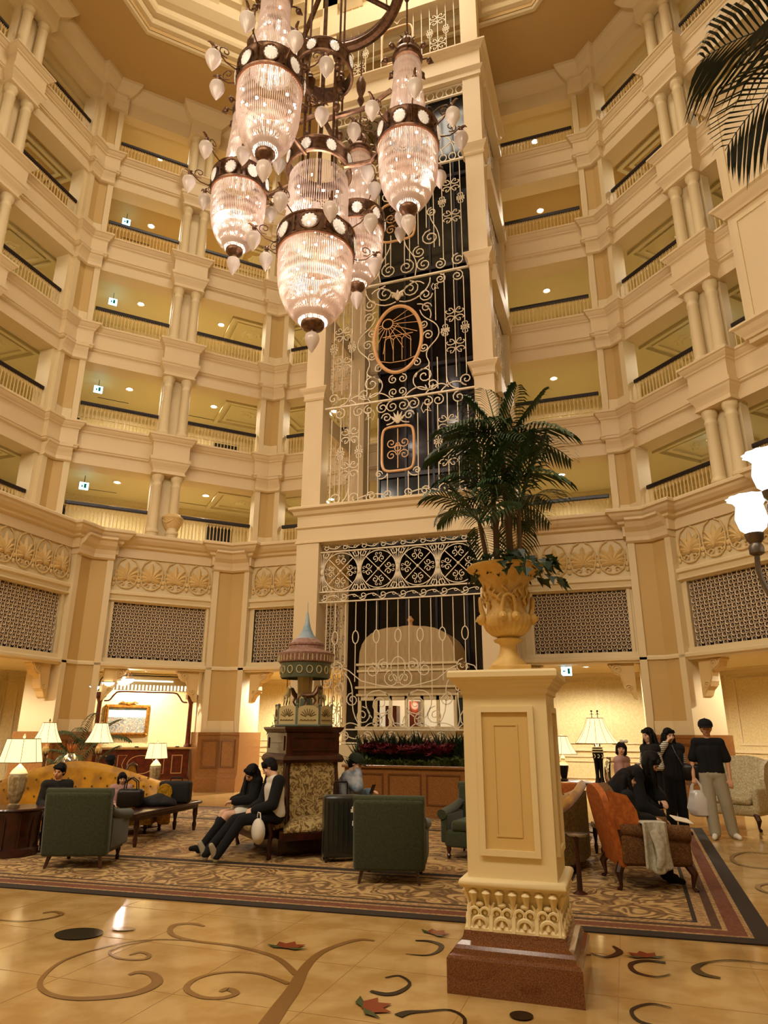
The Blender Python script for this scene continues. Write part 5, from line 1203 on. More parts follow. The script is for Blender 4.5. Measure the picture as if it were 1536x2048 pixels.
# ------------------------------------------------------------------ yellow sofas
def camel_sofa(x, y, rz, label, W_=2.7, outer='gold_s', s=1.0):
    """Curved camel-back sofa; local +y is the front, back arc behind."""
    t = thing('curved_sofa', label, 'sofa', (x, y, 0), rz, 'curved yellow buttoned sofas'); t.scale = (s, s, s)
    n = 28; inner = []; outr = []
    def arc(u, off): a = -pi*.52*u; R_ = W_/2; return ((R_+off)*sin(-a)*1.0*(-1), -(R_+off)*cos(a)*.55+.35)
    hs = lambda u: .70+.28*math.exp(-(u*2.1)**2)-.04*abs(u)
    vs = []; fs = []; sec = [(-.02, .16, 0), (.06, .16, 0), (.06, None, -.10), (.11, None, -.05), (.09, None, .0), (.02, None, .035), (-.06, None, .0), (-.09, None, -.08), (-.11, .50, 0), (-.15, .40, 0), (-.10, .30, 0)]
    for i in range(n+1):
        u = -1+2*i/n
        for off, z, dz in sec:
            xx, yy = arc(u, off); vs.append((xx, yy, (hs(u)+dz) if z is None else z))
    m_ = len(sec)
    for i in range(n):
        for j in range(m_): k = (j+1) % m_; fs.append((i*m_+j, i*m_+k, (i+1)*m_+k, (i+1)*m_+j))
    fs += [tuple(range(m_)), tuple(n*m_+j for j in range(m_))[::-1]]
    MB().add(vs, fs).build('backrest', X['gold_v'], t, smooth=True, angle=60)
    ob = MB(); vs = []; fs = []
    for i in range(n+1):
        u = -1+2*i/n; a, b = arc(u, .065), arc(u, .10); vs += [(a[0], a[1], .12), (b[0], b[1], .12), (b[0], b[1], hs(u)-.10), (a[0], a[1], hs(u)-.10)]
    for i in range(n):
        for j in range(4): k = (j+1) % 4; fs.append((i*4+j, i*4+k, i*4+4+k, i*4+4+j))
    ob.add(vs, fs).build('outside_back', X[outer], t, smooth=True)
    # seat: filled arc
    P = [arc(-1+2*i/n, -.06) for i in range(n+1)]; P2 = [(p[0]*.98, min(.62, p[1]+.62)) for p in P[::-1]]
    MB().prism(P+[(W_*.40, .55), (0, .48), (-W_*.40, .55)] if False else P+[(P[-1][0]*.9, .70), (P[0][0]*.9, .70)], .14, .42).build('seat', X['gold_s'], t, smooth=False)
    for u in (-1, 1):
        a = MB(); c = arc(u, 0); a.tube([(c[0], c[1]-.02, .64), (c[0]*1.0, c[1]+.25, .62), (c[0]*.97, c[1]+.42, .60)], [.10, .105, .11], 14); a.build('arm_roll', X['gold_s'], t, smooth=True); a = MB(); a.rbox(c[0]-.085, c[0]+.085, c[1]-.02, c[1]+.42, .14, .60, .04); a.build('arm', X[outer], t, smooth=True)
    bt = MB()
    for j in range(3):
        for i in range(13):
            u = -.84+1.68*(i+.5*(j % 2))/13; p = arc(u, -.115); bt.ball((p[0], p[1], .52+.12*j), .016, 6, 4)
    bt.build('buttons', X['must'], t, kind='stuff')
    for u in (-.95, -.4, .4, .95): c = arc(u, 0); g = MB(); turned(g, c[0], c[1], .14); g.build('leg', X['mahog'], t)
    for sx in (-1, 1): g = MB(); turned(g, sx*W_*.4, .62, .14); g.build('leg', X['mahog'], t)
    return t
camel_sofa(-8.78, 9.98, radians(224), 'yellow buttoned camel-back sofa on the left behind the bench of bags', W_=2.5, s=1.08)
camel_sofa(-.93, 10.0, radians(90), 'yellow damask sofa end showing between the pedestal and the orange chair', W_=2.4, outer='must')
# ------------------------------------------------------------------ bench with bags
t = thing('wood_bench', 'long dark wooden bench table with turned legs carrying black bags', 'bench', (-7.1, 9.95, 0), radians(97))
MB().rbox(-1.05, 1.05, -.24, .24, .42, .47, .015).build('bench_top', X['mahog'], t, smooth=True)
MB().box(-.98, .98, -.20, .20, .36, .42).build('apron', X['mahog'], t)
legs(t, [(-.92, -.18), (-.92, .18), (.92, -.18), (.92, .18)], .37, 1.25)
X['leather'] = mat('black_leather', '100D0D', .4, bump=.3); X['nylon'] = mat('black_nylon', '161414', .75)
t = thing('handbag', 'black leather handbag with upright loop handles on the bench', 'bag', (-7.40, 9.62, .47), .4)
MB().add(*(lambda b: (b.v, b.f))(MB().rbox(-.20, .20, -.09, .09, 0, .27, .06, 4))).build('bag_body', X['leather'], t, smooth=True)
for s in (-.06, .06): MB().tube([(-.10, s, .25), (-.085, s, .37), (0, s, .43), (.085, s, .37), (.10, s, .25)], .010, 6).build('handle', X['leather'], t, smooth=True)
t = thing('briefcase', 'boxy dark brown travel case with top handle at the right end of the bench', 'bag', (-7.16, 10.45, .47), .3)
MB().rbox(-.26, .26, -.11, .11, 0, .34, .05, 3).build('case_body', X['nylon'], t, smooth=True)
MB().tube([(-.10, 0, .33), (-.09, 0, .385), (.09, 0, .385), (.10, 0, .33)], .014, 6).build('handle', X['nylon'], t, smooth=True)
t = thing('folded_coat', 'heap of black coats lying between the bags on the bench', 'coat', (-7.22, 9.98, .47), .2)
m = MB(); m.ball((0, 0, .05), .26, 20, 12, sy=.8, sz=.45); m.ball((.16, .02, .05), .20, 18, 10, sy=.9, sz=.42); m.ball((-.18, -.03, .04), .18, 18, 10, sz=.5)
m.v = [(x, y, max(0.0, z+.025*sin(14*x+3*y)*cos(11*y))) for x, y, z in m.v]; m.build('coat_body', X['nylon'], t, smooth=True)
# ------------------------------------------------------------------ borne (round settee) with carousel ornament
BX, BY = -4.58, 9.80
t = thing('borne_settee', 'four-sided tapestry settee with carved mahogany frame round a central cabinet', 'settee', (BX, BY, 0), .28)
t.rotation_euler = (0, 0, radians(-43+90))
MB().box(-.50, .50, -.50, .50, .02, .22).build('plinth', X['mahog'], t)
for k in range(4):
    R = Matrix.Rotation(k*pi/2, 4, 'Z')
    m = MB(); m.M = R; m.prism([(-.46, -.40), (.46, -.40), (.62, -.86), (-.62, -.86)], .24, .34); m.build('seat_rail', X['mahog'], t)
    m = MB(); m.M = R; w0, w1 = .40, .56
    g = 8; vs = []; fs = []
    for j in range(g+1):
        for i in range(g+1):
            u = i/g*2-1; v = j/g; w_ = w0+(w1-w0)*v; e = 1-max(abs(u)**6, abs(v*2-1)**6); vs.append((u*w_, -.40-.46*v, .36+.12*e+.03*(1-u*u)*(1-(2*v-1)**2)))
    for j in range(g):
        for i in range(g): q = j*(g+1)+i; fs.append((q, q+1, q+g+2, q+g+1))
    m.add(vs, fs); m.prism([(-w0, -.40), (w0, -.40), (w1, -.86), (-w1, -.86)], .32, .365); m.build('seat_cushion', X['floral'], t, smooth=True, angle=60)
    m = MB(); m.M = R @ Matrix.Translation((0, -.44, .42)) @ Matrix.Rotation(radians(-6), 4, 'X')
    P = [(-.34, 0), (.34, 0), (.34, .66)]+[(.34*cos(u) if j not in () else 0, .70+.10*min(1, sin(u)*1.6)) for j, u in enumerate([pi*j/12 for j in range(1, 12)])]+[(-.34, .66)]
    m.prism(P, -.045, .05, 'y'); m.build('back_panel', X['floral'], t, smooth=True, angle=30)
    m = MB(); m.M = R @ Matrix.Translation((0, -.44, .42)) @ Matrix.Rotation(radians(-6), 4, 'X')
    m.tube([(-.37, -.01, -.05), (-.37, -.01, .70), (-.33, -.01, .79), (-.22, -.01, .83), (0, -.01, .85), (.22, -.01, .83), (.33, -.01, .79), (.37, -.01, .70), (.37, -.01, -.05)], .034, 8); m.build('back_frame', X['mahog'], t, smooth=True)
    m = MB(); m.M = R @ Matrix.Rotation(pi/4, 4, 'Z')
    m.tube([(0, -.60, .70), (0, -.72, .66), (0, -.90, .64), (0, -1.0, .60), (0, -1.0, .54)], [.028, .03, .036, .032, .022], 8); m.tube([(0, -.98, .60), (0, -1.02, .46), (0, -.94, .32), (0, -.99, .12), (0, -.96, .02)], [.032, .03, .038, .022, .032], 8)
    m.box(-.03, .03, -.96, -.50, .26, .36); m.build('arm_rail', X['mahog'], t, smooth=True)
    m = MB(); m.M = R @ Matrix.Rotation(pi/4, 4, 'Z'); m.box(-.035, .035, -.92, -.56, .36, .62); m.build('arm_panel', X['floral'], t)
MB().box(-.40, .40, -.40, .40, .20, 1.20).build('cabinet_core', X['mahog'], t)
ssweep([(.45, 1.18), (.47, 1.22), (.45, 1.27), (.41, 1.30), (.41, 1.58), (.43, 1.60), (.46, 1.64), (.46, 1.665)], 'cabinet', 'mahog', t)
for k in range(4): m = MB(); m.M = Matrix.Rotation(k*pi/2, 4, 'Z'); m.rim(-.34, .34, 1.34, 1.54, .025, -.425, -.405); m.build('cabinet_moulding', X['mahog'], t)
# carousel ornament
X['teal'] = mat('grey_teal_enamel', '66705F', .4); X['rose'] = mat('rose_enamel', 'A88474', .5, col2='8F6658', nscale=30); X['pale'] = mat('cream_enamel', 'C7B582', .5); X['roof'] = mat('pale_blue_roof', '7E98A8', .45, col2='A9B8BC', nscale=5)
c = thing('carousel_ornament', 'toy carousel with pale blue spire and fan panels on the settee cabinet', 'ornament', (BX, BY, 1.665), .20); c.scale = (1.1, 1.1, .98)
MB().lathe([(.40, 0), (.41, .02), (.40, .04), (.0, .045)], 8).build('base', X['teal'], c)
for k in range(8):
    a = k*pi/4+pi/8; R = Matrix.Rotation(a-pi/2, 4, 'Z')
    m = MB(); m.M = R; m.prism([(-.145, .04), (.145, .04), (.145, .24)]+[(.145*cos(u), .24+.07*sin(u)) for u in [pi*j/8 for j in range(1, 8)]]+[(-.145, .24)], .355, .37, 'y'); pnl = m.build('fan_panel', X['pale'], c)
    m = MB(); m.M = R
    for u in [pi*(j+1)/9 for j in range(8)]: m.tube([(.03*cos(u), .375, .14+.03*sin(u)), (.11*cos(u), .375, .14+.12*sin(u))], .005, 3)
    m.tube([(-.11+.022*q, .375, .09+.015*(q % 2)) for q in range(11)], .005, 3); m.build('fan_rays', X['braid'], pnl)
    m = MB(); m.M = Matrix.Rotation(a-pi/2+pi/8, 4, 'Z'); m.box(-.015, .015, .375, .40, .04, .30); m.ball((0, .39, .315), .022, 8, 6); m.build('post', X['teal'], c)
MB().lathe([(.11, .04), (.10, .5), (.12, .98)], 8).build('core', X['pale'], c)
for k in range(8): a = k*pi/4; MB().box(-.028, .028, -.005, .005, .10, .42).build('core_window', X['teal'], c, loc=(.108*cos(a), .108*sin(a), 0)).rotation_euler = (0, 0, a+pi/2)
MB().lathe([(.33, .72), (.345, .74), (.345, .93), (.36, .95)], 32, flute=.01, nf=8, caps=False).build('rounding_board', X['teal'], c, smooth=True)
for k in range(16): a = k*pi/8; m = MB(); m.tube([(.04*cos(u), 0, .055*sin(u)) for u in [2*pi*j/12 for j in range(12)]], .008, 4, closed=True); o = m.build('oval_mirror', X['pale'], c, loc=(.352*cos(a), .352*sin(a), .84)); o.rotation_euler = (0, 0, a+pi/2)
MB().lathe([(.37, .96), (.385, .99), (.385, 1.06), (.40, 1.08), (.40, 1.10), (.24, 1.17), (.235, 1.22), (.25, 1.23), (.25, 1.26), (.17, 1.33), (.14, 1.34)], 32).build('canopy', X['rose'], c, smooth=True)
for k in range(40): a = 2*pi*k/40; MB().tube([(.388*cos(a), .388*sin(a), .975), (.388*cos(a), .388*sin(a), 1.065)], .008, 4).build('fringe', X['pale'], c)
MB().lathe([(.15, 1.33), (.10, 1.40), (.06, 1.50), (.035, 1.60), (.02, 1.72), (.006, 1.78), (.004, 1.93)], 16).build('spire', X['roof'], c, smooth=True)
for k in range(4):
    a = k*pi/2+.5; hx, hy = .25*cos(a), .25*sin(a); h = MB(); h.M = frame4((hx, hy, .46), a+pi/2)
    h.tube([(-.10, 0, .0), (-.03, 0, -.01), (.05, 0, .0), (.09, 0, .05), (.115, 0, .12), (.15, 0, .12), (.17, 0, .09)], [.025, .04, .042, .035, .025, .022, .014], 8)
    for x in (-.07, .06):
        for s in (-.02, .02): h.tube([(x, s, -.01), (x+.03, s, -.08), (x-.005, s, -.14)], [.016, .010, .008], 5)
    h.tube([(-.11, 0, .01), (-.15, 0, -.05), (-.14, 0, -.12)], [.012, .014, .004], 5); h.build('horse', X['bronze' if k % 2 else 'pale'], c, smooth=True)
    MB().tube([(hx, hy, .04), (hx, hy, .74)], .006, 6).build('pole', X['bronze'], c)
# suitcase
X['scase'] = mat('graphite_shell', '232620', .3, coat=.3); X['alu'] = mat('aluminium', '8B8B82', .3, metal=.8)
t = thing('suitcase', 'tall ribbed dark graphite suitcase with white stickers and raised handle', 'suitcase', (-3.66, 9.12, 0), radians(30))
MB().rbox(-.24, .24, -.15, .15, .06, .80, .04, 3).build('shell', X['scase'], t, smooth=True)
for k in range(7): MB().rbox(-.20+.062*k, -.18+.062*k, -.16, -.148, .12, .74, .004, 1).build('rib', X['scase'], t)
MB().rbox(-.245, .245, -.012, .012, .055, .805, .03, 2).build('edge_rail', X['alu'], t, smooth=True)
MB().tube([(-.09, .10, .79), (-.09, .10, .93), (-.08, .10, .955), (.08, .10, .955), (.09, .10, .93), (.09, .10, .79)], .012, 6).build('handle', X['rail'], t)
for x in (-.2, .2):
    for y in (-.11, .11): m = MB(); m.tube([(x-.012, y, .03), (x+.012, y, .03)], .03, 12); m.box(x-.018, x+.018, y-.015, y+.015, .03, .07); m.build('wheel', X['rail'], t)
m = MB(); m.box(.10, .15, -.166, -.161, .60, .64); m.ball((.13, -.162, .655), .018, 8, 6, sy=.2); m.box(.12, .16, -.166, -.161, .44, .47); m.ball((.14, -.162, .485), .02, 8, 6, sy=.2); m.build('sticker', X['ivory'], t)
# ------------------------------------------------------------------ orange wing chair and its neighbours
t = thing('wing_chair', 'orange-backed wing chair with rust woven arms and cabriole legs', 'chair', (.06, 8.98, 0), radians(-76))
def cab(m, x, y, sx, sy, h=.24): m.tube([(x, y, h+.03), (x+sx*.05, y+sy*.05, h*.75), (x+sx*.035, y+sy*.035, h*.4), (x+sx*.03, y+sy*.03, .05), (x+sx*.06, y+sy*.06, .015)], [.045, .042, .022, .018, .028], 8)
for x, y in ((-.33, -.32), (.33, -.32), (-.35, .36), (.35, .36)):
    g = MB(); cab(g, x, y, 1 if x > 0 else -1, 1 if y > 0 else -1); g.build('leg', X['mahog'], t, smooth=True)
MB().rbox(-.40, .40, -.34, .42, .24, .42, .05).build('seat_base', X['rust'], t, smooth=True)
MB().rbox(-.29, .29, -.22, .42, .40, .50, .04).build('seat_cushion', X['rust'], t, smooth=True)
b = MB(); b.M = Matrix.Translation((0, -.28, .24)) @ Matrix.Rotation(radians(12), 4, 'X')
P = [(-.39, 0), (.39, 0), (.43, .45)]+[(.42*cos(u), .66+.17*sin(u)) for u in [pi*j/12 for j in range(13)]]+[(-.43, .45)]
b.prism(P, -.07, .0, 'y'); bo = b.build('outside_back', X['orange'], t, smooth=True, angle=35)
b = MB(); b.M = Matrix.Translation((0, -.28, .24)) @ Matrix.Rotation(radians(12), 4, 'X'); b.prism([(p[0]*.95, p[1]*.98) for p in P], .0, .10, 'y'); b.build('backrest', X['rust'], t, smooth=True, angle=35)
for s in (-1, 1):
    b = MB(); b.prism([(-.40, .60), (-.10, .62), (-.13, .80), (-.22, .95), (-.42, 1.0)], s*.36, s*.42, 'x'); b.build('wing', X['orange'], t, smooth=True, angle=30)
    a = MB(); a.tube([(s*.38, -.32, .60), (s*.40, 0, .59), (s*.40, .40, .57)], [.07, .078, .085], 14); a.rbox(s*.38-.055, s*.38+.055, -.32, .40, .26, .58, .03); a.build('arm', X['rust'], t, smooth=True)
X['knit'] = mat('pale_knit', 'CFCBB8', .9, col2='B9B5A0', nscale=30, bump=.3)
t = thing('cardigan', 'pale grey knitted cardigan hanging over the arm of the orange wing chair', 'cardigan', (.15, 8.60, 0), radians(14))
m = MB(); vs = []; fs = []; nx_, nz_ = 14, 22
for j in range(nz_+1):
    for i in range(nx_+1):
        u = i/nx_; v = j/nz_; wv = .022*sin(u*9+v*3)+.012*sin(u*23)
        z = .695-.0*v if v < .18 else .695-(v-.18)*.62*(1-.22*abs(u-.45)); y = -.03-.18*min(1, v/.18)+.10 if v < .18 else -.115-.01*sin(v*6)
        xx = (-.12+.26*u)*(1+.10*v)+.03*v; vs.append((xx, y-(wv if v > .1 else 0)-.01, z-.045*(1-min(1, v/.18))**2*0))
for j in range(nz_):
    for i in range(nx_): a = j*(nx_+1)+i; fs.append((a, a+1, a+nx_+2, a+nx_+1))
m.add(vs, fs); o = m.build('knit_body', X['knit'], t, smooth=True); sd = o.modifiers.new('thickness', 'SOLIDIFY'); sd.thickness = .02
m = MB(); m.tube([(.0, -.13, .62), (.04, -.16, .50), (.05, -.165, .36), (.02, -.15, .26)], [.05, .055, .045, .03], 10, flat=.6); m.build('sleeve', X['knit'], t, smooth=True)
t = thing('orange_chair', 'small orange chair back showing beside the twin-stem lamp', 'chair', (-1.0, 12.5, 0), radians(-160)); t.scale = (.8, .8, .82)
MB().rbox(-.3, .3, -.3, .3, .2, .45, .05).build('seat', X['orange'], t, smooth=True); MB().rbox(-.3, .3, -.34, -.24, .2, .98, .05).build('backrest', X['orange'], t, smooth=True); legs(t, [(-.25, -.25), (.25, -.25), (-.25, .25), (.25, .25)], .22)
t = thing('glass_jar', 'tall clear glass jar beside the twin-stem lamp', 'jar', (-.24, 12.62, .80)); MB().lathe([(.10, 0), (.14, .02), (.155, .10), (.15, .24), (.12, .34), (.09, .39), (.11, .42)], 28, flute=.02, nf=14, caps=False).build('glass_body', X['glass'], t, smooth=True)
side_table(-.24, 12.62, .80, .14, 'slim dark stand under the clear glass jar')
t = thing('round_table', 'small silver-topped round table between pedestal and orange chair', 'table', (-.60, 8.2, 0)); MB().lathe([(.10, 0), (.03, .04), (.02, .5), (.04, .56)], 16).build('stand', X['mahog'], t, smooth=True); MB().lathe([(.11, .56), (.125, .57), (.125, .585), (0, .59)], 24).build('table_top', X['silver'], t, smooth=True)
# cream wing chair by the right wall
t = thing('cream_wing_chair', 'cream damask wing chair standing by the wall at the right edge', 'chair', (1.88, 14.75, 0), radians(152)); t.scale = (1.15, 1.15, 1.15)
for x, y in ((-.28, -.26), (.28, -.26), (-.3, .32), (.3, .32)): g = MB(); cab(g, x, y, 1 if x > 0 else -1, 1 if y > 0 else -1, .2); g.build('leg', X['mahog'], t, smooth=True)
MB().rbox(-.36, .36, -.30, .36, .20, .36, .04).build('seat_base', X['wcream'], t, smooth=True); MB().rbox(-.26, .26, -.2, .38, .36, .47, .04).build('seat_cushion', X['wcream'], t, smooth=True)
b = MB(); b.M = Matrix.Translation((0, -.24, .3)) @ Matrix.Rotation(radians(9), 4, 'X'); b.prism([(-.33, 0), (.33, 0), (.35, .45)]+[(.35*cos(u), .66+.10*sin(u)) for u in [pi*j/10 for j in range(11)]]+[(-.35, .45)], -.07, .06, 'y'); b.build('backrest', X['wcream'], t, smooth=True, angle=35)
for s in (-1, 1):
    b = MB(); b.prism([(-.34, .55), (-.02, .56), (.0, .72), (-.10, .92), (-.32, 1.0)], s*.31, s*.38, 'x'); b.build('wing', X['wcream'], t, smooth=True, angle=30)
    MB().rbox(s*.33-.05, s*.33+.05, -.30, .36, .25, .60, .035).build('arm', X['wcream'], t, smooth=True)
# ------------------------------------------------------------------ planter
t = thing('granite_planter', 'long red granite planter box in front of the lift tower', 'planter', (-4.35, 14.4, 0))
MB().box(-1.30, 1.35, -.36, .36, .0, .12).build('planter_base', X['granite'], t); MB().box(-1.25, 1.30, -.32, .34, .12, .90).build('planter_box', X['granite'], t)
MB().rbox(-1.30, 1.35, -.38, .38, .90, .96, .015, 2).build('planter_rim', X['granite'], t)
for x in (-1.1, -.3, .5): MB().rim(x, x+.7, .22, .80, .03, -.335, -.32).build('panel_moulding', X['granite2'], t)
X['flower'] = mat('dark_red_petals', '6E1420', .6, col2='3E0C14', nscale=12); X['leafg'] = mat('bright_leaf', '56682A', .6, col2='3C4E22', nscale=9); X['leafd'] = mat('deep_leaf', '26341C', .6)
pet = MB()
for k in range(7): a = k*2*pi/7; pet.add([(0, 0, .01), (.035*cos(a-.4), .035*sin(a-.4), .03), (.07*cos(a), .07*sin(a), .045), (.035*cos(a+.4), .035*sin(a+.4), .03)], [(0, 1, 2, 3)])
pet.ball((0, 0, .02), .012, 6, 4); o = pet.build('x', X['flower'], None); FLM = o.data; bpy.data.objects.remove(o)
tu = MB()
for k in range(9):
    a = k*.7; l = .14+.04*(k % 3); tu.add([(0, 0, 0), (l*.45*cos(a-.18), l*.45*sin(a-.18), l*.6), (l*cos(a), l*sin(a), l*.75), (l*.45*cos(a+.18), l*.45*sin(a+.18), l*.6)], [(0, 1, 2, 3)])
o = tu.build('x', X['leafg'], None); LGM = o.data; bpy.data.objects.remove(o)
ml = MB()
for k in range(9):
    a = k*.7; l = .30+.10*(k % 3); ml.add([(0, 0, 0), (l*.2*cos(a-.3), l*.2*sin(a-.3), l*.5), (l*.55*cos(a), l*.55*sin(a), l*.95), (l*.2*cos(a+.3), l*.2*sin(a+.3), l*.5)], [(0, 1, 2, 3)])
o = ml.build('x', X['leafd'], None); LDM = o.data; bpy.data.objects.remove(o)
fb = thing('flower_bed', 'massed dark red flowers in the granite planter', 'flowers', (-4.35, 14.4, .93)); gb = thing('foliage_bed', 'bright and dark green leafy plants edging the red flowers', 'plants', (-4.35, 14.4, .93))
for k in range(240):
    x = -.95+1.9*rn.random(); y = -.22+.42*rn.random()
    o = inst('flower', FLM, fb, loc=(x, y, .20+.14*rn.random()+.2*(y+.2))); o.rotation_euler = (.5*(rn.random()-.5)+.4, .5*(rn.random()-.5), 6*rn.random()); s = 1.5+.5*rn.random(); o.scale = (s, s, s)
for k in range(170):
    x = -1.2+2.45*rn.random(); front = k % 2
    if front: y = -.33+.12*rn.random()
    else: y = .16+.14*rn.random()
    o = inst('leaf_tuft', LGM if front else LDM, gb, loc=(x, y, -.02 if front else .02)); s = (.8 if abs(x) < .7 and front else 1.15)*(.8+.5*rn.random()); o.scale = (s, s, s); o.rotation_euler = (.2*(rn.random()-.5), .2*(rn.random()-.5), 6*rn.random())
# tall leafy plant behind the settee
t = thing('leafy_plant', 'slender dark leafy plant beside the carousel and settee', 'plant', (-5.35, 10.95, 0)); MB().lathe([(.14, 0), (.2, .35), (.21, .37)], 16).build('pot', X['mahog'], t, smooth=True)
lf = MB(); lf.add([(0, 0, 0), (.05, .022, .01), (.11, .024, -.01), (.19, 0, -.05), (.11, -.024, -.01), (.05, -.022, .01)], [(0, 1, 5), (1, 2, 4, 5), (2, 3, 4)]); o = lf.build('x', X['leafd'], None); LF2 = o.data; bpy.data.objects.remove(o)
for k in range(6):
    a = k*1.05; sx_, sy_ = .35*cos(a), .35*sin(a); MB().tube([(0, 0, .35), (sx_*.4, sy_*.4, 1.2), (sx_, sy_, 1.75+.12*(k % 3))], [.014, .01, .005], 5).build('stem', X['leafd'], t)
    for q in range(12): u = q/12; o = inst('leaf', LF2, t, loc=(sx_*(.3+.7*u), sy_*(.3+.7*u), .9+(.85+.12*(k % 3))*u)); o.rotation_euler = (0, .5, q*2.4+a); o.scale = (1.1, 1.1, 1.1)

# ------------------------------------------------------------------ reception under the northwest gallery
V = VL
A, tt, nn, L1 = ed(1); RA = atan2(tt.y, tt.x)
def rp(s, d=0): return pt(1, s, d)
X['pic'] = patterned('oil_painting', '8FA6AE', [(0, '6E5A48'), (.25, 'A98F72'), (.45, 'D7C8A8'), (.6, '8C7A5E'), (.8, '5E7A86'), (1, '93AAB4')], 8, dist=.8, wave=5, rough=.5, bump=0); X['sky_p'] = mat('painted_sky', '8FB2C4', .5, col2='C6D2D2', nscale=4); X['gilt'] = mat('gilt_frame', 'B27A2C', .35, metal=.5, col2='8A5A1C', nscale=12)
x, y = rp(.78, -.55)
dk_ = thing('reception_desk', 'long mahogany reception desk with pale oval inlay and marble top', 'desk', (x, y, 0), RA)
W_ = 2.62
MB().box(0, W_, 0, .6, .0, 1.10).build('desk_body', X['redwood'], dk_); MB().rbox(-.05, W_+.05, -.08, .68, 1.10, 1.16, .015, 2).build('desk_top', X['marble'], dk_)
MB().box(-.02, W_+.02, -.03, .6, 0, .30).build('desk_plinth', X['granite'], dk_)
def rect_inlay(x0, x1, z0, z1): MB().rim(x0, x1, z0, z1, .02, -.014, .0).build('inlay', X['inlay'], dk_)
rect_inlay(.18, .48, .45, .95); rect_inlay(2.14, 2.44, .45, .95)
MB().tube([(1.31+.36*cos(u), -.008, .70+.24*sin(u)) for u in [2*pi*k/36 for k in range(36)]], .013, 4, closed=True).build('inlay', X['inlay'], dk_)
for s in (-1, 1): MB().tube([(1.31+s*.62, -.008, .45), (1.31+s*.62, -.008, .95), (1.31+s*.38, -.008, .95), (1.31+s*.46, -.008, .82), (1.31+s*.50, -.008, .70), (1.31+s*.46, -.008, .58), (1.31+s*.38, -.008, .45)], .012, 4, closed=True).build('inlay', X['inlay'], dk_)
for k, s in enumerate((.05, W_-.05)):
    c = thing('wood_column', 'red mahogany column at the %s end of the reception desk' % ('left', 'right')[k], 'column', (pt(1, .78+s, -.68)[0], pt(1, .78+s, -.68)[1], 1.16), RA)
    MB().lathe([(.10, 0), (.11, .03), (.075, .08), (.07, .12), (.058, 1.20), (.07, 1.22), (.085, 1.27), (.10, 1.30), (.12, 1.33)], 16, flute=.02, nf=8).build('shaft', X['redwood'], c, smooth=True)
    MB().box(-.14, .14, -.14, .14, 1.33, 1.47).build('capital', X['redwood'], c)
# shaped opening frame with lit screen above
x, y = rp(.78, -.68); fr = thing('arched_screen', 'shaped dark outline screen with lit glass strip above the reception desk', 'screen', (x, y, 0), RA)
o_ = smooth_line([(.16, 0, 2.40), (.30, 0, 2.42), (.42, 0, 2.58), (.58, 0, 2.66), (1.31, 0, 2.66), (2.04, 0, 2.66), (2.20, 0, 2.58), (2.32, 0, 2.42), (2.46, 0, 2.40)], 4)
MB().tube(o_, .022, 6).build('lower_frame', X['redwood'], fr, smooth=True)
MB().tube(smooth_line([(-.02, 0, 2.66), (.0, 0, 2.95), (.15, 0, 3.10), (.5, 0, 3.12), (1.31, 0, 3.12), (2.1, 0, 3.12), (2.47, 0, 3.10), (2.62, 0, 2.95), (2.64, 0, 2.66)], 4), .020, 6).build('upper_frame', X['rail'], fr, smooth=True)
X['strip'] = mat('lit_glass_strip', 'F7EFD2', emit=2.2, ecol=(1, .9, .66, 1)); X['mirror'] = mat('pale_mirror', 'D9CDA8', .1, metal=.6)
MB().box(.1, 2.52, .02, .03, 2.70, 3.08).build('mirror_pane', X['mirror'], fr); m = MB()
for k in range(24): m.box(.15+k*.1, .19+k*.1, .005, .02, 2.72, 2.86)
m.build('glass_bars', X['strip'], fr, kind='stuff'); MB().box(.6, 2.0, .0, .02, 2.96, 3.0).build('light_strip', X['strip'], fr)
# painting on the wall behind
CWp = offset_path(VL, -4.0); a = Vector(CWp[1]); b = Vector(CWp[2]); tt2 = (b-a).normalized()
d0 = None
def onwall(px, py_):   # distance along the corridor wall
    return a+tt2*px
wl = (b-a).length
bk = struct(MB().prism([rp(-.4, -2.45), rp(4.5, -2.45), rp(4.5, -2.6), rp(-.4, -2.6)], 0, 3.3).build('wall_reception', X['wall']))
x, y = rp(1.80, -2.44); pc = thing('painting', 'framed oil painting of a crowded garden in an ornate gilt frame', 'painting', (x, y, 1.90), RA); pc.scale = (.9, 1, .88)
MB().rim(-.72, .72, -.52, .52, .11, -.07, 0).build('picture_frame', X['gilt'], pc); MB().rim(-.66, .66, -.46, .46, .03, -.09, -.05).build('frame_bead', X['gilt'], pc)
MB().box(-.62, .62, -.03, -.02, -.42, .10).build('canvas_garden', X['pic'], pc); MB().box(-.62, .62, -.032, -.022, .10, .42).build('canvas_sky', X['sky_p'], pc)
m = MB(); m.ball((0, -.06, .56), .09, 10, 8, sy=.5, sz=.8)
for s in (-1, 1): m.tube([(s*.06, -.05, .55), (s*.2, -.05, .62), (s*.34, -.05, .55)], [.03, .03, .01], 6); m.ball((s*.68, -.05, .48), .05, 8, 6); m.ball((s*.68, -.05, -.48), .05, 8, 6)
m.build('crest', X['gilt'], pc, smooth=True, kind='stuff')
X['pend'] = mat('lit_alabaster_bowl', 'FFFFFF', .4, emit=4, ecol=(1, .95, .85, 1))
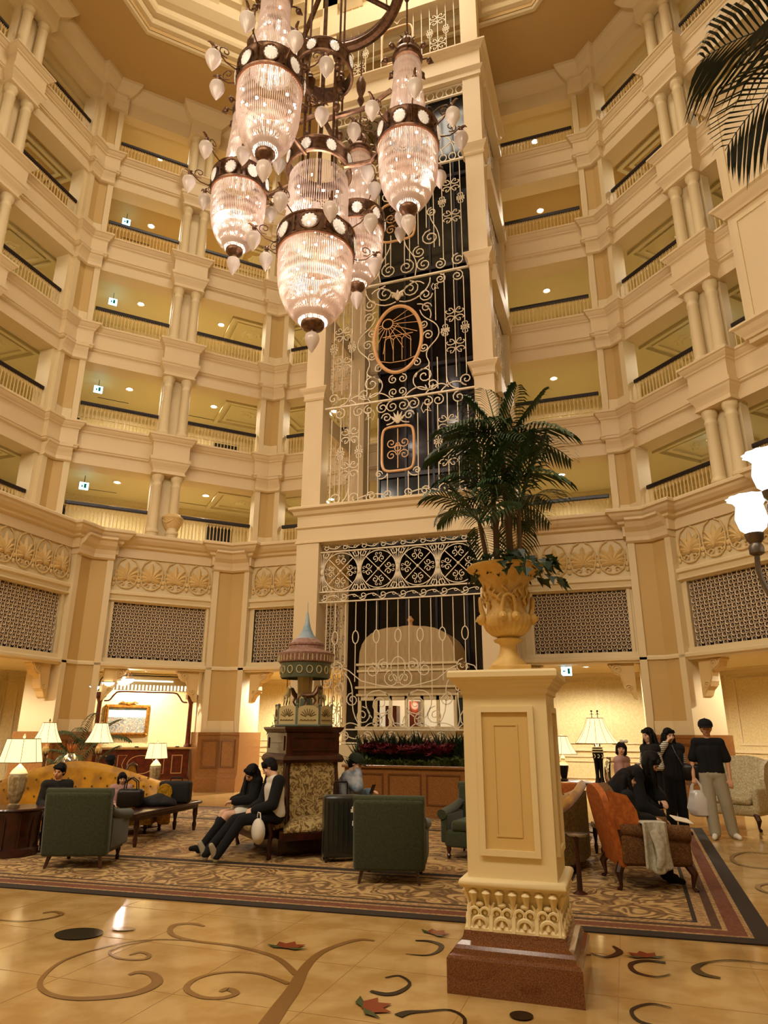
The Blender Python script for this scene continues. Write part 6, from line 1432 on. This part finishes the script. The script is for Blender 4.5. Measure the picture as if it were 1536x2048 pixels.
for k, (s, d, z) in enumerate(((1.45, -.2, 2.98), (.95, -.1, 2.86), (.55, .0, 2.74))):
    x, y = rp(s, d); g = thing('pendant_bowl', ('lit alabaster bowl pendant nearest the middle of the reception', 'lit alabaster bowl pendant, second of the row of three', 'lit alabaster bowl pendant by the left bracket')[k], 'lamp', (x, y, z), group='alabaster bowl pendants')
    MB().lathe([(.0001, -.13), (.09, -.115), (.15, -.07), (.18, 0), (.17, .01)], 24, caps=False).build('bowl', X['pend'], g, smooth=True)
    MB().lathe([(.185, .0), (.19, .01), (.18, .02)], 24, caps=False).build('rim', X['bronze'], g); MB().tube([(0, 0, 0), (0, 0, 3.3-z)], .008, 6).build('rod', X['bronze'], g)
    for q in range(3): a_ = q*2.1; MB().tube([(.18*cos(a_), .18*sin(a_), .01), (0, 0, min(.25, 3.28-z))], .005, 4).build('chain', X['bronze'], g)
    lamp('POINT', 'pendant_bulb', (x, y, z+.08), 8, (1, .9, .75), .05)
# mirror frame and panel at far left corridor, gilt mirror at far right
x, y = pt(0, 17.6, -2.8); g = thing('arched_mirror', 'arched dark-framed mirror with lit strip at the left edge under the gallery', 'mirror', (x, y, 0), pi/2)
MB().tube(smooth_line([(-1.4, 0, 2.45), (-1.35, 0, 2.9), (-1.1, 0, 3.08), (.5, 0, 3.1), (1.1, 0, 3.08), (1.3, 0, 2.9), (1.34, 0, 2.45), (1.0, 0, 2.3)], 4), .02, 6).build('frame', X['rail'], g, smooth=True)
MB().box(-1.2, 1.2, .0, .02, 2.5, 3.0).build('glass_pane', X['mirror'], g); MB().box(-1.1, 1.1, -.02, 0, 2.85, 2.92).build('light_strip', X['strip'], g)
x, y = pt(3, 3.62, -3.9); g = thing('gilt_mirror', 'dark gilt-framed picture on the wall at the far right', 'mirror', (x, y, 2.05), -pi/4)
MB().rim(-.5, .5, -.75, .75, .10, -.12, -.02).build('frame', X['gilt'], g); MB().box(-.42, .42, -.05, -.03, -.67, .67).build('glass_pane', X['black'], g)
# door panels / lit alcove left of the tower
x, y = pt(2, 1.6, -3.9)
dt = thing('desk_tray', 'row of small dark card trays on the reception desk top', 'tray', (rp(1.9, -.3)[0], rp(1.9, -.3)[1], 1.16), RA)
for k in range(3): MB().box(-.05+k*.55, .05+k*.55, -.04, .04, 0, .03).build('card_tray', X['rail'], dt)

# ------------------------------------------------------------------ people
X['skin'] = mat('skin', 'D6A07A', .55, spec=.3); X['skin2'] = mat('fair_skin', 'E2B596', .55, spec=.3); X['hair'] = mat('black_hair', '0E0A09', .62, spec=.25, bump=.6, bscale=90); X['lip'] = mat('lip', 'A4574A', .5)
X['bk'] = mat('black_cloth', '0C0C0E', .9); X['bk2'] = mat('charcoal_cloth', '1A1A1C', .85); X['wht'] = mat('white_cloth', 'E2DBCB', .85); X['bge'] = mat('grey_beige_cloth', 'A59C84', .9); X['pnk'] = mat('dusty_pink_cloth', 'B98E84', .9)
X['grj'] = mat('grey_jacket', 'AEAFB0', .85, col2='6F8298', nscale=8); X['grn'] = mat('dark_green_cap', '25301F', .85); X['strp'] = mat('striped_knit', 'E4DCC8', .85); X['plast'] = translucent('white_plastic', 'EFEBE4', .3, .1); X['tan2'] = mat('tan_skirt', '8F6234', .85)
nt = X['strp'].node_tree; co = nt.nodes.new('ShaderNodeTexCoord'); sx_ = nt.nodes.new('ShaderNodeSeparateXYZ'); mm_ = nt.nodes.new('ShaderNodeMath'); mm_.operation = 'MULTIPLY'; mm_.inputs[1].default_value = 32; fr_ = nt.nodes.new('ShaderNodeMath'); fr_.operation = 'FRACT'; gt = nt.nodes.new('ShaderNodeMath'); gt.operation = 'GREATER_THAN'; gt.inputs[1].default_value = .62; mx_ = nt.nodes.new('ShaderNodeMix'); mx_.data_type = 'RGBA'
nt.links.new(co.outputs['Object'], sx_.inputs[0]); nt.links.new(sx_.outputs[2], mm_.inputs[0]); nt.links.new(mm_.outputs[0], fr_.inputs[0]); nt.links.new(fr_.outputs[0], gt.inputs[0]); nt.links.new(gt.outputs[0], mx_.inputs[0])
mx_.inputs[6].default_value = rgb('E4DCC8'); mx_.inputs[7].default_value = rgb('1E1E22'); nt.links.new(mx_.outputs[2], nt.nodes['Principled BSDF'].inputs['Base Color'])
def caps(m, p, q, r1, r2, seg=12):
    p, q = Vector(p), Vector(q); d = (q-p).normalized() if (q-p).length > 1e-6 else Vector((0, 0, 1))
    pts = [p-d*r1*c for c in (.98, .8, .5, .2)]+[p, q]+[q+d*r2*c for c in (.2, .5, .8, .98)]
    rr = [r1*s for s in (.15, .6, .87, .98)]+[r1, r2]+[r2*s for s in (.98, .87, .6, .15)]
    m.tube(pts, rr, seg)
def chain(m, pts, rr):
    for i in range(len(pts)-1): caps(m, pts[i], pts[i+1], rr[i], rr[i+1])
def soft(m, name, mt, parent, vox=.012, sm=4, z=None):
    o = m.build(name, mt, parent, smooth=True, angle=180)
    r = o.modifiers.new('union', 'REMESH'); r.mode = 'VOXEL'; r.voxel_size = vox; r.use_smooth_shade = True
    s_ = o.modifiers.new('relax', 'SMOOTH'); s_.iterations = sm; s_.factor = .5
    return o
def bez3(p0, p1, p2, n=5): return [tuple((1-t)**2*a+2*t*(1-t)*b+t*t*c for a, b, c in zip(p0, p1, p2)) for t in [k/n for k in range(n+1)]]
def hand(m, w, d, side, grip=.5, up=Vector((0, 0, 1)), s=1.0):
    """palm and five fingers; w wrist point, d direction of the hand, side +-1 thumb side."""
    w = Vector(w); d = Vector(d).normalized(); n = d.cross(up).normalized() if d.cross(up).length > .1 else Vector((1, 0, 0)); pn = n.cross(d).normalized()   # n across the palm, pn out of its back
    c = w+d*.045*s; m.M = Matrix.Identity(4)
    for k in (-1.4, -.5, .5, 1.4): caps(m, w+d*.012*s+n*k*.010*s, w+d*.078*s+n*k*.017*s, .014*s, .013*s, 8)
    for k, L_ in zip((-1.5, -.5, .5, 1.5), (.062, .074, .070, .054)):
        p0 = w+d*.082*s+n*k*.018*s; a1 = grip*.9; d1 = (d*cos(a1)-pn*sin(a1)); a2 = a1+grip*1.2; d2 = (d*cos(a2)-pn*sin(a2)); p1 = p0+d1*L_*.5*s; p2 = p1+d2*L_*.5*s
        caps(m, p0, p1, .0105*s, .0098*s, 8); caps(m, p1, p2, .0098*s, .0085*s, 8)
    t0 = w+d*.02*s+n*side*.024*s; t1 = t0+(d*.7+n*side*.75-pn*.3).normalized()*.04*s; t2 = t1+(d*.9+n*side*.15-pn*.4).normalized()*.032*s
    caps(m, t0, t1, .014*s, .012*s, 8); caps(m, t1, t2, .0115*s, .009*s, 8)
def person(label, loc, rz, J, wear, hair='short', s=1.0, skin='skin', group=None, face=True, grip=(.5, .5), cap=None, vox=.0095, fem=False, shoes='bk', extra=None, handdir=None):
    t = thing('person', label, 'person', loc, rz, group); t.scale = (s, s, s)
    g = lambda k: Vector(J[k])
    b = MB()
    # torso and limbs, one surface
    pel, ch, nk, hd = g('pelvis'), g('chest'), g('neck'), g('head'); HD = Vector(J.get('look', (0, 1, 0))).normalized()
    mid = pel.lerp(ch, .5)
    side = (g('shR')-g('shL')).normalized(); hs = (g('hipR')-g('hipL')).normalized()
    for k in (-1, 0, 1):
        caps(b, pel+hs*k*.075, mid+side*k*.06, .098 if fem else .10, .088 if fem else .098); caps(b, mid+side*k*.06, ch+side*k*.085, .088, .098)
    caps(b, g('shL'), g('shR'), .062, .062); caps(b, ch, nk, .09, .055); caps(b, nk, hd-HD*.02, .055, .052)
    for S in 'LR':
        caps(b, g('sh'+S), g('el'+S), .050, .040); caps(b, g('el'+S), g('wr'+S), .040, .026)
        caps(b, g('hip'+S), g('kn'+S), .086, .056); caps(b, g('kn'+S), g('an'+S), .056, .037); caps(b, g('an'+S), g('an'+S)+Vector((0, 0, -.03)), .036, .03)
    for S, sd, gp in (('L', 1, grip[0]), ('R', -1, grip[1])):
        dd = Vector(handdir[S]) if handdir and S in handdir else (g('wr'+S)-g('el'+S)).normalized()
        hand(b, g('wr'+S), dd, sd, gp)
    # head: skull, jaw, nose, ears
    up_ = (hd-nk).normalized(); lk = (HD-up_*HD.dot(up_)).normalized(); rgt = lk.cross(up_).normalized()
    MH = Matrix(((rgt.x, lk.x, up_.x, hd.x), (rgt.y, lk.y, up_.y, hd.y), (rgt.z, lk.z, up_.z, hd.z), (0, 0, 0, 1)))
    b.M = MH
    b.ball((0, -.012, .025), .092, 20, 14, sx=.86, sy=1.06, sz=1.02); b.ball((0, .028, -.035), .066, 16, 12, sx=.92, sy=.95, sz=1.15); b.ball((0, .052, -.082), .026, 10, 8, sx=1.2)
    caps(b, (0, .088, .012), (0, .106, -.022), .008, .014, 8); caps(b, (-.028, .076, .024), (.028, .076, .024), .014, .014, 8); caps(b, (-.016, .080, -.056), (.016, .080, -.056), .011, .011, 8)
    for s_ in (-1, 1): b.ball((s_*.082, -.004, -.004), .020, 8, 8, sx=.45, sz=1.5); b.ball((s_*.042, .060, -.022), .026, 8, 8)
    b.M = Matrix.Identity(4)
    soft(b, 'body', X[skin], t, vox, 3)
    if face:
        e = MB(); e.M = MH
        for s_ in (-1, 1): e.ball((s_*.030, .0795, .004), .0085, 8, 6, sx=1.5, sz=.7)
        e.build('eyes', X['jet'], t, smooth=True)
        e = MB(); e.M = MH
        for s_ in (-1, 1): e.tube([(s_*.048, .074, .024), (s_*.032, .088, .031), (s_*.014, .090, .027)], .0038, 5)
        e.build('eyebrows', X['hair'], t); e = MB(); e.M = MH; e.tube([(-.022, .0835, -.055), (-.008, .0925, -.0535), (.008, .0925, -.0535), (.022, .0835, -.055)], [.003, .0055, .0055, .003], 6); e.build('lips', X['lip'], t, smooth=True)
    # hair
    h = MB(); h.M = MH
    h.ball((0, -.020, .040 if not cap else .028), .100 if not cap else .093, 18, 12, sx=.92, sy=1.04, sz=.98); h.ball((0, -.045, .0), .088, 14, 10, sx=.98, sy=.8, sz=1.1)
    for s_ in (-1, 1): caps(h, (s_*.075, .012, .06), (s_*.082, -.012, .0), .022, .016, 8)
    if hair in ('short', 'bangs') and not cap:
        for k in range(-3, 4): caps(h, (k*.018, .055, .095), (k*.024, .082-.003*abs(k), .050 if hair == 'bangs' else .066), .020, .012, 8)
    if hair == 'bob':
        for k in range(-3, 4): caps(h, (k*.018, .06, .09), (k*.022, .084-.003*abs(k), .042), .018, .010, 8)
        for s_ in (-1, 1): caps(h, (s_*.075, .0, .03), (s_*.078, .01, -.085), .034, .030)
        caps(h, (0, -.07, .0), (0, -.06, -.09), .06, .058); caps(h, (-.05, -.05, .0), (-.05, -.04, -.09), .045, .045); caps(h, (.05, -.05, 0), (.05, -.04, -.09), .045, .045)
    if hair in ('long', 'longback'):
        L_ = J.get('hairlen', .34)
        for k in range(-3, 4): caps(h, (k*.018, .058, .092), (k*.026, .080-.004*abs(k), .055), .018, .009, 8)
        h.M = Matrix.Identity(4); back = -lk; dn = Vector((0, 0, -1))
        for q in (-1, -.5, 0, .5, 1):
            p0 = hd+rgt*.07*q+back*(.085-.03*abs(q)); p1 = p0+dn*L_*.5+back*.035+rgt*.02*q; p2 = p0+dn*L_+back*.02+rgt*.03*q; caps(h, p0, p1, .045, .045); caps(h, p1, p2, .045, .022)
        for s_ in (-1, 1):
            p0 = hd+rgt*.082*s_+lk*.01; p1 = p0+dn*.16+lk*.02; p2 = p1+dn*(L_*.45)+lk*.015; caps(h, p0, p1, .026, .028); caps(h, p1, p2, .028, .014)
    soft(h, 'hair', X['hair'], t, .010, 2)
    if cap:
        c = MB(); c.M = MH; c.lathe([(.110, .030), (.113, .06), (.106, .10), (.080, .136), (.03, .155), (.0001, .157)], 20, (0, -.018, 0), sy=1.06)
        c.prism([(.09*cos(u), .075+.105*sin(u)) for u in [pi*j/10 for j in range(11)]], .040, .052); c.ball((0, -.018, .157), .010, 6, 4); c.build('cap', X[cap], t, smooth=True, angle=40)
    # clothing
    for spec in wear:
        kind, mt = spec[0], spec[1]; o = MB(); ex = spec[2] if len(spec) > 2 else .018
        if kind in ('shirt', 'tee', 'coat', 'vest'):
            for k in (-1, 0, 1): caps(o, pel+hs*k*.08+Vector((0, 0, .02 if kind != 'coat' else -.05)), mid+side*k*.07, .105+ex, .098+ex); caps(o, mid+side*k*.07, ch+side*k*.09, .098+ex, .100+ex)
            caps(o, g('shL'), g('shR'), .066+ex, .066+ex); caps(o, ch, ch.lerp(nk, .75), .09+ex, .062+ex)
            for S in 'LR':
                if kind == 'vest': caps(o, g('sh'+S), g('sh'+S).lerp(g('el'+S), .12), .058+ex, .056+ex); continue
                caps(o, g('sh'+S), g('el'+S) if kind != 'tee' else g('sh'+S).lerp(g('el'+S), .86), .056+ex, (.050 if kind != 'tee' else .062)+ex)
                if kind != 'tee': caps(o, g('el'+S), g('el'+S).lerp(g('wr'+S), .9), .048+ex, .034+ex)
            soft(o, {'tee': 'shirt', 'vest': 'vest', 'coat': 'coat', 'shirt': 'shirt'}[kind], X[mt], t, .012, 4)
        elif kind == 'sleeves':
            for S in 'LR': caps(o, g('sh'+S), g('el'+S), .058+ex, .05+ex); caps(o, g('el'+S), g('el'+S).lerp(g('wr'+S), .9), .048+ex, .034+ex)
            soft(o, 'sleeves', X[mt], t, .012, 4)
        elif kind in ('trousers', 'wide', 'shorts', 'skirt'):
            f = {'trousers': .012, 'wide': .035, 'shorts': .022, 'skirt': .03}[kind]
            for k in (-1, 0, 1): caps(o, pel+hs*k*.075+Vector((0, 0, -.02)), pel+hs*k*.07+Vector((0, 0, .05)), .108+f*.4, .10+f*.3)
            for S in 'LR':
                if kind in ('shorts', 'skirt'):
                    caps(o, g('hip'+S), g('hip'+S).lerp(g('kn'+S), .55 if kind == 'shorts' else .85), .092+f, .085+f)
                else:
                    caps(o, g('hip'+S), g('kn'+S), .092+f*.6, .060+f); caps(o, g('kn'+S), g('an'+S)+Vector((0, 0, .0)), .060+f, .046+f*1.1)
            if kind == 'skirt': caps(o, g('hipL').lerp(g('knL'), .6), g('hipR').lerp(g('knR'), .6), .09, .09)
            soft(o, {'trousers': 'trousers', 'wide': 'trousers', 'shorts': 'shorts', 'skirt': 'skirt'}[kind], X[mt], t, .012, 4)
        elif kind in ('boots', 'socks'):
            for S in 'LR':
                a = g('an'+S); k_ = g('kn'+S); caps(o, a+Vector((0, 0, -.02)), a.lerp(k_, .8 if kind == 'boots' else .6), .055, .066)
            soft(o, kind, X[mt], t, .012, 3)
    for S in 'LR':
        a = g('an'+S); td = Vector(J['toe'+S])-a; td.z = Vector(J['toe'+S]).z-a.z; o = MB(); f = Vector(J['toe'+S])
        caps(o, a+Vector((0, 0, -.045)), a.lerp(f, .55)+Vector((0, 0, -.012)), .040, .040); caps(o, a.lerp(f, .55)+Vector((0, 0, -.008)), f, .042, .034); caps(o, a+Vector((0, 0, .0)), a+Vector((0, 0, -.04)), .045, .043)
        soft(o, 'shoe', X[shoes], t, .009, 2)
    return t
def stand(h=1.0, dx=.10, look=(0, 1, 0)):
    J = dict(pelvis=(0, 0, .95), chest=(0, .0, 1.28), neck=(0, -.01, 1.46), head=(0, .01, 1.615), look=look)
    for S, s in (('L', -1), ('R', 1)):
        J.update({'sh'+S: (s*.175, 0, 1.40), 'el'+S: (s*.235, -.02, 1.12), 'wr'+S: (s*.24, .08, .88), 'hip'+S: (s*.09, 0, .92), 'kn'+S: (s*dx, .01, .50), 'an'+S: (s*dx*1.15, -.03, .09), 'toe'+S: (s*dx*1.3, .13, .035)})
    return J
def sit(z=.46, lean=0.0, look=(0, 1, 0), kx=.12, legout=.44, ankle=.44):
    J = dict(pelvis=(0, 0, z+.10), chest=(0, .02+lean*.33, z+.42-abs(lean)*.08), neck=(0, .03+lean*.52, z+.585-abs(lean)*.16), head=(0, .06+lean*.66, z+.73-abs(lean)*.2), look=look)
    for S, s in (('L', -1), ('R', 1)):
        J.update({'sh'+S: (s*.165, .02+lean*.45, z+.53-abs(lean)*.14), 'el'+S: (s*.215, .08+lean*.45, z+.27), 'wr'+S: (s*.09, .30+lean*.3, z+.22), 'hip'+S: (s*.09, .03, z+.08), 'kn'+S: (s*kx, legout, z+.07), 'an'+S: (s*kx, ankle, .09), 'toe'+S: (s*kx*1.2, ankle+.15, .035)})
    return J
# man in black tee, facing the camera, carrying a white bag
J = stand(); J.update(wrL=(-.25, .05, .87), elL=(-.25, -.03, 1.13), wrR=(.27, .06, .88), elR=(.26, -.03, 1.13), anL=(-.06, .06, .09), toeL=(-.10, .22, .035), anR=(.20, -.12, .09), toeR=(.27, .03, .035), knR=(.15, .0, .5), knL=(-.06, .05, .5))
J['anR'], J['toeR'], J['knR'] = (.06, .08, .09), (.09, .24, .035), (.08, .05, .5); J['anL'], J['toeL'], J['knL'] = (-.20, -.08, .09), (-.27, .08, .035), (-.15, .0, .5)
person('person in black T-shirt, black cap and baggy grey trousers walking with a white bag', (1.28, 13.1, 0), pi-.05, J, [('tee', 'bk', .014), ('wide', 'bge')], 'short', 1.04, 'skin', cap='bk', shoes='wht', grip=(.5, 1.1))
bt_ = thing('plastic_bag', 'crumpled white plastic bag hanging from the hand of the walking person in black', 'bag', (1.02, 13.03, .30))
m = MB(); rn = random.Random(4)
m.lathe([(.07, .02), (.15, .05), (.17, .15), (.155, .28), (.11, .38), (.07, .42)], 18, flute=.08, nf=7, sy=.6); m.v = [(x+.012*sin(30*z+9*y), y+.012*cos(26*z+11*x), z) for x, y, z in m.v]; m.build('bag_body', X['plast'], bt_, smooth=True)
for s_ in (-1, 1): MB().tube([(s_*.09, 0, .36), (s_*.07, 0, .48), (s_*.015, .0, .57), (0, 0, .60)], [.035, .022, .012, .010], 6, flat=.3).build('handle', X['plast'], bt_, smooth=True)
# standing women behind the chairs
J = stand(look=(-.2, 1, 0)); J.update(wrR=(.12, .22, 1.12), elR=(.25, .02, 1.12), wrL=(-.10, .22, 1.10)); J['hairlen'] = .40
person('person with long dark hair in striped top and black vest, standing looking left', (.36, 12.75, 0), pi/2+.5, J, [('sleeves', 'strp', .012), ('vest', 'bk', .02), ('skirt', 'bk'), ('boots', 'bk')], 'long', .97, 'skin2', fem=True)
J = stand(look=(0, 1, -.1)); J.update(wrR=(.12, .10, 1.50), elR=(.32, .12, 1.30)); J['hairlen'] = .35
person('person in striped sleeves and dark vest raising a hand to the ear', (.70, 13.35, 0), pi+.5, J, [('sleeves', 'strp', .02), ('vest', 'bk2', .035), ('wide', 'bk')], 'long', .97, 'skin2', fem=True)
sbg = thing('shoulder_bag', 'black shoulder bag carried at the hip of the person raising a hand', 'bag', (.99, 13.15, .86)); MB().rbox(-.15, .15, -.08, .08, 0, .26, .06, 3).build('bag_body', X['leather'], sbg, smooth=True); MB().tube([(-.13, 0, .22), (-.22, .05, .42), (-.26, .1, .55)], .012, 6).build('strap', X['leather'], sbg)
J = stand(look=(.9, .4, -.2)); J.update(wrR=(.08, .20, 1.16), elR=(.2, .05, 1.14), wrL=(-.08, .2, 1.16))
person('child with black bob and white bow in a dusty pink jacket', (-.10, 12.45, 0), -pi*.62, J, [('coat', 'pnk', .03), ('skirt', 'wht')], 'bob', .84, 'skin2', fem=True, shoes='wht')
bw = thing('hair_bow', 'white bow clipped in the black bob of the child in pink', 'bow', (-.04, 12.42, 1.475)); m = MB(); m.ball((-.035, 0, 0), .035, 8, 6, sz=.8, sy=.5); m.ball((.035, 0, 0), .035, 8, 6, sz=.8, sy=.5); m.ball((0, 0, 0), .015, 6, 4); m.build('ribbon', X['wht'], bw, smooth=True)
# seated in and beside the orange chair
J = sit(.46, .02, look=(0, 1, -.6)); J.update(wrR=(.08, .34, .72), wrL=(-.08, .34, .72)); J['hairlen'] = .36
person('person with very long black hair looking down in the orange wing chair', (-.10, 9.0, .02), radians(-78), J, [('shirt', 'bk', .025), ('skirt', 'tan2'), ('socks', 'bk')], 'longback', .90, 'skin2', fem=True, face=True)
J = sit(.46, .75, look=(0, 1, -.7)); J.update(elR=(.25, .42, .56), wrR=(.10, .62, .42), elL=(-.22, .5, .72), wrL=(-.05, .62, .62)); J['hairlen'] = .2
person('person in black hooded coat leaning down on a chair beyond the orange wing chair', (-.32, 10.75, .06), radians(-100), J, [('coat', 'bk', .05), ('trousers', 'bk')], 'longback', 1.12, 'skin2', fem=True)
hd_ = thing('stool', 'low dark stool under the person in the hooded coat', 'stool', (-.32, 10.75, 0), .3); MB().rbox(-.22, .22, -.22, .22, .34, .42, .03).build('seat', X['mahog'], hd_, smooth=True); legs(hd_, [(-.17, -.17), (.17, -.17), (-.17, .17), (.17, .17)], .35)
ph = thing('tablet', 'white tablet held in the lap over the arm of the orange chair', 'tablet', (.50, 8.93, .68), .5); MB().rbox(-.11, .11, -.07, .07, 0, .012, .005, 1).build('tablet_body', X['ivory'], ph).rotation_euler = (.3, .2, 0)
# resting couple on the left face of the settee
nrm = radians(-133); cxn, cyn = cos(nrm), sin(nrm); tx, ty = -sin(nrm), cos(nrm)
def onset(d, s_): return (BX+cxn*d+tx*s_, BY+cyn*d+ty*s_)
J = sit(.44, .02, look=(.5, 1, -.35), kx=.13, legout=.47, ankle=.86); J.update(head=(.085, .08, 1.13), neck=(.03, .02, 1.01), anL=(-.10, .80, .09), toeL=(-.12, .88, .22), anR=(.12, .88, .09), toeR=(.14, .96, .22), knL=(-.12, .50, .50), knR=(.13, .52, .48), elR=(.23, .10, .68), wrR=(.02, .32, .62), elL=(-.22, .12, .68), wrL=(-.10, .34, .60))
x, y = onset(.60, .60); person('person in white shirt with black cardigan dozing on the settee, legs stretched out', (x, y, .02), nrm-pi/2, J, [('shirt', 'wht', .012), ('sleeves', 'bk', .03), ('trousers', 'bk')], 'bangs', .98, 'skin2', shoes='bge')
J = sit(.44, .10, look=(-.3, 1, -.7), kx=.10, legout=.46, ankle=.50); J.update(head=(-.14, .14, 1.06), neck=(-.08, .08, .96), wrR=(.06, .34, .68), wrL=(-.06, .36, .68), anL=(-.05, .78, .12), toeL=(-.06, .92, .10), anR=(.12, .62, .09), toeR=(.13, .77, .035)); J['hairlen'] = .34
x, y = onset(.66, -.02); person('person in white shorts and black boots leaning on the neighbour on the settee', (x, y, .02), nrm-pi/2, J, [('shirt', 'bk', .03), ('shorts', 'wht'), ('boots', 'bk')], 'long', .96, 'skin2', fem=True, shoes='bk')
x, y = onset(.90, .84); tb = thing('tote_bag', 'soft cream tote bag hanging at the knee of the dozing person', 'bag', (x, y, .24), nrm); m = MB(); m.ball((0, 0, .14), .14, 16, 12, sx=.6, sy=.9, sz=1.1); m.v = [(a, b_, c+.01*sin(30*a+20*b_)) for a, b_, c in m.v]; m.build('bag_body', X['wht'], tb, smooth=True); MB().tube([(0, -.08, .26), (0, -.04, .36), (0, .04, .36), (0, .08, .26)], .008, 6).build('strap', X['wht'], tb)
# cap wearer on the right face
nr2 = radians(42); x, y = BX+cos(nr2)*.68, BY+sin(nr2)*.68
J = sit(.44, .25, look=(.2, 1, -.4)); J.update(wrR=(.07, .27, 1.02), elR=(.24, .30, .80), wrL=(-.06, .45, .72), elL=(-.22, .22, .66))
person('person in grey jacket and dark green cap sitting behind the suitcase, hand at the cheek', (x-.05, y-.05, .02), nr2-pi/2-.5, J, [('coat', 'grj', .035), ('trousers', 'bk2')], 'short', 1.0, 'skin2', cap='grn', face=True)
mp = thing('phone', 'dark phone held up by the person in the green cap', 'phone', (-3.52, 9.95, .82), .8); MB().rbox(-.035, .035, -.004, .004, -.07, .07, .003, 1).build('phone_body', X['jet'], mp).rotation_euler = (.5, 0, .3)
# people on the left
J = sit(.36, .0, look=(.6, 1, -.15)); person('person with short black hair and dark top on the left end of the yellow sofa', (-8.02, 8.72, .02), radians(228), J, [('shirt', 'bk2', .015), ('trousers', 'bk')], 'short', .92, 'skin')
J = sit(.42, .05, look=(-.2, 1, -.3)); person('child with black bob in a pink top on the right part of the yellow sofa', (-7.85, 9.95, .04), radians(215), J, [('shirt', 'pnk', .02), ('trousers', 'bk')], 'bob', .72, 'skin2', fem=True)
J = sit(.46, .0, look=(.9, .5, 0)); person('person in black cap seen in profile on a chair behind the yellow sofa', (-9.08, 11.2, .02), radians(100), J, [('shirt', 'wht', .02), ('trousers', 'bk')], 'short', .86, 'skin', cap='bk')
t = thing('round_back_chair', 'gold chair with rounded dark frame behind the yellow sofa', 'chair', (-9.08, 11.28, 0), radians(100)); legs(t, [(-.22, -.2), (.22, -.2), (-.22, .22), (.22, .22)], .38)
MB().rbox(-.26, .26, -.22, .26, .36, .44, .03).build('seat', X['gold_s'], t, smooth=True); m = MB(); m.tube([(-.24, -.26, .40), (-.26, -.30, .80), (-.16, -.33, .98), (0, -.34, 1.03), (.16, -.33, .98), (.26, -.30, .80), (.24, -.26, .40)], .022, 8); m.build('back_frame', X['mahog'], t, smooth=True)
m = MB(); m.prism([(-.23, .46), (.23, .46), (.24, .80), (.15, .95), (0, 1.0), (-.15, .95), (-.24, .80)], -.32, -.29, 'y'); m.build('back_pad', X['gold_s'], t)
